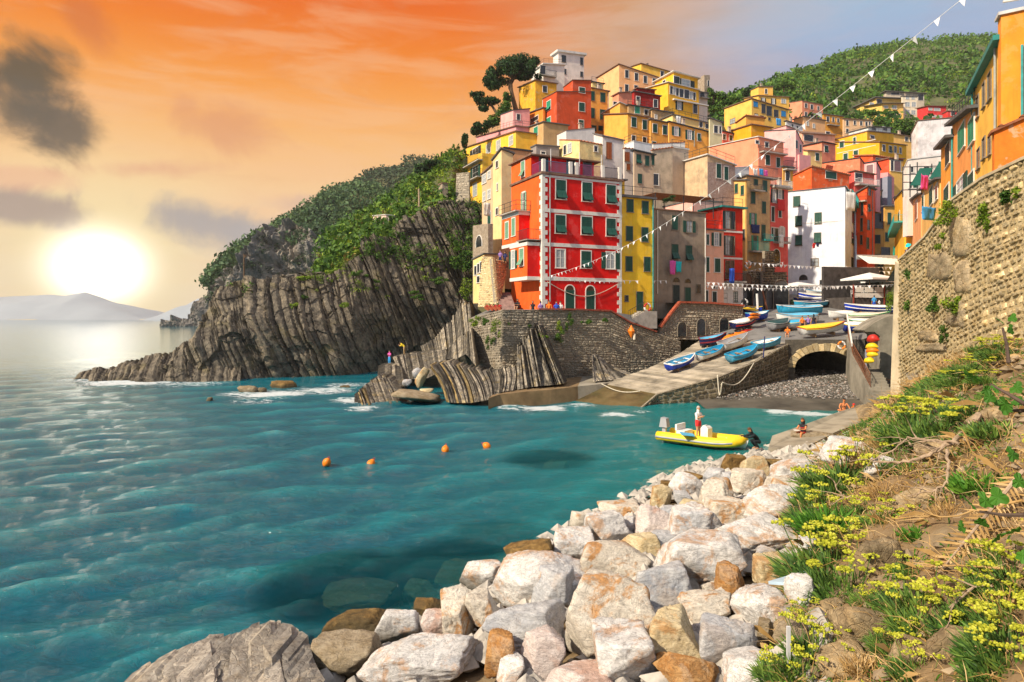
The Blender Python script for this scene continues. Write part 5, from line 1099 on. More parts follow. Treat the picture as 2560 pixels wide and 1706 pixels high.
house('peach house with a brown shuttered window near the stone wall','5',1342,72,1228,None,1200,1520,S(242,168,110),'sb1298,1365,24x170 sk1240,1470,20x90','',(24,150),yl=1285,roof='grey',over=.4,rt=.15,a=aR,Wd=7,terrain=False)
H_yal=house('deep yellow house with salmon upper wall at the mouth of the alley','5',1180,84,1085,1350,1150,1640,S(250,192,50),'sg1130,1440,30x120','',(30,100),yl=1250,roof='grey',over=.15,rt=.12,a=aR,terrain=False,bal=[('L',1090,1165,1545,1480,1.0,'t','t')])
house('big white mouldy house wall above the scaffolding','5',1312,88,1250,1720,485,960,S(226,216,216),'','',yl=610,yr=450,roof='brown',over=.1,rt=.1,a=-8,wk='worn',terrain=False)
house('white tiled lean-to house under the big white wall','5',1215,82,1165,1540,870,1200,S(228,214,206),'','sg1290,1100,50x80 d1240,1110,30x60 dk1400,960,40x60 dk1255,960,30x50 sG1465,1120,50x80',(50,80),yr=830,roof='white',over=.1,rt=.1,a=-8,terrain=False,bal=[('R',1340,1520,1060,950,1.0)],yl=980)
sc_=empty('scaffolding',P(*rp('5',1165,1230),78.5),R(-8),'thin metal scaffolding and dark green awning frames in front of the white lean-to house','scaffolding');k=78.5/F/3.9217
for i in range(6):
    m=MB();m.tube([(i*66*k,0,0),(i*66*k,0,(300+20*(i%3))*k)],.06,6);m.build('upright',M_iron,sc_)
for j in range(4):m=MB();m.tube([(0,-.08,(70+75*j)*k),(330*k,-.08,(70+75*j)*k)],.05,6);m.build('ledger',M_iron,sc_)
for(x0,z0,x1,z1)in((20,90,150,270),(190,150,330,330)):m=MB();m.hexa([(x0*k,-1.4,z0*k),(x0*k+1.4,-1.4,z0*k),(x1*k+1.4,-.12,z1*k),(x1*k,-.12,z1*k),(x0*k,-1.4,z0*k+.1),(x0*k+1.4,-1.4,z0*k+.1),(x1*k+1.4,-.12,z1*k+.1),(x1*k,-.12,z1*k+.1)]);m.build('green_awning',mat('dark_green_awning',(.01,.10,.07),.7),sc_)
# ---------------------------------------------------------------- ground under the village
HOUSES+=[(44,80,5.5,1,1,0),(52,86,6.5,1,1,0),(50,74,5,1,1,0),(60,84,7,1,1,0),(26,82,6.0,1,1,0),(32,92,8.0,1,1,0),(40,104,10.0,1,1,0),(48,116,12,1,1,0),(21,76,4.4,1,1,0),(12,74,6.5,1,1,0),(4,72,6.8,1,1,0),(-2,78,7,1,1,0),(58,100,9,1,1,0),(70,140,20,1,1,0)]
def village_ground():
    pts=[]
    for(x,y,z,w,d,a)in HOUSES:
        ca,sa=math.cos(a),math.sin(a);k=2.0 if w==1 else 5.5;pts.append((x,y,z-k));pts.append((x+w*.5*ca-d*.6*sa,y+w*.5*sa+d*.6*ca,z-k))
    Pn=np.array(pts);xs=np.arange(-4,150,1.8);ys=np.arange(73,262,1.8);X,Y=np.meshgrid(xs,ys)
    d2=(X[...,None]-Pn[:,0])**2+(Y[...,None]-Pn[:,1])**2;w=1/(d2+4)**2.2;Z=(w*Pn[:,2]).sum(-1)/w.sum(-1)
    Z+=.4*fbm(np.stack([X*.2,Y*.2,0*X],-1),3)
    left=(1290-CX)/F*Y
    Z=np.where(X<left-6,Z-(left-6-X)*1.2,Z)
    for(r,l)in rows[4:]:
        m_=((X-(r[0]+l[0])/2)**2+(Y-(r[1]+l[1])/2)**2)<90;Z=np.where(m_,np.minimum(Z,min(r[2],l[2])-.9),Z)
    tag(link('village_ground',npmesh('village_ground',np.stack([X,Y,Z],-1).reshape(-1,3),gridfaces(*X.shape),M_soil)),kind='structure')
village_ground()
# ================================================================ tilted strata rocks under the harbour wall
M_slab=rockmat('banded_slab_rock',(.022,.021,.020),(.125,.115,.10),(.42,.38,.31),(.34,.25,.09),1.6,None,.75,.9,.5)
M_oslab=rockmat('ochre_slab_rock',(.10,.07,.03),(.30,.215,.09),(.48,.38,.20),None,1.2,None,.3,.8)
M_bslab=rockmat('bleached_slab_rock',(.10,.09,.08),(.29,.265,.235),(.50,.47,.42),(.26,.19,.10),2.2,(.35,.1,.9),.3,.9,.4)
def slabs(root,top,bot,n,depth,sag=0.0,mats=None,seed=0,jy=.75,jt=.3,seg=7,ochre=()):
    """beds seen on edge: top and bottom polylines of (px, py, distance)"""
    rs=random.Random(seed)
    def at(pl,u):
        L=len(pl)-1;i=min(int(u*L),L-1);f=u*L-i;a,b_=pl[i],pl[i+1];return[a[k]*(1-f)+b_[k]*f for k in range(3)]
    us=[0];
    for i in range(n):us.append(us[-1]+.35+1.3*rs.random()**1.5)
    us=[u/us[-1]for u in us]
    for i in range(n):
        u0,u1=us[i],us[i+1];dy=jy*(rs.random()-.5)*2;jt_=jt*(rs.random()-.6);m=MB();rings=[]
        for k in range(seg+1):
            t=k/seg;row=[]
            for u in(u0+.06*(u1-u0),u1-.04*(u1-u0)):
                a,b_=at(top,u),at(bot,u);t2=t+jt_*(1-t)*.4;px=a[0]*(1-t2)+b_[0]*t2;py=a[1]*(1-t2)+b_[1]*t2;Y=a[2]*(1-t2)+b_[2]*t2
                s_=math.sin(t*math.pi)*sag;py-=s_*.6;px+=s_
                Y+=dy*(.4+.6*(1-t))+.22*(rs.random()-.5);row.append(P(px,py,Y))
            rings.append(row)
        for a,b_ in rings:
            m.v+=[tuple(a),tuple(b_),(b_.x*(1+depth/b_.y*.7)+.3,b_.y+depth,b_.z-.02*depth),(a.x*(1+depth/a.y*.7)+.3,a.y+depth,a.z-.02*depth)]
        for k in range(seg):
            b0=k*4
            for e in range(4):m.f.append((b0+e,b0+(e+1)%4,b0+4+(e+1)%4,b0+4+e));m.mi.append(0)
        m.f+=[(3,2,1,0),tuple(seg*4+e for e in range(4))];m.mi+=[0,0]
        m.build('rock_slab',mats or(M_oslab if i in ochre else M_slab),root)
def e3(x,y,Y):px,py=rp('E',x,y);return(px,py,Y)
def a3(x,y,Y):px,py=rp('A',x,y);return(px,py,Y)
r1=empty('strata_rock',(0,0,0),0,'curving black and cream striped rock beds below the promenade corner','rock')
slabs(r1,[e3(1215,930,58.5),e3(1340,900,60),e3(1560,890,61),e3(1800,965,61.2),e3(2091,985,60.8),a3(480,770,60.6),a3(640,720,61)],[e3(1440,1390,55.4),e3(1560,1400,55),e3(1760,1400,54.6),a3(330,1095,54.2),a3(430,1060,54.4),a3(480,1010,55),a3(620,990,56)],66,5,5,seed=1,ochre=(1,2,12,22))
r2=empty('strata_rock',(0,0,0),0,'tall leaning grey slab rock jutting up against the harbour wall','rock')
slabs(r2,[a3(640,560,61.4),a3(700,500,61.2),a3(800,400,61.2),a3(850,345,61.6),a3(905,350,61.8)],[a3(640,985,56.4),a3(780,960,56.8),a3(900,945,57.2),a3(1050,935,57.6),a3(1140,920,58)],30,3,0,seed=2,jy=.9,jt=.5)
r3=empty('strata_rock',(0,0,0),0,'small wedge of dark slabs at the wall foot near the slipway','rock')
slabs(r3,[a3(1425,620,63),a3(1480,640,63),a3(1560,710,63.3),a3(1640,760,63.8)],[a3(1440,900,59.8),a3(1580,890,60.5),a3(1740,880,61.5),a3(1880,855,62.6)],15,2,0,seed=3,jy=.4)
r4=empty('strata_rock',(0,0,0),0,'dark vertical rock ledge where two people stand above the sea','rock')
slabs(r4,[e3(740,800,77),e3(900,770,77.5),e3(1080,735,78),e3(1280,715,78),e3(1430,705,77)],[e3(860,1080,70),e3(960,1090,69),e3(1160,1090,68),e3(1330,1010,68),e3(1470,900,70)],26,6,0,seed=4,jy=.6,jt=.12)
slabs(r4,[e3(556,915,73),e3(640,905,73),e3(760,905,73),e3(860,940,72)],[e3(530,1120,66),e3(640,1160,64),e3(760,1200,63),e3(900,1180,63)],10,6,0,seed=5,jy=.4,jt=.1)
r5=empty('strata_rock',(0,0,0),0,'low broken black rock tip washed by foam','rock')
slabs(r5,[e3(240,1290,57.5),e3(330,1225,58.5),e3(480,1110,62),e3(600,1050,64),e3(740,1130,62)],[e3(235,1400,56.3),e3(420,1440,55.6),e3(600,1450,55.4),e3(760,1450,55.3),e3(960,1440,55.3)],22,5,0,seed=6,jy=.8,jt=.4,ochre=(2,6))
r6=empty('strata_rock',(0,0,0),0,'grey ribbed rock slope climbing to the flowerpots left of the promenade','rock')
slabs(r6,[e3(1100,660,84),e3(1290,560,82),e3(1440,380,80),e3(1560,250,79),e3(1640,60,77),e3(1760,120,75)],[e3(1130,730,80),e3(1330,720,78),e3(1480,690,76),e3(1600,640,73),e3(1700,560,70),e3(1800,520,67)],34,5,0,seed=7,jy=.8)
slabs(r6,[e3(1440,720,74),e3(1560,590,72),e3(1700,480,69),e3(1770,450,66)],[e3(1420,830,72),e3(1580,820,68),e3(1700,760,66),e3(1830,920,62)],14,5,0,seed=8,jy=.5)
r7=empty('strata_rock',(0,0,0),0,'bleached grey layered rock with dry weed at the bottom edge of the photograph','rock')
def n3(x,y,Y):px,py=rp('N',x,y);return(px,py,Y)
slabs(r7,[n3(-20,1330,12.6),n3(200,1190,13.0),n3(420,1090,13.4),n3(520,1080,13.4)],[n3(200,1600,10.2),n3(360,1560,10.4),n3(440,1420,11),n3(500,1300,11.8)],10,.9,0,M_bslab,9,.12,.15)
slabs(r7,[n3(480,1130,13.0),n3(640,1060,13.3),n3(780,1010,13.6),n3(900,1030,13.4),n3(1000,1110,12.9)],[n3(330,1650,9.8),n3(560,1600,10),n3(840,1560,10.2),n3(960,1480,10.6),n3(1080,1400,11)],15,1.0,-6,M_bslab,10,.2,.15)
# ================================================================ boulders
def boulder_mesh(name,seed,sx,sy,sz,mt,sub=5,facets=10,rough=1.0):
    rs=np.random.RandomState(seed);bm=bmesh.new();bmesh.ops.create_icosphere(bm,subdivisions=sub,radius=1)
    V=np.array([v.co[:]for v in bm.verts]);Fc=np.array([[v.index for v in f.verts]for f in bm.faces]);bm.free()
    n=rs.randn(facets,3);n/=np.linalg.norm(n,axis=1,keepdims=True);d=.44+.22*rs.rand(facets)
    n=np.concatenate([n,np.array([[0,0,1.],[0,-1,.1],[.9,0,.2],[-.9,.1,.2]])]);d=np.concatenate([d,[.56,.62,.70,.70]]);n/=np.linalg.norm(n,axis=1,keepdims=True)
    c=np.maximum(V@n.T,.05);r=d/c;k=130.0
    r=-np.log(np.exp(-k*np.minimum(r,3)).sum(1)+np.exp(-k*1.0))/k
    Q=V*r[:,None];q=Q*2.2+seed*3.1
    h=.018*fbm(q,3)-.055*np.abs(fbm(q*2.6,5,.6))+.012*fbm(q*9,2)
    crack=np.abs(fbm(q*.8+9,2));h-=.05*np.clip(1-crack/.035,0,1)
    Q=Q*(1+rough*h)[:,None];Q=Q/np.abs(Q).max(0)*np.array([sx,sy,sz])*.96
    return npmesh(name,Q,Fc,mt,True)
def bmat(name,base,lo,hi,rust,rf,bluish=None):
    if name in _M:return _M[name]
    mt=bpy.data.materials.new(name);mt.use_nodes=True;N=NT(mt.node_tree);m=N.m
    oc=N.n('ShaderNodeTexCoord').outputs['Object'];oi=N.n('ShaderNodeObjectInfo').outputs['Random']
    off=N.n('ShaderNodeVectorMath',operation='ADD',i={0:oc});cx=N.n('ShaderNodeCombineXYZ',i={0:m('MULTIPLY',oi,37.0),1:m('MULTIPLY',oi,91.0),2:oi});N.link(cx.outputs[0],off.inputs[1]);v=off.outputs[0]
    n1=N.noise(v,1.6,9,.7,.5);n2=N.noise(N.mapv(v,(1,1,2.2),rot=(.5,.3,0)),3.2,9,.72,1.0)
    col=N.ramp(m('ADD',m('MULTIPLY',n1,.45),m('MULTIPLY',n2,.55)),[(.34,lo),(.47,base),(.62,hi)])
    if bluish:col=N.mix(m('MULTIPLY',N.sstep(N.noise(N.mapv(v,loc=(7,1,3)),1.1,4,.6),.5,.7),.6),col,bluish)
    col=N.mix(m('MULTIPLY',N.sstep(N.noise(N.mapv(v,loc=(2,5,8)),1.1,8,.72,.6),.50,.60),rf),col,rust)
    vn=N.noise(N.mapv(v,(1,1,3),rot=(.9,.4,.2)),2.2,9,.75,2.0)
    col=N.mix(m('MULTIPLY',N.sstep(m('ABSOLUTE',m('SUBTRACT',vn,.5)),.022,.0),.75),col,tuple(x*.3 for x in lo))
    wz=N.n('ShaderNodeSeparateXYZ',i={0:N.n('ShaderNodeNewGeometry').outputs['Position']}).outputs[2]
    col=N.mix(m('MULTIPLY',N.sstep(m('ADD',wz,m('MULTIPLY',n1,.5)),.75,.35),.8),col,(.07,.055,.03))
    b=N.n('ShaderNodeBsdfPrincipled',i={'Base Color':col,'Roughness':.82,'Specular IOR Level':.25})
    h=m('ADD',N.noise(v,7,10,.72,.4),m('MULTIPLY',vn,.5));bn=N.n('ShaderNodeBump',i={'Strength':.75,'Distance':.09,'Height':h});N.link(bn.outputs[0],b.inputs['Normal'])
    N.link(b.outputs[0],N.n('ShaderNodeOutputMaterial').inputs[0]);_M[name]=mt;return mt
BM={'w':bmat('white_boulder_stone',(.63,.61,.585),(.33,.32,.315),(.84,.82,.79),(.50,.24,.07),.65,(.45,.48,.53)),
      'c':bmat('cream_boulder_stone',(.60,.54,.45),(.30,.26,.22),(.72,.67,.58),(.50,.24,.07),.9),
      'g':bmat('grey_boulder_stone',(.44,.445,.46),(.27,.275,.29),(.62,.615,.61),(.46,.30,.17),.3,(.33,.36,.42)),
      'p':bmat('pinkish_boulder_stone',(.62,.53,.49),(.42,.33,.30),(.74,.66,.62),(.48,.22,.12),.5),
      'y':bmat('yellowish_boulder_stone',(.58,.47,.28),(.38,.28,.14),(.70,.60,.40),(.50,.24,.07),.7),
      'r':bmat('rust_boulder_stone',(.42,.20,.06),(.24,.10,.03),(.55,.34,.15),(.50,.42,.32),.4),
      'b':bmat('brown_wet_boulder_stone',(.20,.115,.035),(.075,.05,.02),(.36,.23,.08),(.06,.05,.025),.6),
      't':bmat('tan_slab_stone',(.30,.235,.15),(.14,.11,.07),(.42,.35,.25),(.18,.12,.05),.5)}
eX=lambda Y:np.interp(Y,[5,8,14,17,21,26,32,36,40,46],[-11,-9,-4.5,-2.8,-.4,2.6,6.7,11,15,22])
bX=lambda Y:np.interp(Y,[5,9.2,17,28,37,44],[1.8,3.7,7.1,13,19.5,26])
def fgz(X,Y):
    X=np.asarray(X,float);Y=np.asarray(Y,float);e,b_,w=eX(Y),bX(Y),wx(Y)
    zb=np.interp(Y,[8,20,30,37,42],[2.0,2.0,1.7,1.1,.6]);zw=np.interp(Y,[10,22,28,38,41],[6.3,6.1,4.9,1.7,.8])
    t=np.clip((X-b_)/np.maximum(w-b_,.5),0,1.3);up=zb+(zw-zb)*(.35*t+.65*t*t*(3-2*np.minimum(t,1))*.9+.1*t)
    s=np.clip((X-e)/np.maximum(b_-e,.5),0,1);mid=-.35+(zb-.1)*(s**.8)
    und=-.35-.45*(e-X)
    z=np.where(X<e,und,np.where(X<b_,mid,up))
    return np.maximum(z,-3.1)
def hit(px,py,z_off=0.0,near=5.0):
    k,q_=(px-CX)/F,(py-HY)/F;Y=near
    while Y<60:
        if CZ-q_*Y<=float(fgz(k*Y,Y))+z_off:break
        Y+=.05
    return Vector((k*Y,Y,CZ-q_*Y))
xs=np.linspace(-14,30,210);ys=np.linspace(3,47,230);XX,YY=np.meshgrid(xs,ys);ZZ=fgz(XX,YY)
q3=np.stack([XX,YY,0*XX],-1);inb=np.clip((XX-bX(YY))/2+.5,0,1)
ZZ=ZZ+inb*(.22*fbm(q3*.7,4)+.10*fbm(q3*2.4+5,3)-.15*np.clip(1-np.abs(fbm(q3*.5+2,2))/.12,0,1))-.25*(1-inb)
M_fg=mat('dry_earth_bank',(.20,.135,.068),.95,.35,.9,.9,5,tint=(.33,.27,.18),tintf=.55,patch=(.13,.09,.045),patchf=.5)
tag(link('earth_bank',npmesh('earth_bank',np.stack([XX,YY,ZZ],-1).reshape(-1,3),gridfaces(230,210),M_fg)),kind='structure')
GB='boulders of the breakwater heap'
BL=[
 ('N',1760,1120,660,290,'w','large square white boulder with a flat pinkish top at the bottom of the photograph',1.0),
 ('L',310,925,620,330,'w','long pale boulder sloping to the sea beside the big brown wet rock',0),
 ('L',385,1000,280,260,'g','small blue grey boulder leaning on the long pale boulder',0),
 ('L',710,1165,580,560,'c','biggest cream boulder with a broad rust orange patch in the middle of the heap',0),
 ('L',200,1250,520,360,'g','broad grey white boulder left of the big rust patched boulder',0),
 ('L',30,1400,190,340,'r','upright rust brown boulder beside the square white boulder',0),
 ('L',105,1480,180,240,'w','narrow white boulder right of the upright rust brown boulder',0),
 ('L',290,1410,290,290,'p','pinkish white pointed boulder near the bottom edge',0),
 ('L',800,1420,450,350,'w','clean white boulder in front of the big rust patched boulder',0),
 ('L',1135,1300,320,370,'y','yellow ochre faced boulder right of the big rust patched boulder',0),
 ('L',1110,985,450,350,'g','large blue grey angular boulder in the middle of the heap',0),
 ('L',790,790,450,280,'c','cream and grey pyramid shaped boulder above the big rust patched boulder',0),
 ('L',500,690,260,250,'w','white boulder at the water edge next to the big brown wet rock',0),
 ('L',715,600,270,270,'w','blocky white boulder with vertical front by the water',0),
 ('L',555,545,140,130,'c','small cream boulder at the water left of the blocky white one',0),
 ('L',790,455,310,110,'c','long flat lichen spotted boulder lying at the water edge',0),
 ('L',1000,545,260,200,'p','rounded pinkish boulder with reddish hollows',0),
 ('L',1110,490,150,150,'g','small grey boulder behind the rounded pinkish boulder',0),
 ('L',930,690,240,190,'y','orange edged flat boulder under the blocky white one',0),
 ('L',1090,680,220,140,'g','small grey stone below the rounded pinkish boulder',0),
 ('L',1400,785,620,310,'w','very long pale grey boulder with orange upper edge in the heap centre',0),
 ('L',1295,575,340,230,'w','pale grey white boulder behind the very long boulder',0),
 ('L',1720,620,550,280,'w','long white boulder with grey stains next to the sea fennel',0),
 ('L',1440,370,240,200,'c','rounded cream boulder in the upper heap',0),
 ('L',1240,315,230,150,'w','smooth white boulder near the water in the upper heap',0),
 ('L',1080,370,150,160,'y','tan leaning boulder at the water edge',0),
 ('L',1205,375,110,110,'g','small bluish stone right of the tan leaning boulder',0),
 ('L',1270,440,200,120,'y','yellowish low stone under the rounded cream boulder',0),
 ('L',1520,455,290,150,'c','flat topped orange tinted boulder in the upper heap',0),
 ('L',1815,415,380,230,'w','white boulder with black cracks under the fennel',0),
 ('L',1885,310,250,200,'c','cream boulder behind the black cracked boulder',0),
 ('L',1635,262,230,150,'c','cream orange flecked boulder behind the rounded cream boulder',0),
 ('L',1680,185,180,140,'y','yellowish pointed boulder near the inflatable boat',0),
 ('L',1540,165,170,110,'b','brown wet boulder nearest the inflatable boat',0),
 ('L',1420,255,140,130,'g','grey upright stone left of the orange flecked boulder',0),
 ('L',1495,265,90,100,'g','dark grey chip of stone beside the grey upright stone',0),
 ('L',1265,255,170,90,'b','brown half sunk rock behind the smooth white boulder',0),
 ('L',1115,310,110,80,'b','small brown rock behind the tan leaning boulder',0),
 ('L',1800,165,170,100,'b','brown orange rock under the bathing platform',0),
 ('L',1990,205,360,190,'w','big smooth white boulder with curved ridges below the platform',0),
 ('L',1525,960,170,260,'r','orange rusty boulder standing beside the very long boulder',0),
 ('L',1800,860,310,230,'y','orange cream boulder under the pale blue board',0),
 ('L',1705,1090,350,340,'w','white boulder with yellow stains right of the orange rusty boulder',0),
 ('L',1390,1120,350,220,'c','pinkish grey low boulder below the blue grey angular one',0),
 ('L',1520,1340,400,290,'g','broad grey boulder at the lower right of the heap',0),
 ('L',1685,1490,400,280,'w','bright white craggy boulder at the bottom right of the heap',0),
 ('L',1250,1530,430,230,'r','white boulder with dark rust streak at the bottom edge',0),
 ('L',530,1560,420,190,'p','flat pinkish white boulder cut by the bottom edge',0),
 ('L',1990,1020,180,210,'w','bluish white shard of rock under the fennel clump',0),
 ('L',2030,720,150,150,'w','white block of rock half hidden by the green fennel',0),
 ('L',1740,1230,100,190,'t','tan upright splinter of rock by the earth bank',0),
 ('L',1915,1275,250,190,'t','tan lichen covered slab rock by the earth bank',0),
 ('L',1755,745,130,90,'g','small grey stone under the long white boulder',0),
 ('N',1610,935,250,190,'w','white wedge boulder behind the square white boulder',0),
 ('N',1815,930,180,160,'p','pale pink boulder right of the white wedge boulder',0),
 ('N',1930,845,210,310,'c','tall cream boulder standing by the brown water rock',0),
 ('N',2095,835,190,270,'c','cream tapering boulder leaning on the tall cream boulder',0),
 ('N',2115,625,270,180,'w','white rough boulder at the top of the lower heap near the water',0),
 ('N',1785,820,190,140,'b','dark brown wet rock between the tall cream boulder and the sea',0),
 ('N',1410,930,390,220,'b','golden brown weedy boulder at the waterline',0),
 ('N',1290,1130,380,210,'t','flat tan rock shelf beside the bleached layered rock',0),
 ('L',200,770,390,290,'b','big golden brown wet boulder at the water',0),
 ('M',500,280,270,170,'w','large white boulder half behind dry twigs under the platform',0),
 ('M',690,370,180,100,'w','pale stone among dry twigs on the bank',0),
 ('L',1350,1240,150,130,'g','small grey stone between the yellow and broad grey boulders',0),
 ('L',1390,990,130,130,'c','small cream stone right of the blue grey angular boulder',0),
 ('L',620,1000,130,180,'g','grey stone wedged between the pyramid and long pale boulders',0),
 ('L',590,700,90,110,'g','grey stone wedged left of the blocky white boulder',0),
 ('L',880,570,110,130,'g','grey stone wedged right of the blocky white boulder',0),
]
for i,(rg,x,y,w,h,k,lab,up)in enumerate(BL):
    px,py=rp(rg,x,y);s=REG[rg][2];wp,hp=w/s,h/s
    g0=hit(px,py+hp*.30);Yc=g0.y;r=wp/2/F*Yc*1.18;rz=hp/2/F*Yc*1.18
    c=P(px,py,Yc);c.y+=r*.25
    me=boulder_mesh('boulder',100+i*7,r,(r*.55+rz*.5),rz,BM[k]);o=link('boulder',me,None,c);o.rotation_euler=(0,0,.0)
    tag(o,lab,'boulder',GB)
# hidden fill stones in the gaps
xy=[];rs=np.random.RandomState(17)
for _ in range(2600):
    Y=8+30*rs.rand();X=eX(Y)+.9+(bX(Y)-eX(Y)-.1)*rs.rand();xy.append((X,Y))
pebbles('gap_stones',np.array(xy),lambda a,b_:fgz(a,b_)-.12,.07,.46,mat('gap_stone',(.40,.37,.33),.9,.4,2,.5,9),18)
# rocks lying under the water and out in the bay
for j,(rg,x,y,w,h,z,k,lab)in enumerate([('N',1370,690,470,170,-.45,'b','brown rock showing through the water off the boulders'),('N',1990,560,340,150,-.45,'b','rock under the water next to the big golden brown boulder'),('L',380,150,220,130,-.55,'b','greenish rock under the water off the inflatable boat'),
                                           ('N',1760,690,260,120,-.9,'t','small dark rock under the water close to the shore')]):
    g=G(*rp(rg,x,y),z);s=REG[rg][2];r=w/s/2/F*g.y;tag(link('sunken_rock',boulder_mesh('sunken_rock',500+j,r,r*1.1,.5,BM[k]),None,g-Vector((0,0,.3))),lab,'rock','rocks under the water')
for j,(px,py,w,hgt,k,lab)in enumerate([(622,970,62,26,'t','tan rock awash in foam off the cliff'),(708,960,70,22,'b','dark rock awash beside the tan one off the cliff'),(862,966,40,10,'b','flat dark rock barely out of the water near the strata rocks'),(524,996,18,12,'t','tiny lone rock out in the bay'),(655,975,30,12,'t','small rock right of the tan rock in the foam')]):
    g=G(px,py+hgt*.4,0);r=w/2/F*g.y;tag(link('sea_rock',boulder_mesh('sea_rock',600+j,r,r*.9,hgt/F*g.y*.9,BM[k],3,rough=2.4),None,g),lab,'rock','rocks awash in the bay')
# boulders lodged in the strata rocks
for j,(x,y,w,h,Y,k,lab,tl)in enumerate([(935,1125,150,130,60.5,'g','round grey boulder lodged among the strata rocks',0),(1125,1060,130,330,60,'y','tall tan boulder leaning among the strata rocks',.5),(1060,1000,170,190,62,'g','grey boulder behind the tall tan boulder',.4),(1100,1300,800,165,56.8,'t','long brown boulder lying at the water under the strata rocks',-.16),(1185,1240,200,100,58,'y','small golden boulder on top of the long brown boulder',0)]):
    c=P(*rp('E',x,y),Y);s=5.2275;r=w/s/2/F*Y;o=link('boulder',boulder_mesh('boulder',700+j,r,min(r,1.6),h/s/2/F*Y,BM[k],3),None,c);o.rotation_euler=(0,-tl if tl<0 else tl,0);tag(o,lab,'boulder','boulders among the strata rocks')
# bedrock on the earth bank and natural rock foot of the big wall
for j,(x,y,w,h,k,lab)in enumerate([(660,960,240,260,'t','brown layered rock face in the middle of the bank'),(610,1320,300,240,'t','dark brown layered rock low on the bank'),(390,1200,160,180,'t','tan cracked rock at the bottom of the fennel'),(1140,1400,330,160,'t','large tan lichen rock at the lower right bank'),(900,1450,200,130,'t','tan rock left of the large lichen rock'),(470,1490,260,130,'t','low tan rock at the bottom edge of the bank'),(930,560,240,160,'t','smooth brown rock slab under the dry branches'),(1000,290,200,110,'t','brown rock under the fallen branch'),(1180,950,240,130,'t','brown rock slab among dry stalks'),(200,1260,160,170,'t','striped tan slab beside the boulders'),(1330,90,240,90,'t','tan ledge of rock below the big wall')]):
    px,py=rp('M',x,y);g=hit(px,py);r=w/2.2212/2/F*g.y*1.1;o=link('bank_rock',boulder_mesh('bank_rock',800+j,r*1.3,r*1.0,h/2.2212/2/F*g.y*1.35,rockmat('bank_rock_stone',(.11,.08,.045),(.27,.205,.12),(.42,.34,.22),(.20,.12,.05),2.2,(.3,-.3,.9),.25,.9),4,9,1.6),None,g+Vector((0,.2*r,.05*r)));o.rotation_euler=(.2*random.uniform(-1,1),.3*random.uniform(-1,1),0);tag(o,lab,'rock','rocks on the earth bank')
wf=empty('wall_foot_rock',(0,0,0),0,'vertical brown rock foot under the rendered end of the high wall','rock')
def c3(x,y,Y):px,py=rp('C',x,y);return(px,py,Y)
slabs(wf,[c3(690,1180,38),c3(760,1050,37.5),c3(840,1010,36.5),c3(900,1130,35)],[c3(710,1460,34),c3(790,1440,33),c3(880,1420,32),c3(980,1400,31)],9,3,0,rockmat('bank_rock_stone',(.11,.08,.045),(.27,.205,.12),(.42,.34,.22)),11,.3,.2)
slabs(wf,[c3(340,1320,42),c3(470,1270,43),c3(640,1260,42),c3(690,1300,40)],[c3(300,1480,38),c3(420,1500,38),c3(620,1480,37),c3(720,1500,35)],9,4,0,rockmat('bank_rock_stone',(.11,.08,.045),(.27,.205,.12),(.42,.34,.22)),12,.5,.4)
m=MB();ap=[c3(760,900,37.6),c3(1000,800,33.5),c3(1200,830,31),c3(1250,1150,28.5),c3(1130,1390,28.5),c3(960,1330,31.5),c3(860,1080,34.5)];ap=[P(*p)+Vector((-.15,0,0))for p in ap];bk=[p+Vector((2.5,.6,0))for p in ap];n=len(ap)
m.add(ap+bk,[tuple(range(n))]+[(i,n+i,n+(i+1)%n,(i+1)%n)for i in range(n)]);m.build('cement_apron',mat('grey_cement_render',(.27,.245,.20),.85,.2,.6,.3,4,tint=(.36,.30,.2),tintf=.5,streak=.3),gw)
# ================================================================ trees of the village
def crown(root,blobs,nleaf,size,mt,seed,name='crown'):
    q_,f=leafcloud([b_[:3]for b_ in blobs],[b_[3:]for b_ in blobs],nleaf,size,seed,shell=.45,flat=.3)
    o=link(name,npmesh(name,q_,f,mt,False),root);return o
def rel(px,py,Y,o):return P(px,py,Y)-o
Yp=146;o=P(*rp('1',690,880),Yp)
pine=empty('umbrella_pine',o,0,'tall umbrella pine with flat dome crown beside the white tower','tree')
p1=lambda x,y,Y=Yp:P(*rp('1',x,y),Y)-o
m=MB();m.tube([p1(690,900),p1(660,780),p1(640,690),p1(635,600),p1(650,500)],[.55,.45,.38,.32,.2],8);m.tube([p1(650,720),p1(615,650),p1(612,560)],[.3,.24,.15],6);m.tube([p1(637,600),p1(700,490),p1(760,440)],[.25,.18,.1],6);m.tube([p1(635,620),p1(560,560),p1(500,530)],[.22,.15,.09],6);m.build('trunk',M_bark,pine)
bl=[];rs=np.random.RandomState(2);k=Yp/F/4.612
for(x,y,w,h)in[(690,330,170,60),(560,390,130,70),(640,380,170,80),(760,360,150,80),(830,400,130,80),(700,440,150,60),(880,370,80,60),(800,480,100,60),(560,460,90,50),(430,480,90,80),(400,560,80,90),(450,620,90,60),(500,560,80,60),(380,620,50,50),(850,510,70,60),(740,520,70,40)]:
    for j in range(4):q0=p1(x+w*.5*rs.randn()*.7,y+h*.4*rs.randn()*.6,Yp+rs.randn()*2.0);bl.append((*q0,w*k*.66,w*k*.66,h*k*.85))
crown(pine,bl,190,.26,G_dark,3)
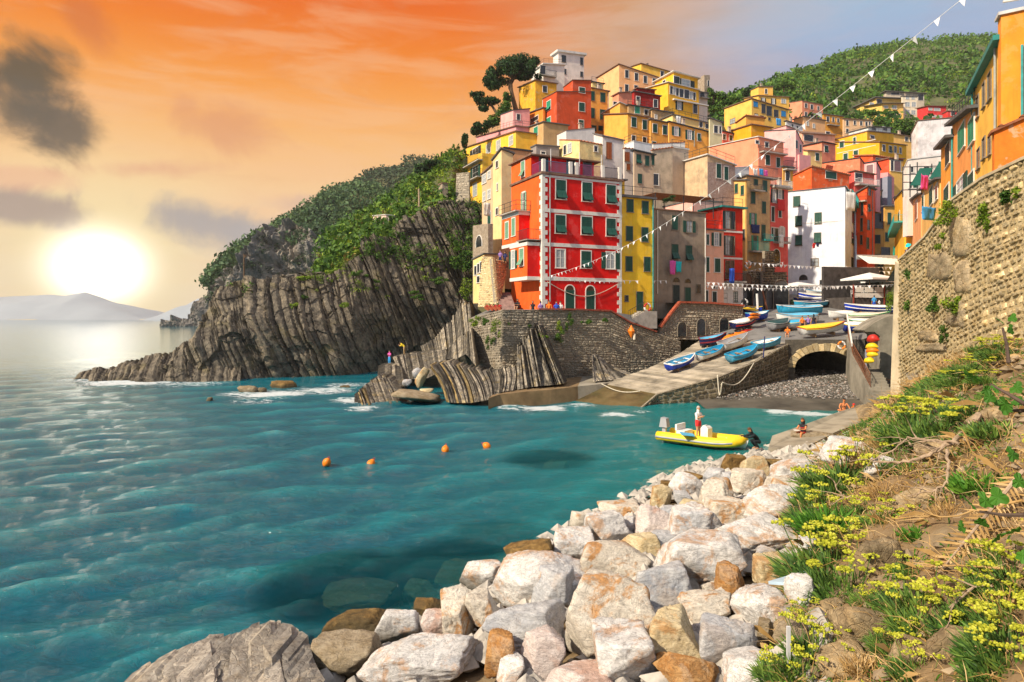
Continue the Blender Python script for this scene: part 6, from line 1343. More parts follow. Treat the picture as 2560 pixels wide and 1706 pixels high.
def tree(reg,Y,trunk,blobs,lab,mt,seed,nleaf=120,size=.28,nm='tree',grp=None):
    o=P(*rp(reg,*trunk[0]),Y);t=empty(nm,o,0,lab,'tree',grp);f=lambda x,y,dy=0:P(*rp(reg,x,y),Y+dy)-o
    m=MB();n=len(trunk);m.tube([f(*a)for a in trunk],[.30*(1-.6*i/n)for i in range(n)],6);m.build('trunk',M_bark,t)
    k=Y/F/REG[reg][2];rs=np.random.RandomState(seed);bl=[]
    for(x,y,w,h)in blobs:
        for j in range(3):q0=f(x+w*.3*rs.randn(),y+h*.25*rs.randn(),rs.randn()*w*k*.3);bl.append((*q0,w*k*.66,w*k*.66,h*k*.75))
    crown(t,bl,nleaf,size,mt,seed);return t
GT='trees among the houses'
tree('1',138,[(480,960),(420,860),(370,800)],[(250,720,70,40),(300,790,90,60),(400,800,110,60),(330,880,90,50),(230,760,50,40),(460,790,60,40)],'ragged dark pine leaning out left of the umbrella pine',G_dark,11,grp=GT)
tree('1',136,[(640,960),(600,860),(590,780)],[(580,860,80,90),(500,960,90,80),(600,760,60,60),(460,1040,80,60),(560,930,90,70),(420,1070,60,50)],'green bush tree between the two pines and the pink house',G_mid,12,grp=GT)
tree('1',130,[(290,1180),(280,1120)],[(280,1100,110,80),(220,1150,60,60),(350,1060,60,60),(250,1060,60,40)],'dark rounded tree over the pink terrace parapet',G_dark,13,grp=GT)
tree('1',126,[(100,1320),(100,1260)],[(100,1250,34,70),(110,1210,26,40),(95,1300,30,40)],'small dark cypress like bush at the left end of the yellow row',G_dark,14,grp=GT)
tree('3',168,[(1100,640),(1100,540)],[(1080,500,50,50),(1140,540,70,60),(1200,560,60,50),(1080,600,70,60),(1240,610,70,50),(1160,640,80,70),(1300,590,60,40),(1340,570,50,30),(1090,680,60,60)],'broad dark green tree on the skyline right of the golden house',G_mid,15,grp=GT)
tree('3',190,[(1490,560),(1490,500)],[(1490,490,60,40),(1460,530,40,40),(1510,470,40,24)],'small dark tree behind the yellow house on the skyline',G_dark,16,grp=GT)
tree('3',230,[(1900,500),(1890,440)],[(1880,420,80,50),(1950,400,70,40),(1830,450,50,40),(1990,430,60,50)],'tree line clump right of the yellow roof room',G_mid,17,grp=GT)
tree('5',175,[(1150,560),(1150,500)],[(1120,500,80,60),(1220,480,80,60),(1180,560,90,60),(1270,540,70,70),(1090,570,60,50),(940,480,70,40),(880,400,60,30),(1250,590,60,40)],'wide dark green tree below the hill villas',G_mid,18,grp=GT)
tree('5',215,[(820,440),(820,400)],[(800,400,60,40),(850,410,60,40),(720,420,60,40),(880,395,40,30)],'green bushy tree in front of the hill villa',G_hill,19,grp=GT)
tree('9',132,[(1640,210),(1620,170),(1600,140)],[(1560,150,60,40),(1620,110,70,40),(1680,100,60,40),(1700,150,50,40),(1640,160,60,40),(1540,180,40,30)],'wide spreading green pine on the garden slope',G_dark,20,grp=GT)
tree('0',410,[(2090,176),(2090,160)],[(2085,158,26,18),(2100,150,14,10)],'round lone tree on the ridge of the hill',G_hill,21,grp=GT,size=.6)
# bushes: on the cliff, the walls and the gardens
GBU='bushes on rocks and walls'
def bush(reg,x,y,w,h,Y,lab,mt,seed,nleaf=130,n=7,nm='bush'):
    px,py=rp(reg,x,y);o=P(px,py,Y);k=Y/F/REG[reg][2];rs=np.random.RandomState(seed);bl=[]
    for j in range(n):bl.append((w*k*.30*rs.randn(),-.12*abs(rs.randn())-.1,h*k*.28*rs.randn(),w*k*.26,w*k*.22,h*k*.26))
    q_,f=leafcloud([b_[:3]for b_ in bl],[b_[3:]for b_ in bl],nleaf,max(.05,w*k*.050),seed,shell=.3)
    t=link(nm,npmesh(nm,q_,f,mt,False),None,o);return tag(t,lab,'bush',GBU)
BU=[('A',215,275,120,90,62.6,'light green bush at the left end of the harbour wall','b'),('A',305,280,60,70,62.4,'small green tuft right of the left end bush on the harbour wall','m'),('A',405,310,110,180,61.9,'large hanging bush on the corner of the harbour wall','b'),('A',545,320,90,70,63.2,'small dark bush on the shaded harbour wall','m'),('A',760,280,100,90,64.0,'round bush high on the harbour wall under the red house corner','m'),('A',1090,330,80,100,65.0,'bush on the harbour wall below the red house doors','b'),('A',1085,430,110,90,64.9,'trailing bush lower on the harbour wall','m'),('A',1215,275,80,120,65.4,'tall dark tuft near the wall coping','m'),('A',1375,275,90,50,65.8,'small bush near the sloping coping','m'),('A',1560,255,60,40,66.4,'little tuft at the right of the wall coping','m'),('A',905,420,100,60,61.2,'bush on top of the leaning slab rock','b'),('A',355,490,80,110,62.0,'grey green tuft on the sunlit end of the wall','m'),
      ('9',1740,620,150,60,103,'green bush hanging from the cliff top','m'),('9',1910,1030,220,150,97,'bright green bush in the cliff cleft','m'),('9',1960,1280,130,200,90,'light green creeper at the foot of the cleft','b'),('9',1900,900,100,80,98,'dark bush under the old wall in the cleft','m'),('9',1500,1340,140,60,92,'green patch low on the dark cliff','m'),('9',960,1140,100,60,89,'green tuft in the middle of the cliff','m'),('9',840,1440,80,60,84,'lone bright tuft low on the cliff','b'),('9',450,1350,60,50,85,'small tuft on the cliff left part','m'),('9',320,1440,120,50,84,'yellow green streak on the cliff left part','b'),('9',470,1180,130,40,87,'yellow grass on the cliff rim','b'),('9',720,1110,160,60,91,'dry golden bush on the cliff rim','b'),('9',980,940,120,100,94,'light bush on the cliff rim beside the vertical beds','b'),('9',1240,760,170,150,101,'round green shrub on the cliff rim','m'),('9',1950,540,60,50,105,'small bush on the cliff wall top','b'),('9',150,1370,70,60,84.5,'pale tuft on the far left of the cliff','m'),('9',1700,1210,120,60,94,'dark green clump on the cliff face','m'),('9',1130,1200,60,40,90,'small green clump in a cliff gap','m'),
      ('7',340,345,120,110,28.6,'yellow green caper bush at the top edge of the garden wall','b'),('7',355,460,70,70,30.2,'small caper bush below the top edge bush','b'),('7',560,355,100,120,25.2,'round caper bush in the middle of the garden wall','b'),('7',672,250,80,80,23.3,'left one of two caper bushes near the wall cap','m'),('7',738,232,70,50,22.6,'right one of two caper bushes near the wall cap','b'),('7',168,582,44,44,36.4,'little bush on the wall by the bather in the blue hat','m'),('7',172,660,60,80,36.2,'dark bush on the left edge of the garden wall','m'),('7',165,850,70,80,36.2,'green bush halfway down the wall left edge','m'),('7',68,815,80,110,45,'pale leafy bush beside the white umbrella','b'),('7',420,830,150,120,28.2,'large flowering bush in the hollow of the garden wall','b'),('7',300,860,80,80,31.4,'brownish bush left of the flowering bush on the wall','m'),('7',190,955,80,60,36,'dark trailing bush low on the wall left edge','m'),('7',350,990,60,110,29.8,'hanging stems below the flowering bush','m'),('7',290,470,60,40,32.5,'tuft on the wall left of the caper bushes','m'),
      ('I',760,930,140,90,89.5,'ivy hanging under the tan tower balcony','d'),('I',1110,930,130,110,91.5,'dark ivy on the rock left of the white house','d'),('I',1420,1370,130,120,88,'dark bush behind the stack of blue boats','d'),('4',510,340,130,60,76,'potted plants under the pergola','d'),('H',780,1310,60,40,60,'grass tuft behind the concrete retaining wall','m')]
for i,(rg,x,y,w,h,Y,lab,k)in enumerate(BU):bush(rg,x,y,w,h,Y,lab,{'b':G_brt,'m':G_mid,'d':G_dark}[k],200+i)
# ================================================================ plants on the bank in front
M_fen=leafmat('sea_fennel_needles',(.03,.075,.02),(.09,.19,.035),(.24,.34,.06),1.5,.2)
M_umb=leafmat('sea_fennel_umbels',(.22,.25,.02),(.46,.48,.03),(.70,.70,.10),3,.2)
M_dry=leafmat('dry_stalks',(.26,.15,.05),(.45,.28,.10),(.66,.48,.24),2,.1)
M_fig=leafmat('fig_leaves',(.03,.10,.012),(.08,.24,.025),(.20,.40,.05),1.2,.35)
M_twig=mat('bleached_twig_bark',(.38,.28,.19),.85,.35,6)
def needles(n,spread,hgt,seed,wd=.006):
    """upright fleshy leaflets: thin blades fanning from the base"""
    rs=np.random.RandomState(seed);a=rs.rand(n)*6.283;r=spread*np.sqrt(rs.rand(n));b0=np.stack([r*np.cos(a),r*np.sin(a),hgt*(.02+.5*rs.rand(n)*(1-.5*r/spread))],-1)
    d=np.stack([np.cos(a)*(.25+.6*r/spread),np.sin(a)*(.25+.6*r/spread),.45+.6*rs.rand(n)],-1)+.35*rs.randn(n,3);d/=np.linalg.norm(d,axis=1,keepdims=True)
    L=(hgt*(.22+.3*rs.rand(n)))[:,None];w=np.cross(d,rs.randn(n,3));w/=np.linalg.norm(w,axis=1,keepdims=True);w*=(wd*(.7+.7*rs.rand(n)))[:,None]
    q_=np.stack([b0-w*.6,b0+w*.6,b0+d*L*.55+w,b0+d*L+w*.15,b0+d*L*.55-w],1);return q_.reshape(-1,3),np.arange(n*5).reshape(-1,5)
_PM={}
def fennel_meshes(seed):
    if seed in _PM:return _PM[seed]
    V,Fc=needles(850,.34,.42,seed,.0085);fo=npmesh('fennel_foliage',V,Fc,M_fen,False);ub=[]
    rs=np.random.RandomState(seed+50)
    for j in range(12):
        a,r=rs.rand()*6.28,.38*math.sqrt(rs.rand());z=.36+.16*rs.rand();c=np.array([r*math.cos(a),r*math.sin(a),z]);R0=.05+.04*rs.rand();m=MB()
        m.tube([(c[0]*.5,c[1]*.5,.05),tuple(c)],.004,4,1)
        for k in range(22):
            aa,rr=rs.rand()*6.28,R0*math.sqrt(rs.rand());m.ell((c[0]+rr*math.cos(aa),c[1]+rr*math.sin(aa),c[2]+.02*rs.rand()+.01),(.014,.014,.011),5,3)
        ub.append(m.mesh('umbel',[M_umb,M_fen]))
    _PM[seed]=(fo,ub);return _PM[seed]
def mloc(x,y,rg='M'):
    px,py=rp(rg,x,y);return hit(px,py)
GF='sea fennel clumps on the bank'
FN=[(1450,1420,1.6,'big yellow fennel mass in the right corner, below the very yellow clump',1),(1370,1530,1.3,'fennel clump near the bottom right corner',1),(1240,1210,1.1,'fennel clump behind the green leafy clump',1),(1430,1040,1.4,'fennel mass at the right edge under the fig leaves',1),(330,660,1.3,'bright green fennel over the edge of the long white boulder',1),(440,860,1.3,'bright fennel between the tall leafy plant and the biggest clump',1),(400,960,1.9,'big sea fennel clump with yellow umbels hanging beside the pale blue board',1),(470,1060,1.5,'sea fennel clump under the biggest one at the left of the bank',1),(520,920,1.0,'dark green fennel clump upper right of the biggest clump',1),(900,1180,1.5,'large dome of yellow sea fennel in the middle of the bank',1),(960,1270,1.3,'green fennel clump with umbels below the large dome',1),(760,1370,.9,'yellow fennel spray at the lower middle of the bank',1),(640,1130,.8,'small yellow fennel tuft between rocks',1),(330,1400,1.2,'fennel clump at the foot of the bank by the tan rocks',1),(180,1530,1.2,'dark green fennel clump next to the white craggy boulder',1),(290,1250,.8,'small fennel clump beside the striped tan slab',1),(1340,1110,1.1,'yellow fennel clump at the right edge, upper one',1),(1440,1250,1.3,'very yellow fennel clump at the right edge, middle one',1),(1330,1330,.9,'yellow fennel clump left of the very yellow one',1),(880,190,1.7,'row of flowering fennel below the cement apron, left part',1),(1010,190,1.6,'row of flowering fennel below the cement apron, right part',1),(920,100,1.1,'small fennel tuft at the foot of the cement apron',1),(480,460,1.9,'bright fennel overhanging the white boulders',1),(380,560,1.5,'light green fennel spray over the long white boulder',1),(600,640,1.0,'thin fennel spray in front of the brown rock hollow',1),(700,700,1.0,'dark fennel spray among dry twigs',1),(560,780,.8,'small yellow spray above the dark green clump',1),(860,960,.7,'little fennel tuft with three umbels on bare soil',1),(1150,1290,1.1,'green leafy clump right of the large fennel dome',0),(900,1520,1.0,'fennel clump cut by the bottom edge',1),(500,1460,.8,'green tuft behind the low tan rock',0),(1400,950,.9,'fennel tuft at the right edge above the stalks',1),(1270,990,.7,'single yellow fennel head on the open soil',1)]
for i,(x,y,s,lab,fl)in enumerate(FN):
    g=mloc(x,y);sc=1.25*s*(g.y/12.0)**.6;fo,ub=fennel_meshes(i%4);t=empty('sea_fennel',g-Vector((0,0,.12*sc)),random.random()*6,lab,'plant',GF);t.scale=(sc,sc,sc*.9)
    link('foliage',fo,t)
    for u_ in(ub if fl else ub[:3]):link('umbel',u_,t)
# fennel on the wall foot (right)
for i,(x,y,s,lab)in enumerate([(600,1110,1.5,'yellow fennel clump at the foot of the garden wall, left of the dark one'),(650,1140,1.5,'dark green fennel clump at the foot of the garden wall'),(500,1230,1.6,'yellow fennel clump hanging over the cement apron'),(420,1290,1.3,'yellow fennel clump lower on the cement apron'),(560,1270,1.1,'fennel tuft under the fig leaf')]):
    px,py=rp('7',x,y);g=hit(px,py);sc=.8*s*(g.y/13)**.6;fo,ub=fennel_meshes(i%4);t=empty('sea_fennel',g,i*1.3,lab,'plant',GF);t.scale=(sc,sc,sc*.8);link('foliage',fo,t);[link('umbel',u_,t)for u_ in ub]
# bushy green plant hanging over the boulders, and green tufts on the soil
def tuft(x,y,n,spread,hgt,lab,mt,seed,wd=.02,nm='leafy_tuft',rg='M',cat='plant'):
    g=mloc(x,y,rg);V,Fc=needles(n,spread,hgt,seed,wd);t=link(nm,npmesh(nm,V,Fc,mt,False),None,g-Vector((0,0,.1)));return tag(t,lab,cat,'leafy tufts on the bank')
for i,a in enumerate([(390,760,900,.55,1.0,'tall dark green leafy plant standing between the boulders and the bank',M_fig),(1240,500,500,.5,.6,'spiky green tuft on the bare soil',M_fig),(1330,200,600,.6,.6,'broad green tuft under the fig branch',M_fen),(1180,90,500,.7,.6,'dull green shrub at the top of the bank',M_fen),(1290,1480,300,.3,.4,'fig seedling at the bottom right corner',M_fig),(900,760,260,.3,.4,'green sprig below the curved branch',M_fig),(1180,1330,300,.32,.35,'grassy green tuft left of the yellow clump',M_fig),(800,380,400,.5,.4,'green undergrowth behind the thick branch',M_fen),(1030,230,400,.6,.4,'green undergrowth right of the flowering row',M_fen)]):tuft(a[0],a[1],a[2],a[3],a[4],a[5],a[6],300+i)
# undergrowth nobody could count: straw, fallen stalks and low green growth over the whole bank
def undergrowth(name,n,L0,L1,wd,mt,seed,up,thr,fs):
    rs=np.random.RandomState(seed);Y=6.5+31*rs.rand(n*3)**1.3;X=bX(Y)-.3+(wx(Y)-bX(Y)+.2)*rs.rand(n*3);k=fbm(np.stack([X*fs,Y*fs,0*X+seed],-1),3)>thr;X,Y=X[k][:n],Y[k][:n];n=len(X)
    b0=np.stack([X,Y,fgz(X,Y)+.12*fbm(np.stack([X*.7,Y*.7,0*X],-1),3)],-1);d=rs.randn(n,3);d[:,2]=np.abs(d[:,2])*up+.1;d/=np.linalg.norm(d,axis=1,keepdims=True);s_=(.6+Y/22)[:,None]
    L=(L0+(L1-L0)*rs.rand(n)**2)[:,None]*s_;w=np.cross(d,rs.randn(n,3));w/=np.linalg.norm(w,axis=1,keepdims=True);w*=wd*s_;dr=np.array([0,0,-.25])*L
    v=np.stack([b0-w*.5,b0+w*.5,b0+d*L*.55+w,b0+d*L+dr+w*.1,b0+d*L*.55-w],1).reshape(-1,3)
    tag(link(name,npmesh(name,v,np.arange(n*5).reshape(-1,5),mt,False)),kind='stuff')
undergrowth('dry_straw',15000,.12,.75,.0055,M_dry,41,.8,-.15,.5)
undergrowth('low_green_growth',15000,.08,.32,.010,M_fen,42,1.3,.0,.42)
undergrowth('low_bright_growth',5000,.08,.26,.012,M_fig,43,1.2,.15,.6)
undergrowth('yellow_blossom_flecks',3000,.03,.07,.016,M_umb,44,2.5,.1,.42)
rs=np.random.RandomState(9);xy=[]
for _ in range(2600):Y=6.5+28*rs.rand();xy.append((bX(Y)+(wx(Y)-bX(Y))*rs.rand(),Y))
pebbles('bank_rubble',np.array(xy),lambda a,b_:fgz(a,b_)-.03,.03,.20,mat('bank_rubble_stone',(.25,.19,.12),.9,.5,2,.5,9),45)
# dry grass tussocks
for i,(rg,x,y,n,sp_h,lab)in enumerate([('7',400,1210,260,1.2,'fan of golden dry grass against the cement apron'),('7',500,1150,200,1.0,'dry grass fan above the yellow fennel'),('7',760,980,200,1.0,'dry grass at the right edge below the garden wall'),('M',600,380,420,1.0,'tangle of dry grass on the big white boulder'),('M',700,260,300,.9,'dry stalks under the platform'),('M',800,1200,300,.5,'dry stalks beside the large fennel dome'),('M',1200,1130,240,.5,'dry stalks at the right of the bank'),('M',1380,1230,300,.6,'straw between the yellow clumps at the right edge'),('M',700,560,420,.8,'dry tangle in the rock hollow'),('M',1050,660,300,.6,'dry stalks under the thin branch'),('M',560,1500,260,.4,'reddish dry litter on the low tan rock'),('M',430,760,160,.4,'dry bits at the foot of the tall leafy plant')]):
    g=hit(*rp(rg,x,y));V,Fc=needles(n,.45*sp_h,sp_h,330+i,.007);tag(link('dry_grass',npmesh('dry_grass',V,Fc,M_dry,False),None,g-Vector((0,0,.08))),lab,'grass','dry grass tussocks on the bank')
# fallen branches and twigs
def branch(name,pts,r0,lab,twigs,seed,mt=M_twig,lift=.15):
    rs=random.Random(seed);w=[hit(*rp('M',x,y))+Vector((0,0,lift+dz))for x,y,dz in pts]
    o=w[0].copy();t=empty(name,o,0,lab,'branch','fallen branches on the bank');fine=[]
    for i in range(len(w)-1):
        for k in range(5):fine.append(w[i].lerp(w[i+1],k/5)+Vector((rs.uniform(-1,1),rs.uniform(-1,1),rs.uniform(-1,1)))*.025)
    fine.append(w[-1]);fine=[p-o for p in fine];n=len(fine);m=MB();m.tube(fine,[max(.012,r0*(1-.75*i/n))for i in range(n)],7);m.build('limb',mt,t)
    for j in range(twigs):
        i=rs.randint(n//5,n-2);p=fine[i];d=(fine[i+1]-fine[i]).normalized();q_=[p];L=rs.uniform(.25,.8);dd=(d+Vector((rs.uniform(-1,1),rs.uniform(-1,1),rs.uniform(-.5,.9)))).normalized()
        for k in range(4):dd=(dd+Vector((rs.uniform(-1,1),rs.uniform(-1,1),rs.uniform(-1,1)))*.3).normalized();q_.append(q_[-1]+dd*L/4)
        m=MB();m.tube(q_,[.016,.012,.009,.006,.004],5);m.build('twig',mt,t)
branch('fallen_branch',[(1220,170,.2),(1150,260,.25),(1080,340,.3),(1000,400,.35),(900,460,.4),(780,495,.45),(640,490,.5)],.075,'thick fallen branch slanting down the bank',22,1)
branch('fallen_branch',[(1100,380,.4),(960,370,.45),(820,350,.5),(760,420,.5),(640,470,.5),(500,465,.45)],.03,'pale thin branch crossing over the thick fallen branch',16,2)
branch('fallen_branch',[(1040,420,.4),(1050,520,.4),(1040,600,.35),(960,640,.3),(820,660,.3)],.035,'pale hooked branch below the thick fallen branch',10,3)
branch('fallen_branch',[(840,330,.2),(760,240,.5),(680,140,.8),(590,70,1.1)],.025,'bare flower stalk pointing up towards the sunbathers',8,4)
branch('fallen_branch',[(1460,690,.2),(1250,730,.2),(1000,760,.2),(700,770,.25)],.022,'long dry stalk lying across the bank, upper one',8,5,M_dry)
branch('fallen_branch',[(1350,1060,.15),(1150,1060,.2),(900,1045,.2)],.018,'long dry stalk lying across the bank, lower one',6,6,M_dry)
branch('fallen_branch',[(520,640,.3),(460,650,.3),(400,560,.4),(300,470,.5)],.02,'dark twig arching over the long white boulder',6,7)
branch('fallen_branch',[(1300,1130,.1),(1180,1180,.2),(1050,1280,.15)],.014,'thin reddish stem beside the green leafy clump',3,8)
# dead palm frond
pf=empty('palm_frond',mloc(1250,760)+Vector((0,0,.15)),0,'dead brown palm frond lying on the bank','frond')
w0,w1=mloc(1460,560)+Vector((0,0,.5)),mloc(980,1020)+Vector((0,0,.12));m=MB();m.tube([(w0.lerp(w1,t)-pf.location)for t in(0,.3,.6,1)],[.035,.03,.02,.008],6);m.build('midrib',M_twig,pf)
ms=MB();rs=random.Random(3)
for i in range(46):
    c=w0.lerp(w1,.05+.93*i/46)-pf.location;d=(w1-w0).normalized();s=1 if i%2 else-1;sd_=d.cross(Vector((0,-.6,.8))).normalized()*s;e=c+(sd_*.6+d*.5+Vector((0,0,rs.uniform(-.15,.05))))*rs.uniform(.3,.5);ms.add([c-d*.02,c+d*.02,(c+e)/2+d*.03,e,(c+e)/2-d*.03],[(0,1,2,3,4)])
tag(ms.build('leaflets',M_dry,pf),kind='stuff')
# fig branches with big lobed leaves
def figleaf():
    pts=[];
    for i in range(28):
        a=-2.6+5.2*i/27;lob=.55+.45*abs(math.cos(a*1.45));pts.append((math.sin(a)*lob*.9,.35+math.cos(a)*lob,.10*math.sin(i*1.7)))
    m=MB();m.add([(0,-.25,0),(0,.35,.06)]+pts,[(1,2+i+1,2+i)for i in range(27)]+[(0,1,2),(0,2+27,1)]);return m.mesh('fig_leaf',[M_fig])
_fl=figleaf()
def figbranch(lab,stem,leaves,seed):
    rs=random.Random(seed);w=[P(px,py,Y)for px,py,Y in stem];t=empty('fig_branch',w[0],0,lab,'branch','fig branches at the right edge');m=MB();m.tube([p-w[0]for p in w],[.03-.018*i/len(w)for i in range(len(w))],6);m.build('stem',mat('fig_bark',(.09,.06,.045),.8,.3,5),t)
    for(px,py,Y,s,a)in leaves:
        o=link('leaf',_fl,t,P(px,py,Y)-w[0]);k=s/F*Y;o.scale=(k,k,k);o.rotation_euler=(R(60+rs.uniform(-25,25)),R(rs.uniform(-20,20)),R(a))
f8=lambda x,y,Y:(*rp('7',x,y),Y)
figbranch('fig branch with large bright leaves reaching in below the garden wall',[f8(790,1375,9.5),f8(700,1320,9.8),f8(600,1265,10)],[(*f8(520,1240,10),26,80),(*f8(600,1350,9.9),18,-10),(*f8(740,1300,9.7),20,-70),(*f8(690,1390,9.6),22,100),(*f8(640,1300,9.9),14,30),(*f8(580,1310,10),14,160)],1)
figbranch('thin fig shoot in front of the garden wall',[f8(700,1150,10.5),f8(690,1050,10.6),f8(668,960,10.8)],[(*f8(710,980,10.6),16,20),(*f8(660,925,10.8),12,70),(*f8(720,915,10.8),13,-60)],2)
m8=lambda x,y,Y:(*rp('M',x,y),Y)
figbranch('young fig branch with broad leaves at the right edge of the bank',[m8(1470,640,8.6),m8(1350,640,8.8),m8(1220,620,9.0)],[(*m8(1180,590,9),24,60),(*m8(1260,580,8.9),26,10),(*m8(1330,560,8.8),26,-30),(*m8(1390,740,8.7),30,180),(*m8(1230,690,8.9),20,140),(*m8(1120,720,9),18,90),(*m8(1440,470,8.8),22,0),(*m8(1410,320,9.2),22,20),(*m8(1450,880,8.4),22,-90),(*m8(1310,780,8.7),18,200)],3)
figbranch('fig leaves at the top right of the bank',[m8(1480,60,10),m8(1380,60,10.2)],[(*m8(1370,60,10),26,30),(*m8(1290,10,10.2),20,80),(*m8(1440,20,10),20,-30)],4)
ORD='first second third fourth fifth sixth seventh eighth ninth tenth eleventh twelfth'.split()
# ================================================================ boats
def bpaint(k):
    c={'blue':(.01,.05,.50),'navy':(.012,.02,.12),'cyan':(.03,.36,.62),'lblue':(.10,.42,.66),'white':(.78,.78,.76),'red':(.55,.03,.02),'orange':(.85,.22,.01),'yellow':(.85,.58,.02),'dgreen':(.01,.05,.05),'green':(.03,.35,.08),'cream':(.7,.64,.52),'grey':(.35,.36,.38),'wine':(.22,.02,.03),'wood':(.32,.19,.09),'black':(.02,.02,.022)}[k]
    return mat(k+'_boat_paint',c,.45,.14,2.5,spec=.4,streak=.2)
def hull_geo(L,Wd,H,n=12,inset=0.0,bow=1.0,tr=.72):
    """stations stern->bow: gunwale, bilge, keel on each side"""
    rows=[]
    for i in range(n+1):
        t=i/n;w=Wd/2*((1-(max(0,t-.35)/.65)**2.3)if t>.35 else tr+(1-tr)*math.sin(t/.35*math.pi/2));w=max(w,.012)-inset*min(1,w/.1);w=max(w,.008)
        sh=H*(.80+.34*(t-.35)**2*2.0*(1 if t>.35 else .45));x=-L/2+L*t+(.06*L*0 if t<1 else 0);kz=H*.42*max(0,t-.72)**1.5*3.2+inset*1.4
        x-=inset*(1 if t>.98 else(-1 if t<.02 else 0));rk=.10*L*max(0,t-.8)/.2*.35
        rows.append([(x+rk,w,sh),(x+rk*.5,w*.86,sh*.42+kz*.5),(x,w*.38,.05+kz),(x,0,kz),(x,-w*.38,.05+kz),(x+rk*.5,-w*.86,sh*.42+kz*.5),(x+rk,-w,sh)])
    return rows
def skin_rows(m,rows,mi=0,flip=False,cap=True):
    b=len(m.v);k=len(rows[0])
    for r in rows:m.v+=r
    for i in range(len(rows)-1):
        for j in range(k-1):
            f=(b+i*k+j,b+(i+1)*k+j,b+(i+1)*k+j+1,b+i*k+j+1);m.f.append(f[::-1]if flip else f);m.mi.append(mi)
    if cap:
        f=tuple(b+j for j in range(k));m.f.append(f if not flip else f[::-1]);m.mi.append(mi)
def boat(lab,pos,yaw,L,Wd,H,hull='blue',inside='cyan',rim='white',cover=None,seats=3,cradle=True,stripe=None,grp='boats hauled up on the ramp',pitch=0.0,nm='rowing_boat',extra=None,roll=0.0):
    t=empty(nm,pos,yaw,lab,'boat',grp);t.rotation_euler=(roll,pitch,yaw)
    rows=hull_geo(L,Wd,H);m=MB();skin_rows(m,rows);m.build('hull',bpaint(hull),t,True)
    m=MB();rin=hull_geo(L,Wd,H,inset=.05);skin_rows(m,rin,0,True);m.build('inner_hull',bpaint(inside),t,True)
    m=MB()
    for s in(0,6):
        pts=[(r[s][0],r[s][1]*1.015,r[s][2]+.01)for r in rows]
        for a,b_ in zip(pts[:-1],pts[1:]):m.bar(a,b_,.085,.06)
    m.bar(rows[0][0],rows[0][6],.08,.07);m.build('gunwale',bpaint(rim),t)
    if stripe:
        m=MB()
        for s in(1,5):
            pts=[(r[s][0],r[s][1]*1.03+(.03 if r[s][1]>0 else-.03),r[s][2]+.10*H)for r in rows]
            for a,b_ in zip(pts[:-1],pts[1:]):m.bar(a,b_,.03,.12*H)
        m.build('stripe',bpaint(stripe),t)
    if cover:
        m=MB();rc=[]
        for i,r in enumerate(rows):
            x,w,z=r[0];tt=i/12;hh=.22*H*math.sin(min(1,tt*1.15+.1)*math.pi)+.04;rc.append([(x,w*1.05,z-.10),(x,w*1.03,z+.04),(x,w*.5,z+hh*.8),(x,0,z+hh),(x,-w*.5,z+hh*.8),(x,-w*1.03,z+.04),(x,-w*1.05,z-.10)])
        skin_rows(m,rc,0,True,True);m.build('cover',bpaint(cover),t,True)
    else:
        for i in range(seats):
            r=rows[2+int(i*7/max(1,seats-1))if seats>1 else 5];m=MB();m.box(r[0][0]-.11,r[0][0]+.11,-r[0][1]*.9,r[0][1]*.9,r[0][2]*.72,r[0][2]*.72+.04);m.build('seat',bpaint('white' if rim=='white' and inside!='white' else 'wood'),t)
        m=MB();m.bar((-L*.2,.1,H*.62),(L*.25,.25,H*.7),.045);m.build('oar',bpaint('wood'),t)
    if cradle:
        for x in(-L*.25,L*.2):m=MB();m.box(x-.06,x+.06,-Wd*.32,Wd*.32,-.20,.02+.05);m.build('chock',bpaint('wood'),t)
    return t
def kayak(lab,a,b_,Wd,H,col,grp='kayaks and inflatables',open_=True):
    d=b_-a;L=d.length;yaw=math.atan2(d.y,d.x);t=empty('kayak',(a+b_)/2,yaw,lab,'kayak',grp);t.rotation_euler=(0,-math.asin(max(-1,min(1,d.z/L))),yaw);m=MB();rows=[];n=14
    for i in range(n+1):
        u=i/n*2-1;w=Wd/2*max(.04,(1-abs(u)**2.4));h=H*max(.12,1-abs(u)**3);z0=.10*abs(u)**3
        rows.append([(u*L/2,w*math.cos(k*math.pi/4),z0+h/2+h/2*math.sin(k*math.pi/4)*(1 if k else 1))for k in range(9)])
    skin_rows(m,rows,0,True,True);m.build('hull',bpaint(col),t,True)
    if open_:
        for x in(-.12*L,.15*L):m=MB();m.lathe([(.26,0),(.30,.05),(.22,.05),(.18,-.02)],12,(x,0,H*.97));m.build('cockpit',bpaint('black'),t)
    return t
def hramp(px,py,off=0.0):
    k,q_=(px-CX)/F,(py-HY)/F;Y=54.0
    while Y<115:
        z=CZ-q_*Y
        if z<=rampz(k*Y,Y)+off:break
        Y+=.25
    return Vector((k*Y,Y,z))
def rboat(lab,x0,y0,x1,y1,Wd,H,rg='B',lift=.22,flip=False,near=None,**kw):
    a,b_=hramp(*rp(rg,x0,y0)),hramp(*rp(rg,x1,y1))
    d=b_-a
    if near is not None:Yn=near;a,b_=P(*rp(rg,x0,y0),Yn),P(*rp(rg,x1,y1),Yn+kw.pop('dy',0));d=b_-a
    else:kw.pop('dy',0)
    L=d.length;L=max(2.6,min(L,8.5));yaw=math.atan2(d.y,d.x)+(math.pi if flip else 0)
    pit=-math.asin(max(-.4,min(.4,d.z/max(d.length,.1))))*(-1 if flip else 1)
    return boat(lab,(a+b_)/2+Vector((0,0,lift)),yaw,L,Wd,H,pitch=pit,roll=.13*(1 if math.cos(yaw)>0 else-1),**kw)
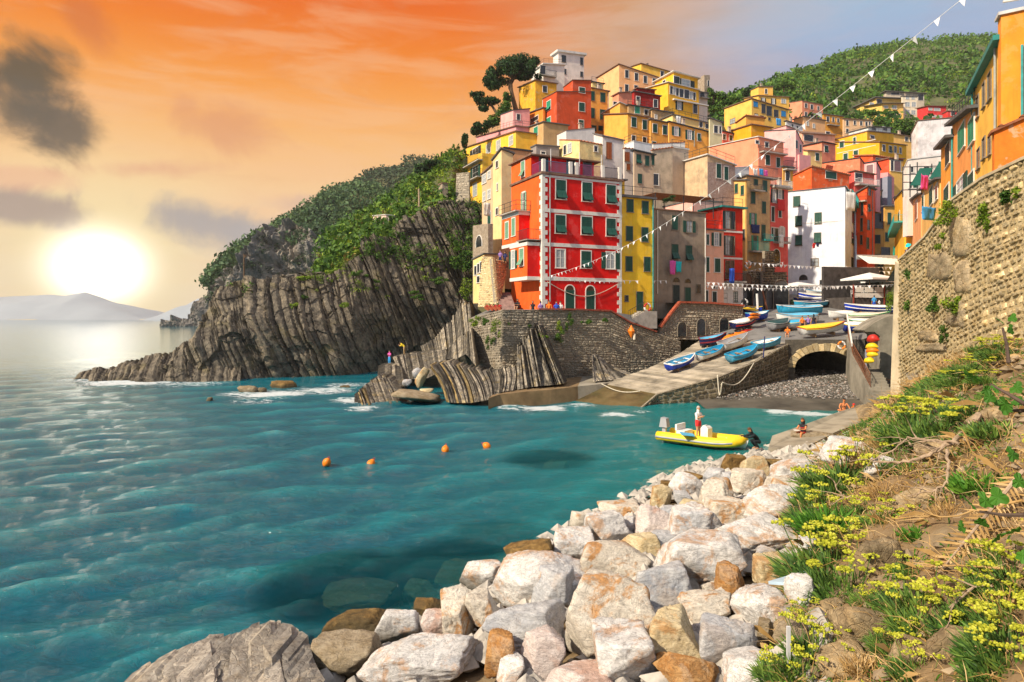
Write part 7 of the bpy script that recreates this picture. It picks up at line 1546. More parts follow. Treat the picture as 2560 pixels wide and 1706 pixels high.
rboat('dark blue rowing boat lowest on the slipway',140,1060,430,955,1.35,.75,hull='blue',inside='lblue',rim='white')
rboat('white rowing boat with a sky blue inside on the slipway',480,945,755,850,1.35,.75,hull='white',inside='cyan',rim='cyan')
rboat('turquoise rowing boat at the outer edge of the slipway',830,965,1140,868,1.5,.8,hull='lblue',inside='cyan',rim='cyan',stripe='cyan')
rboat('light blue boat with white inside near the railing post',1120,812,1400,765,1.5,.7,hull='lblue',inside='white',rim='cyan',seats=2)
rb=rboat('white boat carrying an orange inflatable on the slipway',745,835,1040,740,1.7,.95,hull='white',inside='grey',rim='grey',seats=2)
rboat('navy boat with a dark red band under the vaults',500,775,800,735,1.7,.95,hull='navy',inside='lblue',rim='wine',stripe='wine')
rboat('white and navy boat tilted against the terrace corner',870,610,1125,560,1.6,.9,hull='navy',inside='white',rim='white',cover='white',stripe='red',lift=.5)
rboat('covered blue boat loaded with orange kayaks by the terrace corner',1040,480,1260,470,1.6,.95,hull='blue',inside='white',rim='lblue')
rboat('blue boat with a yellow rail behind the terrace corner',985,380,1180,400,1.5,.8,hull='blue',inside='white',rim='yellow')
rboat('big sky blue boat in the middle of the ramp',1380,410,1870,395,2.0,1.05,hull='cyan',inside='lblue',rim='white',flip=True)
rboat('long white boat with a blue cover in front of the big sky blue boat',1375,492,1840,485,1.9,.9,hull='white',inside='white',rim='wood',cover='lblue',flip=True)
rboat('turquoise boat with white rail behind the big sky blue boat',1570,335,1915,312,1.8,.8,hull='cyan',inside='navy',rim='white',flip=True)
rboat('deep blue boat with white inside second from the top of the row',1565,290,1960,275,1.8,.8,hull='blue',inside='white',rim='white',flip=True)
rboat('royal blue boat with a broad white rail near the top of the row',1620,240,1975,250,1.9,.9,hull='blue',inside='cream',rim='white',stripe='white',flip=True)
rboat('white boat with a cover at the top of the row',1700,205,1940,200,1.9,.9,hull='white',inside='white',rim='lblue',cover='white',flip=True)
rboat('boat under a dark green tarpaulin on the ramp',1295,605,1490,570,1.8,.9,hull='grey',inside='grey',rim='grey',cover='dgreen',lift=.35)
rboat('white boat under a cyan and yellow cover beside the green tarpaulin boat',1495,580,1700,560,1.7,.8,hull='white',inside='white',rim='yellow',cover='cyan',lift=.3)
rboat('white boat under a bright yellow cover behind the bridge railing',1645,655,2115,605,1.9,.85,near=66,dy=1,hull='white',inside='white',rim='red',cover='yellow',lift=.25)
rboat('blue and white long boat at the right of the street',350,1065,1120,1085,1.9,.8,'H',near=76,dy=-1,hull='blue',inside='white',rim='white',stripe='white',flip=True)
rboat('upturned cream white hull in front of the blue and white long boat',395,1225,1060,1210,1.8,.8,'H',near=73,dy=-1,hull='cream',inside='white',rim='green',cover='cream')
rboat('small white motor launch on the street right of the ramp',160,1190,390,1180,1.7,.8,'H',near=74,hull='white',inside='grey',rim='white',cover='white',flip=True)
rboat('bright blue boat with a yellow edge beside the bridge',420,1400,670,1390,1.8,.9,'H',near=68,hull='blue',inside='white',rim='yellow',cover='white')
rboat('white boat with a green stripe behind the bright blue boat',420,1290,860,1290,1.7,.6,'H',near=70,hull='white',inside='white',rim='green',cover='white')
# kayaks
kb=lambda x,y,Y:P(*rp('B',x,y),Y)
q1,q2=hramp(*rp('B',745,800)),hramp(*rp('B',1040,705))
kayak('orange inflatable canoe lying in the white boat',q1+Vector((0,0,.9)),q2+Vector((0,0,.9)),1.0,.45,'orange')
kayak('yellow orange kayak on top of the blue boat behind the corner',kb(985,335,76),kb(1160,365,78),.7,.35,'yellow')
kayak('orange kayak upper one on the covered blue boat',kb(1060,405,74),kb(1180,415,76),.7,.35,'orange');kayak('orange kayak lower one on the covered blue boat',kb(1040,445,73),kb(1170,440,75),.7,.35,'orange')
kayak('red kayak on the ground by the white and navy boat',hramp(*rp('B',895,630))+Vector((0,0,.1)),hramp(*rp('B',1100,585))+Vector((0,0,.1)),.7,.32,'red')
kayak('blue kayak lying inside the tunnel mouth',kb(1565,1105,66),kb(1690,1060,72),.7,.35,'blue')
kc=lambda x,y,Y:P(*rp('C',x,y),Y)
for(x0,x1,y,c,lab)in((400,522,650,'red','red kayak on top of the stack by the retaining wall'),(388,510,715,'yellow','yellow kayak second in the stack by the retaining wall'),(392,516,752,'orange','orange kayak third in the stack by the retaining wall'),(400,510,790,'yellow','yellow kayak fourth in the stack by the retaining wall'),(380,470,850,'yellow','yellow kayak at the bottom of the stack above the steps')):
    kayak(lab,kc(x0,y+10,55.5),kc(x1,y,54.6),.75,.62 if c=='red' else .5,c,open_=False)
# ---------------------------------------------------------------- yellow inflatable with its crew
a,b_=G(*rp('D',130,345),0),G(*rp('D',850,440),0)
d=(b_-a);L=d.length;yaw=math.atan2(d.y,d.x);rib=empty('inflatable_boat',(a+b_)/2,yaw,'yellow inflatable motor boat moored by the bathing platform','boat')
def ribtube(m,r,off,z,n=26,x0=-.5,x1=.5,w=1.0):
    pts=[]
    for i in range(n+1):
        t=i/n*2-1;s=abs(t);u=1-s;x=-L/2+.12+(L-.25)*min(1,u*1.18)**1.0 if u<.85 else L/2-.1-.0*(1-u)
        ang=max(0,(u-.62)/.38);y=w*math.cos(ang*math.pi/2)**.8*(1 if t<0 else-1);x=-L/2+.1+(L-.3)*(u/.62*.66 if u<.62 else .66+.34*math.sin(ang*math.pi/2));pts.append((x,y+off*(1 if t<0 else-1),z+.22*ang**2))
    m.tube(pts,r,10);return pts
m=MB();ribtube(m,.26,0,.36,w=.80);m.build('tube',bpaint('yellow'),rib,True)
m=MB();ribtube(m,.055,.25,.34,w=.80);m.build('rubbing_strake',bpaint('grey'),rib,True)
m=MB();skin_rows(m,[[(x,y,z)for(x,y,z)in r]for r in hull_geo(L*.98,1.5,.5)]);m.build('hull',bpaint('white'),rib,True)
m=MB();m.box(-L*.45,L*.30,-.62,.62,.30,.33);m.build('deck',bpaint('yellow'),rib)
m=MB();m.box(.0,.42,-.28,.28,.33,.95);m.hexa([(0,-.28,.952),(.42,-.28,.952),(.42,.28,.952),(0,.28,.952),(.12,-.25,1.12),(.34,-.25,1.05),(.34,.25,1.05),(.12,.25,1.12)]);m.build('console',bpaint('white'),rib)
m=MB();m.box(-1.35,-.85,-.5,.5,.33,.72);m.box(-1.42,-1.3,-.5,.5,.722,1.05);m.build('seat',bpaint('white'),rib)
m=MB();m.hexa([(-L/2-.15,-.2,.75),(-L/2+.35,-.2,.75),(-L/2+.35,.2,.75),(-L/2-.15,.2,.75),(-L/2-.05,-.17,1.3),(-L/2+.28,-.17,1.25),(-L/2+.28,.17,1.25),(-L/2-.05,.17,1.3)]);m.box(-L/2-.02,L*-.5+.2,-.08,.08,-.3,.748);m.build('outboard_motor',bpaint('grey'),rib)
m=MB();m.tube([(.25,.1*math.cos(k)*1.6,.98+.16*math.sin(k))for k in np.linspace(0,6.28,13)],.018,5);m.build('steering_wheel',bpaint('black'),rib)
tag(link('towel',(lambda m:(m.hexa([(-.9,-.55,.70),(-.2,-.6,.64),(-.15,.0,.66),(-.85,.1,.74),(-.9,-.55,.74),(-.2,-.6,.68),(-.15,.0,.70),(-.85,.1,.78)]),m.mesh('towel',[bpaint('lblue')]))[1])(MB()),None,rib.matrix_world@Vector((0,0,0))if False else rib.location+Vector((-.5,-.4,0))),'pale blue towel lying in the yellow inflatable boat','towel')
# buoys
for i,(x,y,lab)in enumerate([(816,1158,'orange buoy floating furthest left'),(926,1162,'orange buoy second from the left'),(1113,1126,'small orange buoy third from the left'),(1218,1116,'orange buoy tipped over furthest right')]):
    g=G(x,y,0);t=empty('buoy',g,0,lab,'buoy','orange buoys in the bay');m=MB();m.lathe([(.01,-.2),(.14,-.15),(.20,.0),(.19,.12),(.10,.24),(.05,.28),(.01,.29)],12);m.build('float',bpaint('orange'),t,True);m=MB();m.tube([(.05*math.cos(k),0,.33+.05*math.sin(k))for k in np.linspace(0,6.28,9)],.012,5);m.build('ring',bpaint('red'),t)
    t.rotation_euler=(.3,.5+.6*(i==3),i)
g=pa(1835,385,lineR)+Vector((0,-.35,0));wb=empty('marker_buoy',g,0,'orange red marker buoy hanging on the harbour wall by the steps','buoy');m=MB();m.lathe([(.02,-.55),(.2,-.2),(.36,.15),(.02,.75)],8);m.build('float',bpaint('orange'),wb);m=MB();m.tube([(.3,0,-.7),(.32,0,-.1)],.13,8);m.build('net_float',bpaint('cream'),wb)
# ================================================================ people
SKIN=mat('skin',(.52,.27,.15),.6,.08,4);SKIN2=mat('sunburnt_skin',(.58,.22,.09),.6,.08,4)
def cloth(k):
    c={'pink':(.75,.10,.40),'yellow':(.82,.62,.03),'white':(.75,.74,.72),'blue':(.03,.10,.55),'lblue':(.06,.35,.75),'black':(.02,.02,.025),'wetsuit':(.012,.02,.025),'red':(.6,.03,.03),'orange':(.8,.20,.02),'khaki':(.35,.24,.12),'brownhair':(.10,.045,.02),'darkhair':(.02,.015,.012),'greyhair':(.4,.38,.36),'violet':(.30,.18,.45),'cyan':(.02,.5,.55),'grey':(.3,.3,.33),'navy':(.02,.03,.12)}[k]
    return mat(k+'_cloth',c,.8,.12,6)
BASE={'pel':(0,0,.95),'che':(0,0,1.25),'nec':(0,0,1.47),'hea':(0,.02,1.62),'sL':(-.19,0,1.40),'sR':(.19,0,1.40),'eL':(-.25,0,1.12),'eR':(.25,0,1.12),'hL':(-.26,.06,.86),'hR':(.26,.06,.86),'pL':(-.10,0,.92),'pR':(.10,0,.92),'kL':(-.11,.03,.50),'kR':(.11,.03,.50),'aL':(-.12,0,.08),'aR':(.12,0,.08),'tL':(-.13,.18,.03),'tR':(.13,.18,.03)}
POSES={'stand':{},'bend':{'che':(0,.18,1.16),'nec':(0,.36,1.30),'hea':(0,.46,1.40),'sL':(-.18,.30,1.26),'sR':(.18,.30,1.26),'eL':(-.2,.46,1.04),'eR':(.2,.46,1.04),'hL':(-.1,.62,1.16),'hR':(.1,.62,1.16)},
         'phone':{'eL':(-.22,.10,1.14),'eR':(.22,.10,1.14),'hL':(-.08,.30,1.24),'hR':(.08,.30,1.24)},
         'sit':{'pel':(0,0,.14),'che':(0,.02,.45),'nec':(0,.06,.67),'hea':(0,.09,.82),'sL':(-.19,.05,.60),'sR':(.19,.05,.60),'eL':(-.24,.22,.38),'eR':(.24,.22,.38),'hL':(-.12,.40,.40),'hR':(.12,.40,.40),'pL':(-.10,.02,.12),'pR':(.10,.02,.12),'kL':(-.12,.44,.20),'kR':(.12,.44,.20),'aL':(-.12,.46,-.24),'aR':(.12,.52,-.24),'tL':(-.12,.62,-.28),'tR':(.12,.68,-.28)},
         'cross':{'pel':(0,0,.12),'che':(0,.06,.42),'nec':(0,.12,.62),'hea':(0,.17,.77),'sL':(-.19,.11,.56),'sR':(.19,.11,.56),'eL':(-.30,.2,.34),'eR':(.30,.2,.34),'hL':(-.28,.40,.22),'hR':(.28,.40,.22),'pL':(-.10,.02,.10),'pR':(.10,.02,.10),'kL':(-.42,.28,.16),'kR':(.42,.28,.16),'aL':(.10,.42,.07),'aR':(-.10,.44,.07),'tL':(.22,.46,.06),'tR':(-.22,.50,.06)},
         'crouch':{'pel':(0,0,.38),'che':(0,.22,.62),'nec':(0,.38,.80),'hea':(0,.48,.93),'sL':(-.19,.34,.74),'sR':(.19,.34,.74),'eL':(-.22,.60,.62),'eR':(.22,.60,.62),'hL':(-.14,.84,.66),'hR':(.14,.84,.66),'pL':(-.10,.02,.36),'pR':(.10,.02,.36),'kL':(-.15,.38,.44),'kR':(.15,.38,.44),'aL':(-.13,.08,.08),'aR':(.13,.08,.08),'tL':(-.14,.28,.03),'tR':(.14,.28,.03)}}
BONES=[('pel','che','t'),('che','nec','t'),('nec','hea','n'),('che','sL','s'),('che','sR','s'),('sL','eL','ua'),('sR','eR','ua'),('eL','hL','la'),('eR','hR','la'),('pel','pL','h'),('pel','pR','h'),('pL','kL','ul'),('pR','kR','ul'),('kL','aL','ll'),('kR','aR','ll'),('aL','tL','f'),('aR','tR','f')]
RAD={'pel':.145,'che':.155,'nec':.058,'hea':.105,'sL':.068,'sR':.068,'eL':.043,'eR':.043,'hL':.030,'hR':.030,'pL':.105,'pR':.105,'kL':.060,'kR':.060,'aL':.040,'aR':.040,'tL':.035,'tR':.035}
_BODY={}
def body(pose,build):
    key=(pose,build)
    if key in _BODY:return _BODY[key]
    J=dict(BASE);J.update(POSES[pose]);names=list(J);idx={n:i for i,n in enumerate(names)}
    vs=[Vector(J[n])for n in names];es=[(idx[a],idx[b_])for a,b_,_ in BONES];rad=[RAD[n]*(build if n in('pel','che','pL','pR')else 1)for n in names]
    for s,e in(('hL','eL'),('hR','eR')):
        h=Vector(J[s]);dr=(h-Vector(J[e])).normalized();side=dr.cross(Vector((0,0,1)));side=side.normalized()if side.length>.1 else Vector((1,0,0));p=len(vs);vs.append(h+dr*.06);rad.append(.036);es.append((idx[s],p))
    me=bpy.data.meshes.new('body_skel');me.from_pydata([tuple(v)for v in vs],es,[]);o=bpy.data.objects.new('body_skel',me);COL.objects.link(o)
    md=o.modifiers.new('s','SKIN');sv=me.skin_vertices[0].data
    for i,r in enumerate(rad):sv[i].radius=(r,r*(.8 if names[i]in('pel','che')else 1)if i<len(names)else r)
    sv[0].use_root=True;md.branch_smoothing=.4;o.modifiers.new('d','SUBSURF').levels=2
    dg=bpy.context.evaluated_depsgraph_get();ev=o.evaluated_get(dg);m2=bpy.data.meshes.new_from_object(ev);V=[v.co.copy()for v in m2.vertices];Fc=[tuple(p.vertices)for p in m2.polygons]
    bpy.data.objects.remove(o)
    mb=MB();mb.add(V,Fc);hd,nk=Vector(J['hea']),Vector(J['nec']);up=(hd-nk).normalized();fwd=Vector((0,1,0));fwd=(fwd-up*fwd.dot(up)).normalized();rt=fwd.cross(up);hc=hd+up*.035
    nb=len(mb.v);mb.ell((0,0,0),(.080,.098,.125),12,10)
    for i in range(nb,len(mb.v)):x,y,z=mb.v[i];mb.v[i]=tuple(hc+rt*x+fwd*y+up*z)
    tip=hc+fwd*.118-up*.01;mb.add([hc+fwd*.09+up*.03,hc+fwd*.09-up*.02+rt*.016,hc+fwd*.09-up*.02-rt*.016,tip],[(0,1,3),(1,2,3),(2,0,3)])
    for s in(-1,1):mb.ell(tuple(hc+rt*s*.080),(.012,.02,.03),6,4)
    for s,e in(('hL','eL'),('hR','eR')):
        h=Vector(J[s]);dr=(h-Vector(J[e])).normalized();side=dr.cross(Vector((0,0,1)));side=side.normalized()if side.length>.1 else Vector((1,0,0));nrm=side.cross(dr)
        for k,(o_,ln)in enumerate(((-.03,.065),(-.01,.078),(.01,.072),(.03,.055))):b0=h+dr*.085+side*o_;mb.tube([b0-dr*.03,b0+dr*ln*.5,b0+dr*ln*.8-nrm*.03],[.010,.009,.007],5)
        mb.tube([h+dr*.04+side*.035,h+dr*.07+side*.062,h+dr*.11+side*.066],[.012,.011,.008],5)
    regs=[];segs=[(Vector(J[a]),Vector(J[b_]),r)for a,b_,r in BONES]
    for f in Fc:
        c=sum((V[i]for i in f),Vector())/len(f);best=None
        for a,b_,r in segs:
            ab=b_-a;t=max(0,min(1,(c-a).dot(ab)/ab.length_squared));dd=(c-a-ab*t).length-({'t':.12,'h':.10,'ul':.07}.get(r,.04))
            if best is None or dd<best[0]:best=(dd,r,t)
        regs.append((best[1],best[2]))
    nrm=[v.normal.copy()for v in m2.vertices]
    _BODY[key]=(mb,V,Fc,regs,nrm,(hc,up,fwd,rt));return _BODY[key]
_BM={}
def person(lab,loc,face,pose='stand',top='white',bot='blue',hair='darkhair',h=1.7,build=1.0,sleeves=True,longp=False,hat=None,skin=None,grp=None,bare=False,lonhair=False,full=None):
    mb,V,Fc,regs,nrm,(hc,up,fwd,rt)=body(pose,build);t=empty('person',loc,face,lab,'person',grp);s=h/1.72;t.scale=(s,s,s);skin=skin or SKIN
    k=(pose,build,skin.name)
    if k not in _BM:_BM[k]=mb.mesh('body',[skin],True)
    link('body',_BM[k],t)
    def garment(nm,test,colr,off=.014):
        fs=[f for f,r in zip(Fc,regs)if test(*r)]
        if not fs:return
        used=sorted({i for f in fs for i in f});mp={v:i for i,v in enumerate(used)};m=MB();m.add([V[i]+nrm[i]*off for i in used],[tuple(mp[i]for i in f)for f in fs]);m.build(nm,cloth(colr),t,True)
    if full:garment('wetsuit',lambda r,u:r in('t','s','ua','la','h','ul','ll'),full)
    else:
        if not bare:garment('shirt',lambda r,u:r in('t','s')or(r=='ua' and(sleeves or u<.3)),top)
        garment('trousers' if longp else 'shorts',lambda r,u:r=='h' or(r=='t' and u<.12)or(r=='ul' and(longp or u<.62))or(longp and r=='ll'),bot,.018)
    m=MB();nb=0;m.ell((0,0,0),(.092,.108,.132),12,10);v2=[];
    for i,(x,y,z)in enumerate(m.v):m.v[i]=tuple(hc+rt*x+fwd*y*.98-fwd*.012+up*(z+.012))
    keep=[f for f in m.f if(lambda c:c.dot(up)-hc.dot(up)>.045 or c.dot(fwd)-hc.dot(fwd)<-.01)(sum((Vector(m.v[i])for i in f),Vector())/len(f))and(sum((Vector(m.v[i])for i in f),Vector())/len(f)-hc).dot(up)>(-.16 if lonhair else-.075)]
    m.f=keep;m.mi=[0]*len(keep)
    if lonhair:m.tube([hc-fwd*.085,hc-fwd*.11-up*.14,hc-fwd*.10-up*.27],[.07,.075,.04],8)
    m.build('hair',cloth(hair),t,True)
    if hat:m=MB();pr=[(.16,.04),(.155,.055),(.10,.06),(.098,.13),(.06,.155),(.001,.16)];b0=len(m.v);m.lathe(pr,12);m.v=[tuple(hc+rt*x+fwd*y+up*z)for x,y,z in m.v];m.build('hat',cloth(hat),t,True)
    return t
E_=lambda x,y,Y:P(*rp('E',x,y),Y)
person('person in a pink top and blue trousers standing on the dark rock ledge',E_(700,900,78),R(150),'phone','pink','lblue',h=1.6,longp=True,lonhair=True,hair='darkhair')
person('person in a yellow shirt bending over on the higher rock ledge',E_(895,775,79),R(80),'bend','yellow','khaki',h=1.7,longp=True)
bc=rib.matrix_basis@Vector((-.25,0,.34))
person('white haired man in a white shirt and red shorts standing in the yellow boat',rib.location+Matrix.Rotation(yaw,3,'Z')@Vector((-.28,.0,.34)),yaw-R(90)-R(10),'phone','white','red','greyhair',1.72,1.15)
person('person in a black wetsuit crouching at the bow of the yellow boat',G(*rp('D',960,425),.35),R(100),'crouch',full='wetsuit',hair='brownhair',h=1.75)
person('woman with long brown hair sitting on the platform reading',P(*rp('D',1345,318),36.5)+Vector((0,0,.05)),R(125),'sit','black','red','brownhair',1.68,sleeves=False,lonhair=True,skin=SKIN2)
tag(link('platform_rock',boulder_mesh('platform_rock',903,.55,.5,.36,BM['t'],4),None,P(*rp('D',1365,340),36.9)),'dark rock ledge under the sitting woman on the platform','rock')
tag(link('platform_rock',boulder_mesh('platform_rock',904,1.5,.8,.45,BM['t'],4),None,P(*rp('D',1450,345),36.6)),'long dark rock beside the sitting woman on the platform','rock')
tag(link('magazine',(lambda m:(m.hexa([(-.14,-.10,0),(.14,-.10,0),(.14,.10,.02),(-.14,.10,.02),(-.14,-.10,.012),(.14,-.10,.012),(.14,.10,.032),(-.14,.10,.032)]),m.mesh('magazine',[M_frame]))[1])(MB()),None,P(*rp('D',1285,265),36.2)),'white magazine held by the sitting woman','magazine')
person('tanned man sitting cross legged at the end of the platform',P(*rp('D',1690,105),46.3),R(170),'cross',bare=True,bot='black',hair='darkhair',skin=SKIN2,h=1.78,build=1.1)
person('child in a red cap sitting beside the tanned man',P(*rp('D',1775,112),46.2),R(185),'sit','orange','white','darkhair',1.1,sleeves=False,hat='red',skin=SKIN2)
tag((lambda m:(m.hexa([tuple(P(*rp('D',x,y),Y))for x,y,Y in((1640,118,46),(1835,125,45.6),(1840,108,46.8),(1650,102,47.2))]+[tuple(P(*rp('D',x,y),Y)+Vector((0,0,.04)))for x,y,Y in((1640,118,46),(1835,125,45.6),(1840,108,46.8),(1650,102,47.2))]),m.build('beach_towel',cloth('white')))[1])(MB()),'white beach towel under the tanned man and child','towel')
hr=lambda x,y:hramp(*rp('B',x,y))
person('person in an orange top standing left of the group at the bridge',hr(1655,590),R(180),'stand','orange','black',h=1.6)
person('person in a violet top in the middle of the group at the bridge',hr(1722,585),R(160),'stand','violet','navy',h=1.65)
person('person in a black vest with yellow stripes at the bridge',hr(1785,580),R(0),'stand','black','navy',h=1.7,sleeves=False)
person('person in an orange life vest sitting on the ramp edge',hr(1490,655)+Vector((0,0,.25)),R(150),'sit','orange','orange',h=1.65)
person('person in a white shirt and red shorts walking up the street',hramp(*rp('H',405,890)),R(200),'stand','white','red',h=1.75)
person('person in a blue top standing by the white banner',hramp(*rp('H',820,1015)),R(0),'stand','lblue','blue',h=1.7)
person('child in a white top beside the person in blue',hramp(*rp('H',905,1010)),R(20),'stand','white','navy',h=1.2)
person('person in dark clothes sitting at the edge of the street',hramp(*rp('H',330,840))+Vector((0,0,.3)),R(200),'sit','navy','blue',h=1.7)
J_=lambda x,y,Y:P(*rp('J',x,y),Y)
for(x,y,Y,lab,tp_,bt,ps,f,kw)in[(1010,1340,66.5,'person in black leaning on the promenade wall by the steps','black','black','sit',150,{}),(1285,1400,65.8,'person in black with white straps on the promenade wall','black','black','stand',180,{'sleeves':False}),(1430,1410,65.6,'person in dark violet beside the red house corner','violet','navy','stand',20,{}),(1590,1400,65.8,'person in an orange top in front of the red house','orange','navy','stand',180,{}),(1725,1410,66,'person in a bright blue dress in front of the red house','blue','blue','stand',190,{}),(1800,1410,66.2,'person in a white shirt right of the bright blue dress','white','white','stand',180,{}),(680,430,74.2,'person in a violet top leaning on the stone parapet','violet','navy','stand',150,{}),(770,460,74,'person in a checked dark top leaning on the stone parapet','navy','black','stand',150,{})]:
    person(lab,J_(x,y,Y)-Vector((0,0,.75 if ps=='stand' else .1)),R(f),ps,tp_,bt,h=1.68,**kw)
person('person in a grey shirt and cyan hat leaning over the garden wall',P(*rp('6',2005,1010),38.5)-Vector((0,0,1.05)),R(120),'bend','grey','navy',h=1.72,hat='cyan')
person('person in dark clothes on the balcony at the top of the alley',P(*rp('6',1765,380),112)-Vector((0,0,.1)),R(180),'stand','black','black',h=1.75)
# ================================================================ bunting, ropes, washing, umbrellas and clutter
M_flag=mat('white_pennant_cloth',(.85,.85,.86),.8,.05,5);M_rope=mat('pale_rope',(.55,.50,.40),.8,.2,6)
def bunting(lab,a,b_,n,sag,size,r=.012,fan=None):
    a,b_=Vector(a),Vector(b_);t=empty('bunting',a,0,lab,'bunting','strings of white pennants');d=b_-a;pts=[d*(i/40)-Vector((0,0,sag*math.sin(math.pi*i/40)))for i in range(41)]
    m=MB();m.tube(pts,r,5);m.build('cord',M_flag,t);h=d.normalized();rs=random.Random(int(a.x*100))
    m=MB();s=size;m.add([(-s*.5,0,0),(s*.5,0,0),(s*.1,.12*s,-s*1.1),(-s*.5,.012,0),(s*.5,.012,0),(s*.1,.12*s+.012,-s*1.1)],[(0,1,2),(5,4,3),(0,3,4,1),(1,4,5,2),(2,5,3,0)]);me=m.mesh('pennant',[M_flag]);yw=math.atan2(h.y,h.x)
    for i in range(n):
        u=(i+.5)/n;p=d*u-Vector((0,0,sag*math.sin(math.pi*u)));o=link('pennant',me,t,p);o.rotation_euler=(R(rs.uniform(-35,35)),math.asin(-max(-1,min(1,h.z)))*.8,yw+R(rs.uniform(-25,25)))
    return t
bunting('long string of white pennants rising from the red house to the upper right',P(1376,690,66.3),P(2440,-30,22),46,1.6,.25,.010)
bunting('string of white pennants along the band of the red house',P(1380,690,66.6),P(1552,702,70.5),14,.25,.22)
bunting('string of white pennants from the red house to the white house, upper one',P(1552,702,70.2),P(1960,655,95),34,.9,.34)
bunting('string of white pennants across the white house front',P(1860,655,84),P(2230,668,92),36,.3,.40)
bunting('string of white pennants from the red narrow house to the umbrella, middle one',P(1765,706,78),P(2235,712,82),40,.3,.36)
bunting('string of white pennants from the red narrow house to the umbrella, lowest one',P(1765,714,77),P(2100,716,82),34,.3,.34)
bunting('short string of white pennants under the striped awning',P(2110,665,88),P(2250,680,90),12,.2,.40)
def rope(lab,pts,r,mt=None,nm='rope',cat='rope'):
    o=Vector(pts[0]);m=MB();m.tube([Vector(p)-o for p in pts],r,6);return tag(m.build(nm,mt or M_rope,None,True,o),lab,cat)
def sagrope(lab,a,b_,sag,r,**k):
    a,b_=Vector(a),Vector(b_);return rope(lab,[a.lerp(b_,i/14)-Vector((0,0,sag*math.sin(math.pi*i/14)))for i in range(15)],r,**k)
sagrope('pale cable hanging across the doors of the red house',h_pt(red,'R','2',850,1215,.1),h_pt(red,'R','2',1520,1225,.1),1.4,.035)
qo=lambda x,y:P(*rp('B',x,y),58.0)
sagrope('mooring rope looped over the slipway edge',P(*rp('B',1105,945),59.6),P(*rp('B',750,1160),55.6),.9,.05)
sagrope('short mooring rope hanging down the quay wall',P(*rp('B',695,1075),56.4),P(*rp('B',745,1170),55.4),1.3,.05)
sagrope('mooring rope lying over the low ledge to the slipway',P(*rp('A',1530,925),58.6),P(*rp('A',1935,1000),56.0),.35,.045)
# washing
def washing(lab,c,w,h,col,yaw=25,seed=0):
    rs=np.random.RandomState(seed);m=MB();n,k=7,6
    for j in range(k):
        for i in range(n):m.v.append((w*(i/(n-1)-.5)*(1-.15*j/k),.05*math.sin(i*1.9+j*.6+seed),-h*j/(k-1)+.03*rs.randn()))
    for j in range(k-1):
        for i in range(n-1):a=j*n+i;m.f.append((a,a+1,a+n+1,a+n));m.mi.append(0)
    o=m.build('laundry',cloth(col),None,True,c,R(yaw));sm=o.modifiers.new('t','SOLIDIFY');sm.thickness=.015;return tag(o,lab,'laundry','washing hung out on the houses')
for i,(rg,x,y,Y,w,h,c,lab)in enumerate([('4',585,960,75.4,.8,1.5,'pink','pink towel hanging under a window of the grey house'),('4',648,965,75.8,.8,1.2,'cyan','light blue towel hanging under a window of the grey house'),('4',1440,585,92.5,1.6,1.2,'navy','dark blue washing under a window of the tan tower house'),('4',1705,325,97,1.5,1.6,'red','red cloth hanging from the coral pink house'),('4',1705,690,97,.9,1.8,'white','white cloth on the balcony of the coral pink house'),('6',1185,215,97.5,2.0,2.6,'white','white sheet hanging from the loggia of the white house'),('6',705,880,95,.5,.7,'red','small red cloth under a window of the white house'),('6',755,885,95.3,.5,.5,'navy','small dark cloth under a window of the white house'),('4',1440,10,93,.8,.9,'white','white shirt on the washing line above the tan tower house'),('4',1500,10,93.3,.8,.9,'lblue','blue shirt on the washing line above the tan tower house'),('4',1545,25,93.6,.7,.8,'pink','magenta cloth on the washing line above the tan tower house'),('8',30,1225,55,.9,1.2,'pink','crimson cloth hanging by the scaffolding under the orange house'),('7',265,300,52,1.6,1.0,'lblue','bright blue cloth on the sill above the stone wall'),('3',300,690,129,1.2,1.8,'white','white washing on the terrace below the dark red house'),('3',710,775,124,1.0,1.6,'white','white washing on the terrace above the amber house'),('3',1840,800,156,1.6,1.6,'lblue','blue cloth under the loggia of the blue shuttered house'),('2',290,475,83,.9,1.6,'white','white washing on the narrow ochre house'),('4',1195,1040,80.6,.8,1.7,'blue','blue and white beach dress on the red narrow house balcony'),('6',1765,925,104,.9,2.4,'cyan','turquoise cloth on the corner of the deep yellow house')]):washing(lab,P(*rp(rg,x,y),Y),w,h,c,seed=i)
# parasols and awnings of the street cafe
def parasol(lab,apex,R0,drop,col,hgt=2.6,yaw=.4):
    t=empty('parasol',apex-Vector((0,0,hgt)),yaw,lab,'parasol');m=MB();c=[(R0*sx,R0*sy,hgt-drop)for sx,sy in((-1,-1),(1,-1),(1,1),(-1,1))];m.add([(0,0,hgt)]+c+[(x,y,z-.22)for x,y,z in c],[(0,1,2),(0,2,3),(0,3,4),(0,4,1),(1,5,6,2),(2,6,7,3),(3,7,8,4),(4,8,5,1)]);m.build('canopy',cloth(col),t);m=MB();m.tube([(0,0,0),(0,0,hgt)],.05,8);m.build('pole',bpaint('wood'),t);return t
parasol('large cream white parasol over the cafe tables',P(*rp('H',745,405),84),2.3,.75,'white',3.2)
parasol('second white parasol behind the large cream one',P(*rp('H',960,480),87),2.0,.5,'white',2.8)
parasol('pale blue parasol in front of the white house door',P(1995,705,88),1.9,.5,'white',2.2)
aw=empty('awning',P(*rp('H',545,130),96),R(10),'white striped awning over the cafe entrance','awning');k=96/F/6.5346;m=MB()
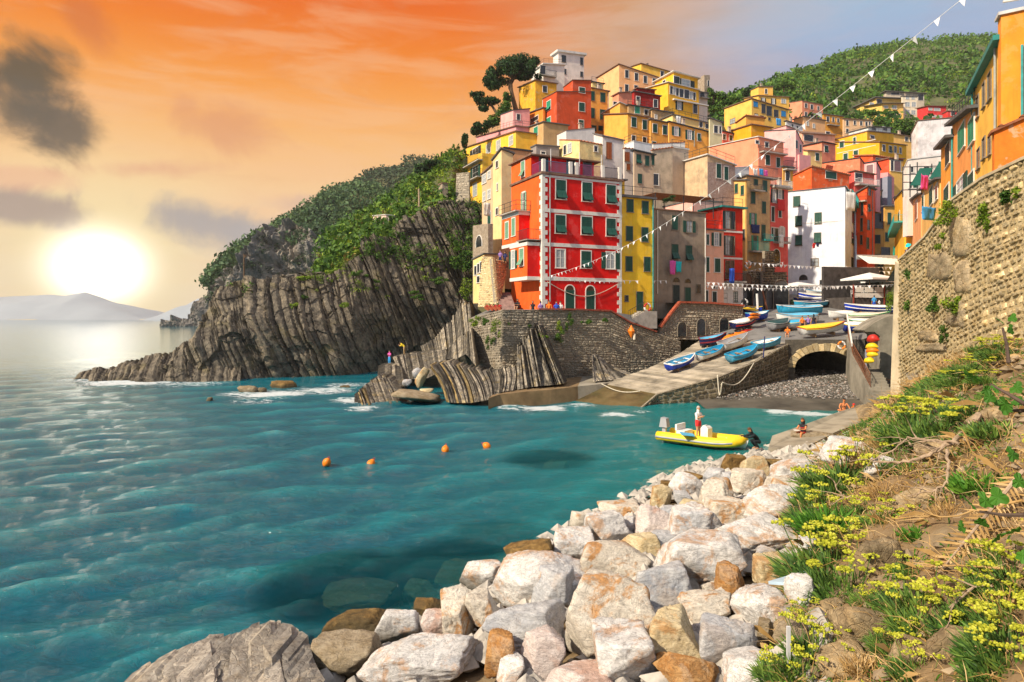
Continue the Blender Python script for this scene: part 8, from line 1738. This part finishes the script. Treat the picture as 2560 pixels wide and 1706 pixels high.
for i in range(8):m.hexa([(i*.78,0,0-.05*i),(i*.78+.7,0,-.05*i),(i*.78+.7,-2.4,-1.3-.02*i),(i*.78,-2.4,-1.3-.02*i),(i*.78,0,.04-.05*i),(i*.78+.7,0,.04-.05*i),(i*.78+.7,-2.4,-1.26-.02*i),(i*.78,-2.4,-1.26-.02*i)])
tag(m.build('canopy',cloth('white'),aw),kind='stuff')
m=MB();m.box(-.1,6.4,-.05,.05,-.5,.15);m.build('fixing_rail',bpaint('grey'),aw)
# cafe terrace: deck, white fence panels, banner, chairs
ct=empty('cafe_terrace',P(*rp('H',470,1010),82),R(14),'raised cafe terrace with white panels and red posts beside the street','terrace');m=MB();m.box(0,7.6,0,5,-.6,1.5);m.build('deck',mat('dark_terrace_side',(.07,.06,.055),.9,.3,2),ct)
m=MB();m.box(-.02,4.4,-.09,-.03,1.45,2.0);m.build('white_panel',M_frame,ct)
for i in range(3):m=MB();m.box(.3+i*1.4,1.5+i*1.4,-.06,-.02,2.1,2.75);m.build('fence_panel',M_frame,ct)
for x in(0,4.4,7.5):m=MB();m.box(x-.08,x+.08,-.16,-.10,-.6,3.0);m.build('post',mat('red_post_paint',(.30,.05,.03),.7),ct)
m=MB();m.box(-.4,8,4.6,5,-.6,5.5);m.build('back_wall',mat('dark_shop_front',(.05,.045,.045),.8,.4,1.5),ct)
def chair(lab,p,yaw):
    t=empty('cafe_chair',p,yaw,lab,'chair','white cafe chairs');w=M_whiterail
    m=MB();m.box(-.21,.21,-.21,.21,.43,.46);m.build('seat',w,t)
    for x in(-.19,.19):
        for y in(-.19,.19):m=MB();m.box(x-.015,x+.015,y-.015,y+.015,0,.43);m.build('leg',w,t)
    m=MB();pts=[(-.2,.2,.46),(-.2,.25,.8),(-.1,.27,.92),(.1,.27,.92),(.2,.25,.8),(.2,.2,.46)];m.tube(pts,.018,5);[m.bar((x,.21,.46),(x,.27,.9),.015)for x in(-.1,0,.1)];m.build('backrest',w,t);return t
c0=None
for i in range(9):
    loc=ct.location+Matrix.Rotation(R(14),3,'Z')@Vector((.8+.75*i,.8+.5*(i%2),1.5))
    if c0 is None:c0=chair('white cafe chair standing on the terrace behind the white panels',loc,R(20))
    else:c=copy_tree(c0);c.location=loc;c.rotation_euler=(0,0,R(20+40*i))
    (c0 if i==0 else c)['label']=ORD[i]+' white cafe chair from the left behind the white panels of the terrace'
# striped lifebuoys, flower pots, poles
def ring(lab,c,r0,yaw,cols=('white','red'),grp='lifebuoys'):
    t=empty('lifebuoy',c,yaw,lab,'lifebuoy',grp)
    for s in range(4):
        m=MB();m.tube([(r0*math.cos(a),0,r0*math.sin(a))for a in np.linspace(s*math.pi/2+.02,(s+1)*math.pi/2-.02,7)],r0*.28,7);m.build('segment',bpaint(cols[s%2]),t,True)
ring('pink and white lifebuoy on the stair landing of the yellow house',h_pt(H_yel,'R','4',310,1440,.25),.38,R(25),('white','red'))
ring('orange lifebuoy on the post by the tunnel',P(*rp('B',2100,740),63.3),.32,0,('white','orange'))
ring('white lifebuoy leaning in the dark arch by the boats',P(*rp('I',580,1410),82),.42,R(20),('white','black'))
ring('cream lifebuoy on the wall below the tan tower balcony',P(*rp('I',640,730),90),.45,R(20),('white','orange'))
rs=random.Random(9)
for i in range(12):
    x,y=300+i*14,118+8*(i%3);g=pa(x,y+22,lineR if x>485 else lineL)+Vector((.1,.5,.0));t=empty('flower_pot',g,0,ORD[i]+' red flower pot from the left on the promenade wall end','flower pot','flower pots on the promenade wall end');m=MB();m.lathe([(.10,0),(.15,.26),(.17,.26),(.17,.31),(.12,.31)],10);m.build('pot',mat('terracotta_pot',(.42,.10,.045),.8,.2,5),t);V_,F_=leafcloud([(0,0,.42)],[.16],40,.05,i);link('flowers',npmesh('flowers',V_,F_,cloth('red')if i%3 else G_mid,False),t)
def pole(lab,a,b_,r,mt,nm='pole'):m=MB();m.tube([Vector((0,0,0)),Vector(b_)-Vector(a)],r,7);return tag(m.build(nm,mt,None,False,a),lab,'pole')
pc_=empty('utility_pole',P(610,706,86),0,'bare wooden pole with a crossbar on the cliff rim','pole');k=86/F;m=MB();m.tube([(0,0,0),(0,0,70*k)],.10,7);m.build('post',M_bark,pc_);m=MB();m.bar((-.1,0,68*k),(.8,0,67.5*k),.06);m.bar((0,0,63*k),(.25,0,65*k),.25);m.build('crossbar',M_bark,pc_)
pole('wooden pole standing in the terraced garden',P(*rp('9',1525,625),106),P(*rp('9',1520,345),106),.14,M_twig)
pole('white pole leaning in the dark arch behind the boats',P(*rp('I',815,1520),83),P(*rp('I',800,1245),83),.14,M_whiterail)
pole('rusty beam leaning on the rock behind the boats',P(*rp('I',990,1560),84),P(*rp('I',890,1160),86),.12,mat('rusty_railing',(.20,.075,.035),.8,.4,6))
pole('blue post beside the turquoise boat on the slipway',P(*rp('B',1215,880),60.8),P(*rp('B',1230,640),60.8),.05,bpaint('navy'))
sg=MB();g0=P(*rp('M',60,1030),12.2);a,b_,c=P(*rp('M',48,1025),12.0),P(*rp('M',262,962),13.0),P(*rp('M',262,1038),12.0);up=Vector((0,.02,.05));sg.add([v-g0 for v in(a,b_,c)]+[v-g0+up for v in(a,b_,c)],[(2,1,0),(3,4,5),(0,1,4,3),(1,2,5,4),(2,0,3,5)]);tag(sg.build('pale_board',mat('pale_blue_board_paint',(.45,.58,.68),.5,.08,3),None,False,g0),'pale blue triangular board sticking out of the sea fennel','board')
tag((lambda m:(m.box(-.025,.025,-.02,.02,-.3,.55),m.build('stake',mat('white_stake_paint',(.55,.56,.58),.7),None,False,mloc(158,1470)))[1])(MB()),'white stake planted beside the tan lichen slab','stake')
# dark strata of vaults behind the boats under the tan tower house
rk=empty('rock_buttress',(0,0,0),0,'dark rock and masonry buttress with arched caves behind the boats','rock');ip=lambda x,y,Y:P(*rp('I',x,y),Y);st=[]
for(x0,x1,y0,y1,Y)in((540,900,840,1560,87),(900,1330,860,1560,88),(940,1110,480,860,90)):st+=rubble(rk,ip(x0,y1,Y),ip(x1,y1,Y+2),ip(x0,y0,Y),ip(x1,y0,Y+2),.6,.3,M_st,seed=int(x0),gap=.2,proud=(.05,.3))
place_stones(rk,st,[rockmat('dark_buttress_stone',(.05,.04,.03),(.13,.11,.08),(.26,.22,.16),(.2,.12,.05),1.6,None,.4,.8)],90)
for(x,y,w,h,Y)in((600,1200,1.6,4.6,86.6),(820,1330,1.8,3.4,86.6),(1210,1300,2.4,4.4,87.4),(1040,1350,1.6,3.2,87)):
    base,kids=win_meshes('a','k',q(w),q(h),False);link('cave_opening',base,rk,ip(x,y,Y)-Vector((0,.35,h*.5)),R(20))  # shade of the cave mouth painted as a flat dark pane
# huts in the terraced garden
house('small white pink hut in the terraced garden','9',1215,108,1092,1325,590,690,S(236,200,190),'d1150,640,22x60','dk1255,625,30x60',(30,60),yl=600,yr=600,roof='white',over=.15,rt=.12,down=2,terrain=False,name='garden_hut',cat='hut')
house('small yellow hut with a grey roof in the garden','9',1580,108,1515,1640,505,570,S(236,204,90),'','d1610,520,20x30',(20,30),yl=520,roof='grey',over=.2,down=2,terrain=False,name='garden_hut',cat='hut')
house('round pinkish stone shed under the yellow balcony house','9',1740,112,1705,1790,295,430,S(206,170,150),'','',roof='brown',over=.1,down=2,wk='stone',terrain=False,name='garden_shed',cat='shed')
gt=empty('garden_retaining_wall',(0,0,0),0,'stone retaining wall under the tall yellow end house','wall');st=rubble(gt,P(*rp('9',1860,520),113),P(*rp('9',1990,520),112),P(*rp('9',1870,200),115),P(*rp('9',1990,190),114),.7,.35,M_st,seed=77);place_stones(gt,st,[M_st[0]],60)
tl=empty('cliff_top_wall',(0,0,0),0,'grey rubble wall along the cliff top below the yellow end house','wall');st=rubble(tl,P(*rp('9',1880,640),104.5),P(*rp('9',2130,690),103.5),P(*rp('9',1740,535),104.5),P(*rp('9',2130,525),103.5),.7,.32,M_st,seed=78);place_stones(tl,st,[M_st[0]],60)
cw=empty('cliff_path_wall',(0,0,0),0,'low brick capped garden wall snaking along the cliff rim','wall');pts=[P(*rp('9',x,y),Y)for x,y,Y in((1285,825,100.5),(1310,750,101),(1420,690,102),(1520,645,103),(1640,585,103.5),(1745,540,104))]
for a_,b_ in zip(pts[:-1],pts[1:]):m=MB();m.bar(a_-Vector((0,0,.3)),b_-Vector((0,0,.3)),.35,.9);m.build('wall_run',M_st[1],cw);m=MB();m.bar(a_+Vector((0,-.02,.2)),b_+Vector((0,-.02,.2)),.42,.12);m.build('brick_cap',mat('red_brick_coping',(.36,.08,.04),.85,.4,4,.4,12),cw)
# steps and stone side wall left of the red house
ss=empty('promenade_steps',(0,0,0),0,'pinkish brick steps between the stone wall and the red house','stairs');S0,S1,S2,S3=J_(640,1350,68),J_(960,1350,67.5),J_(860,1060,73),J_(660,1080,73)
for i in range(9):
    a0,a1=i/9,(i+1)/9;p=[S0.lerp(S3,a0),S1.lerp(S2,a0),S1.lerp(S2,a1),S0.lerp(S3,a1)];z=p[2].z;m=MB();m.hexa([(v.x,v.y,5.5)for v in p]+[(v.x,v.y,z)for v in p]);m.build('step',mat('pink_step_brick',(.30,.19,.165),.9,.3,3,.3,9),ss)
sv=empty('stone_buttress',(0,0,0),0,'sunlit cream rubble wall between the small yellow house and the steps','wall');st=[]
st+=rubble(sv,J_(260,1330,72),J_(620,1330,69.5),J_(340,380,73.5),J_(530,390,71.5),.45,.22,M_wst,seed=81)
st+=rubble(sv,J_(620,1330,69.5),J_(700,1080,71.5),J_(530,420,71.5),J_(840,490,75),.45,.22,M_st,seed=82)
place_stones(sv,st,[M_wst[0]],120)
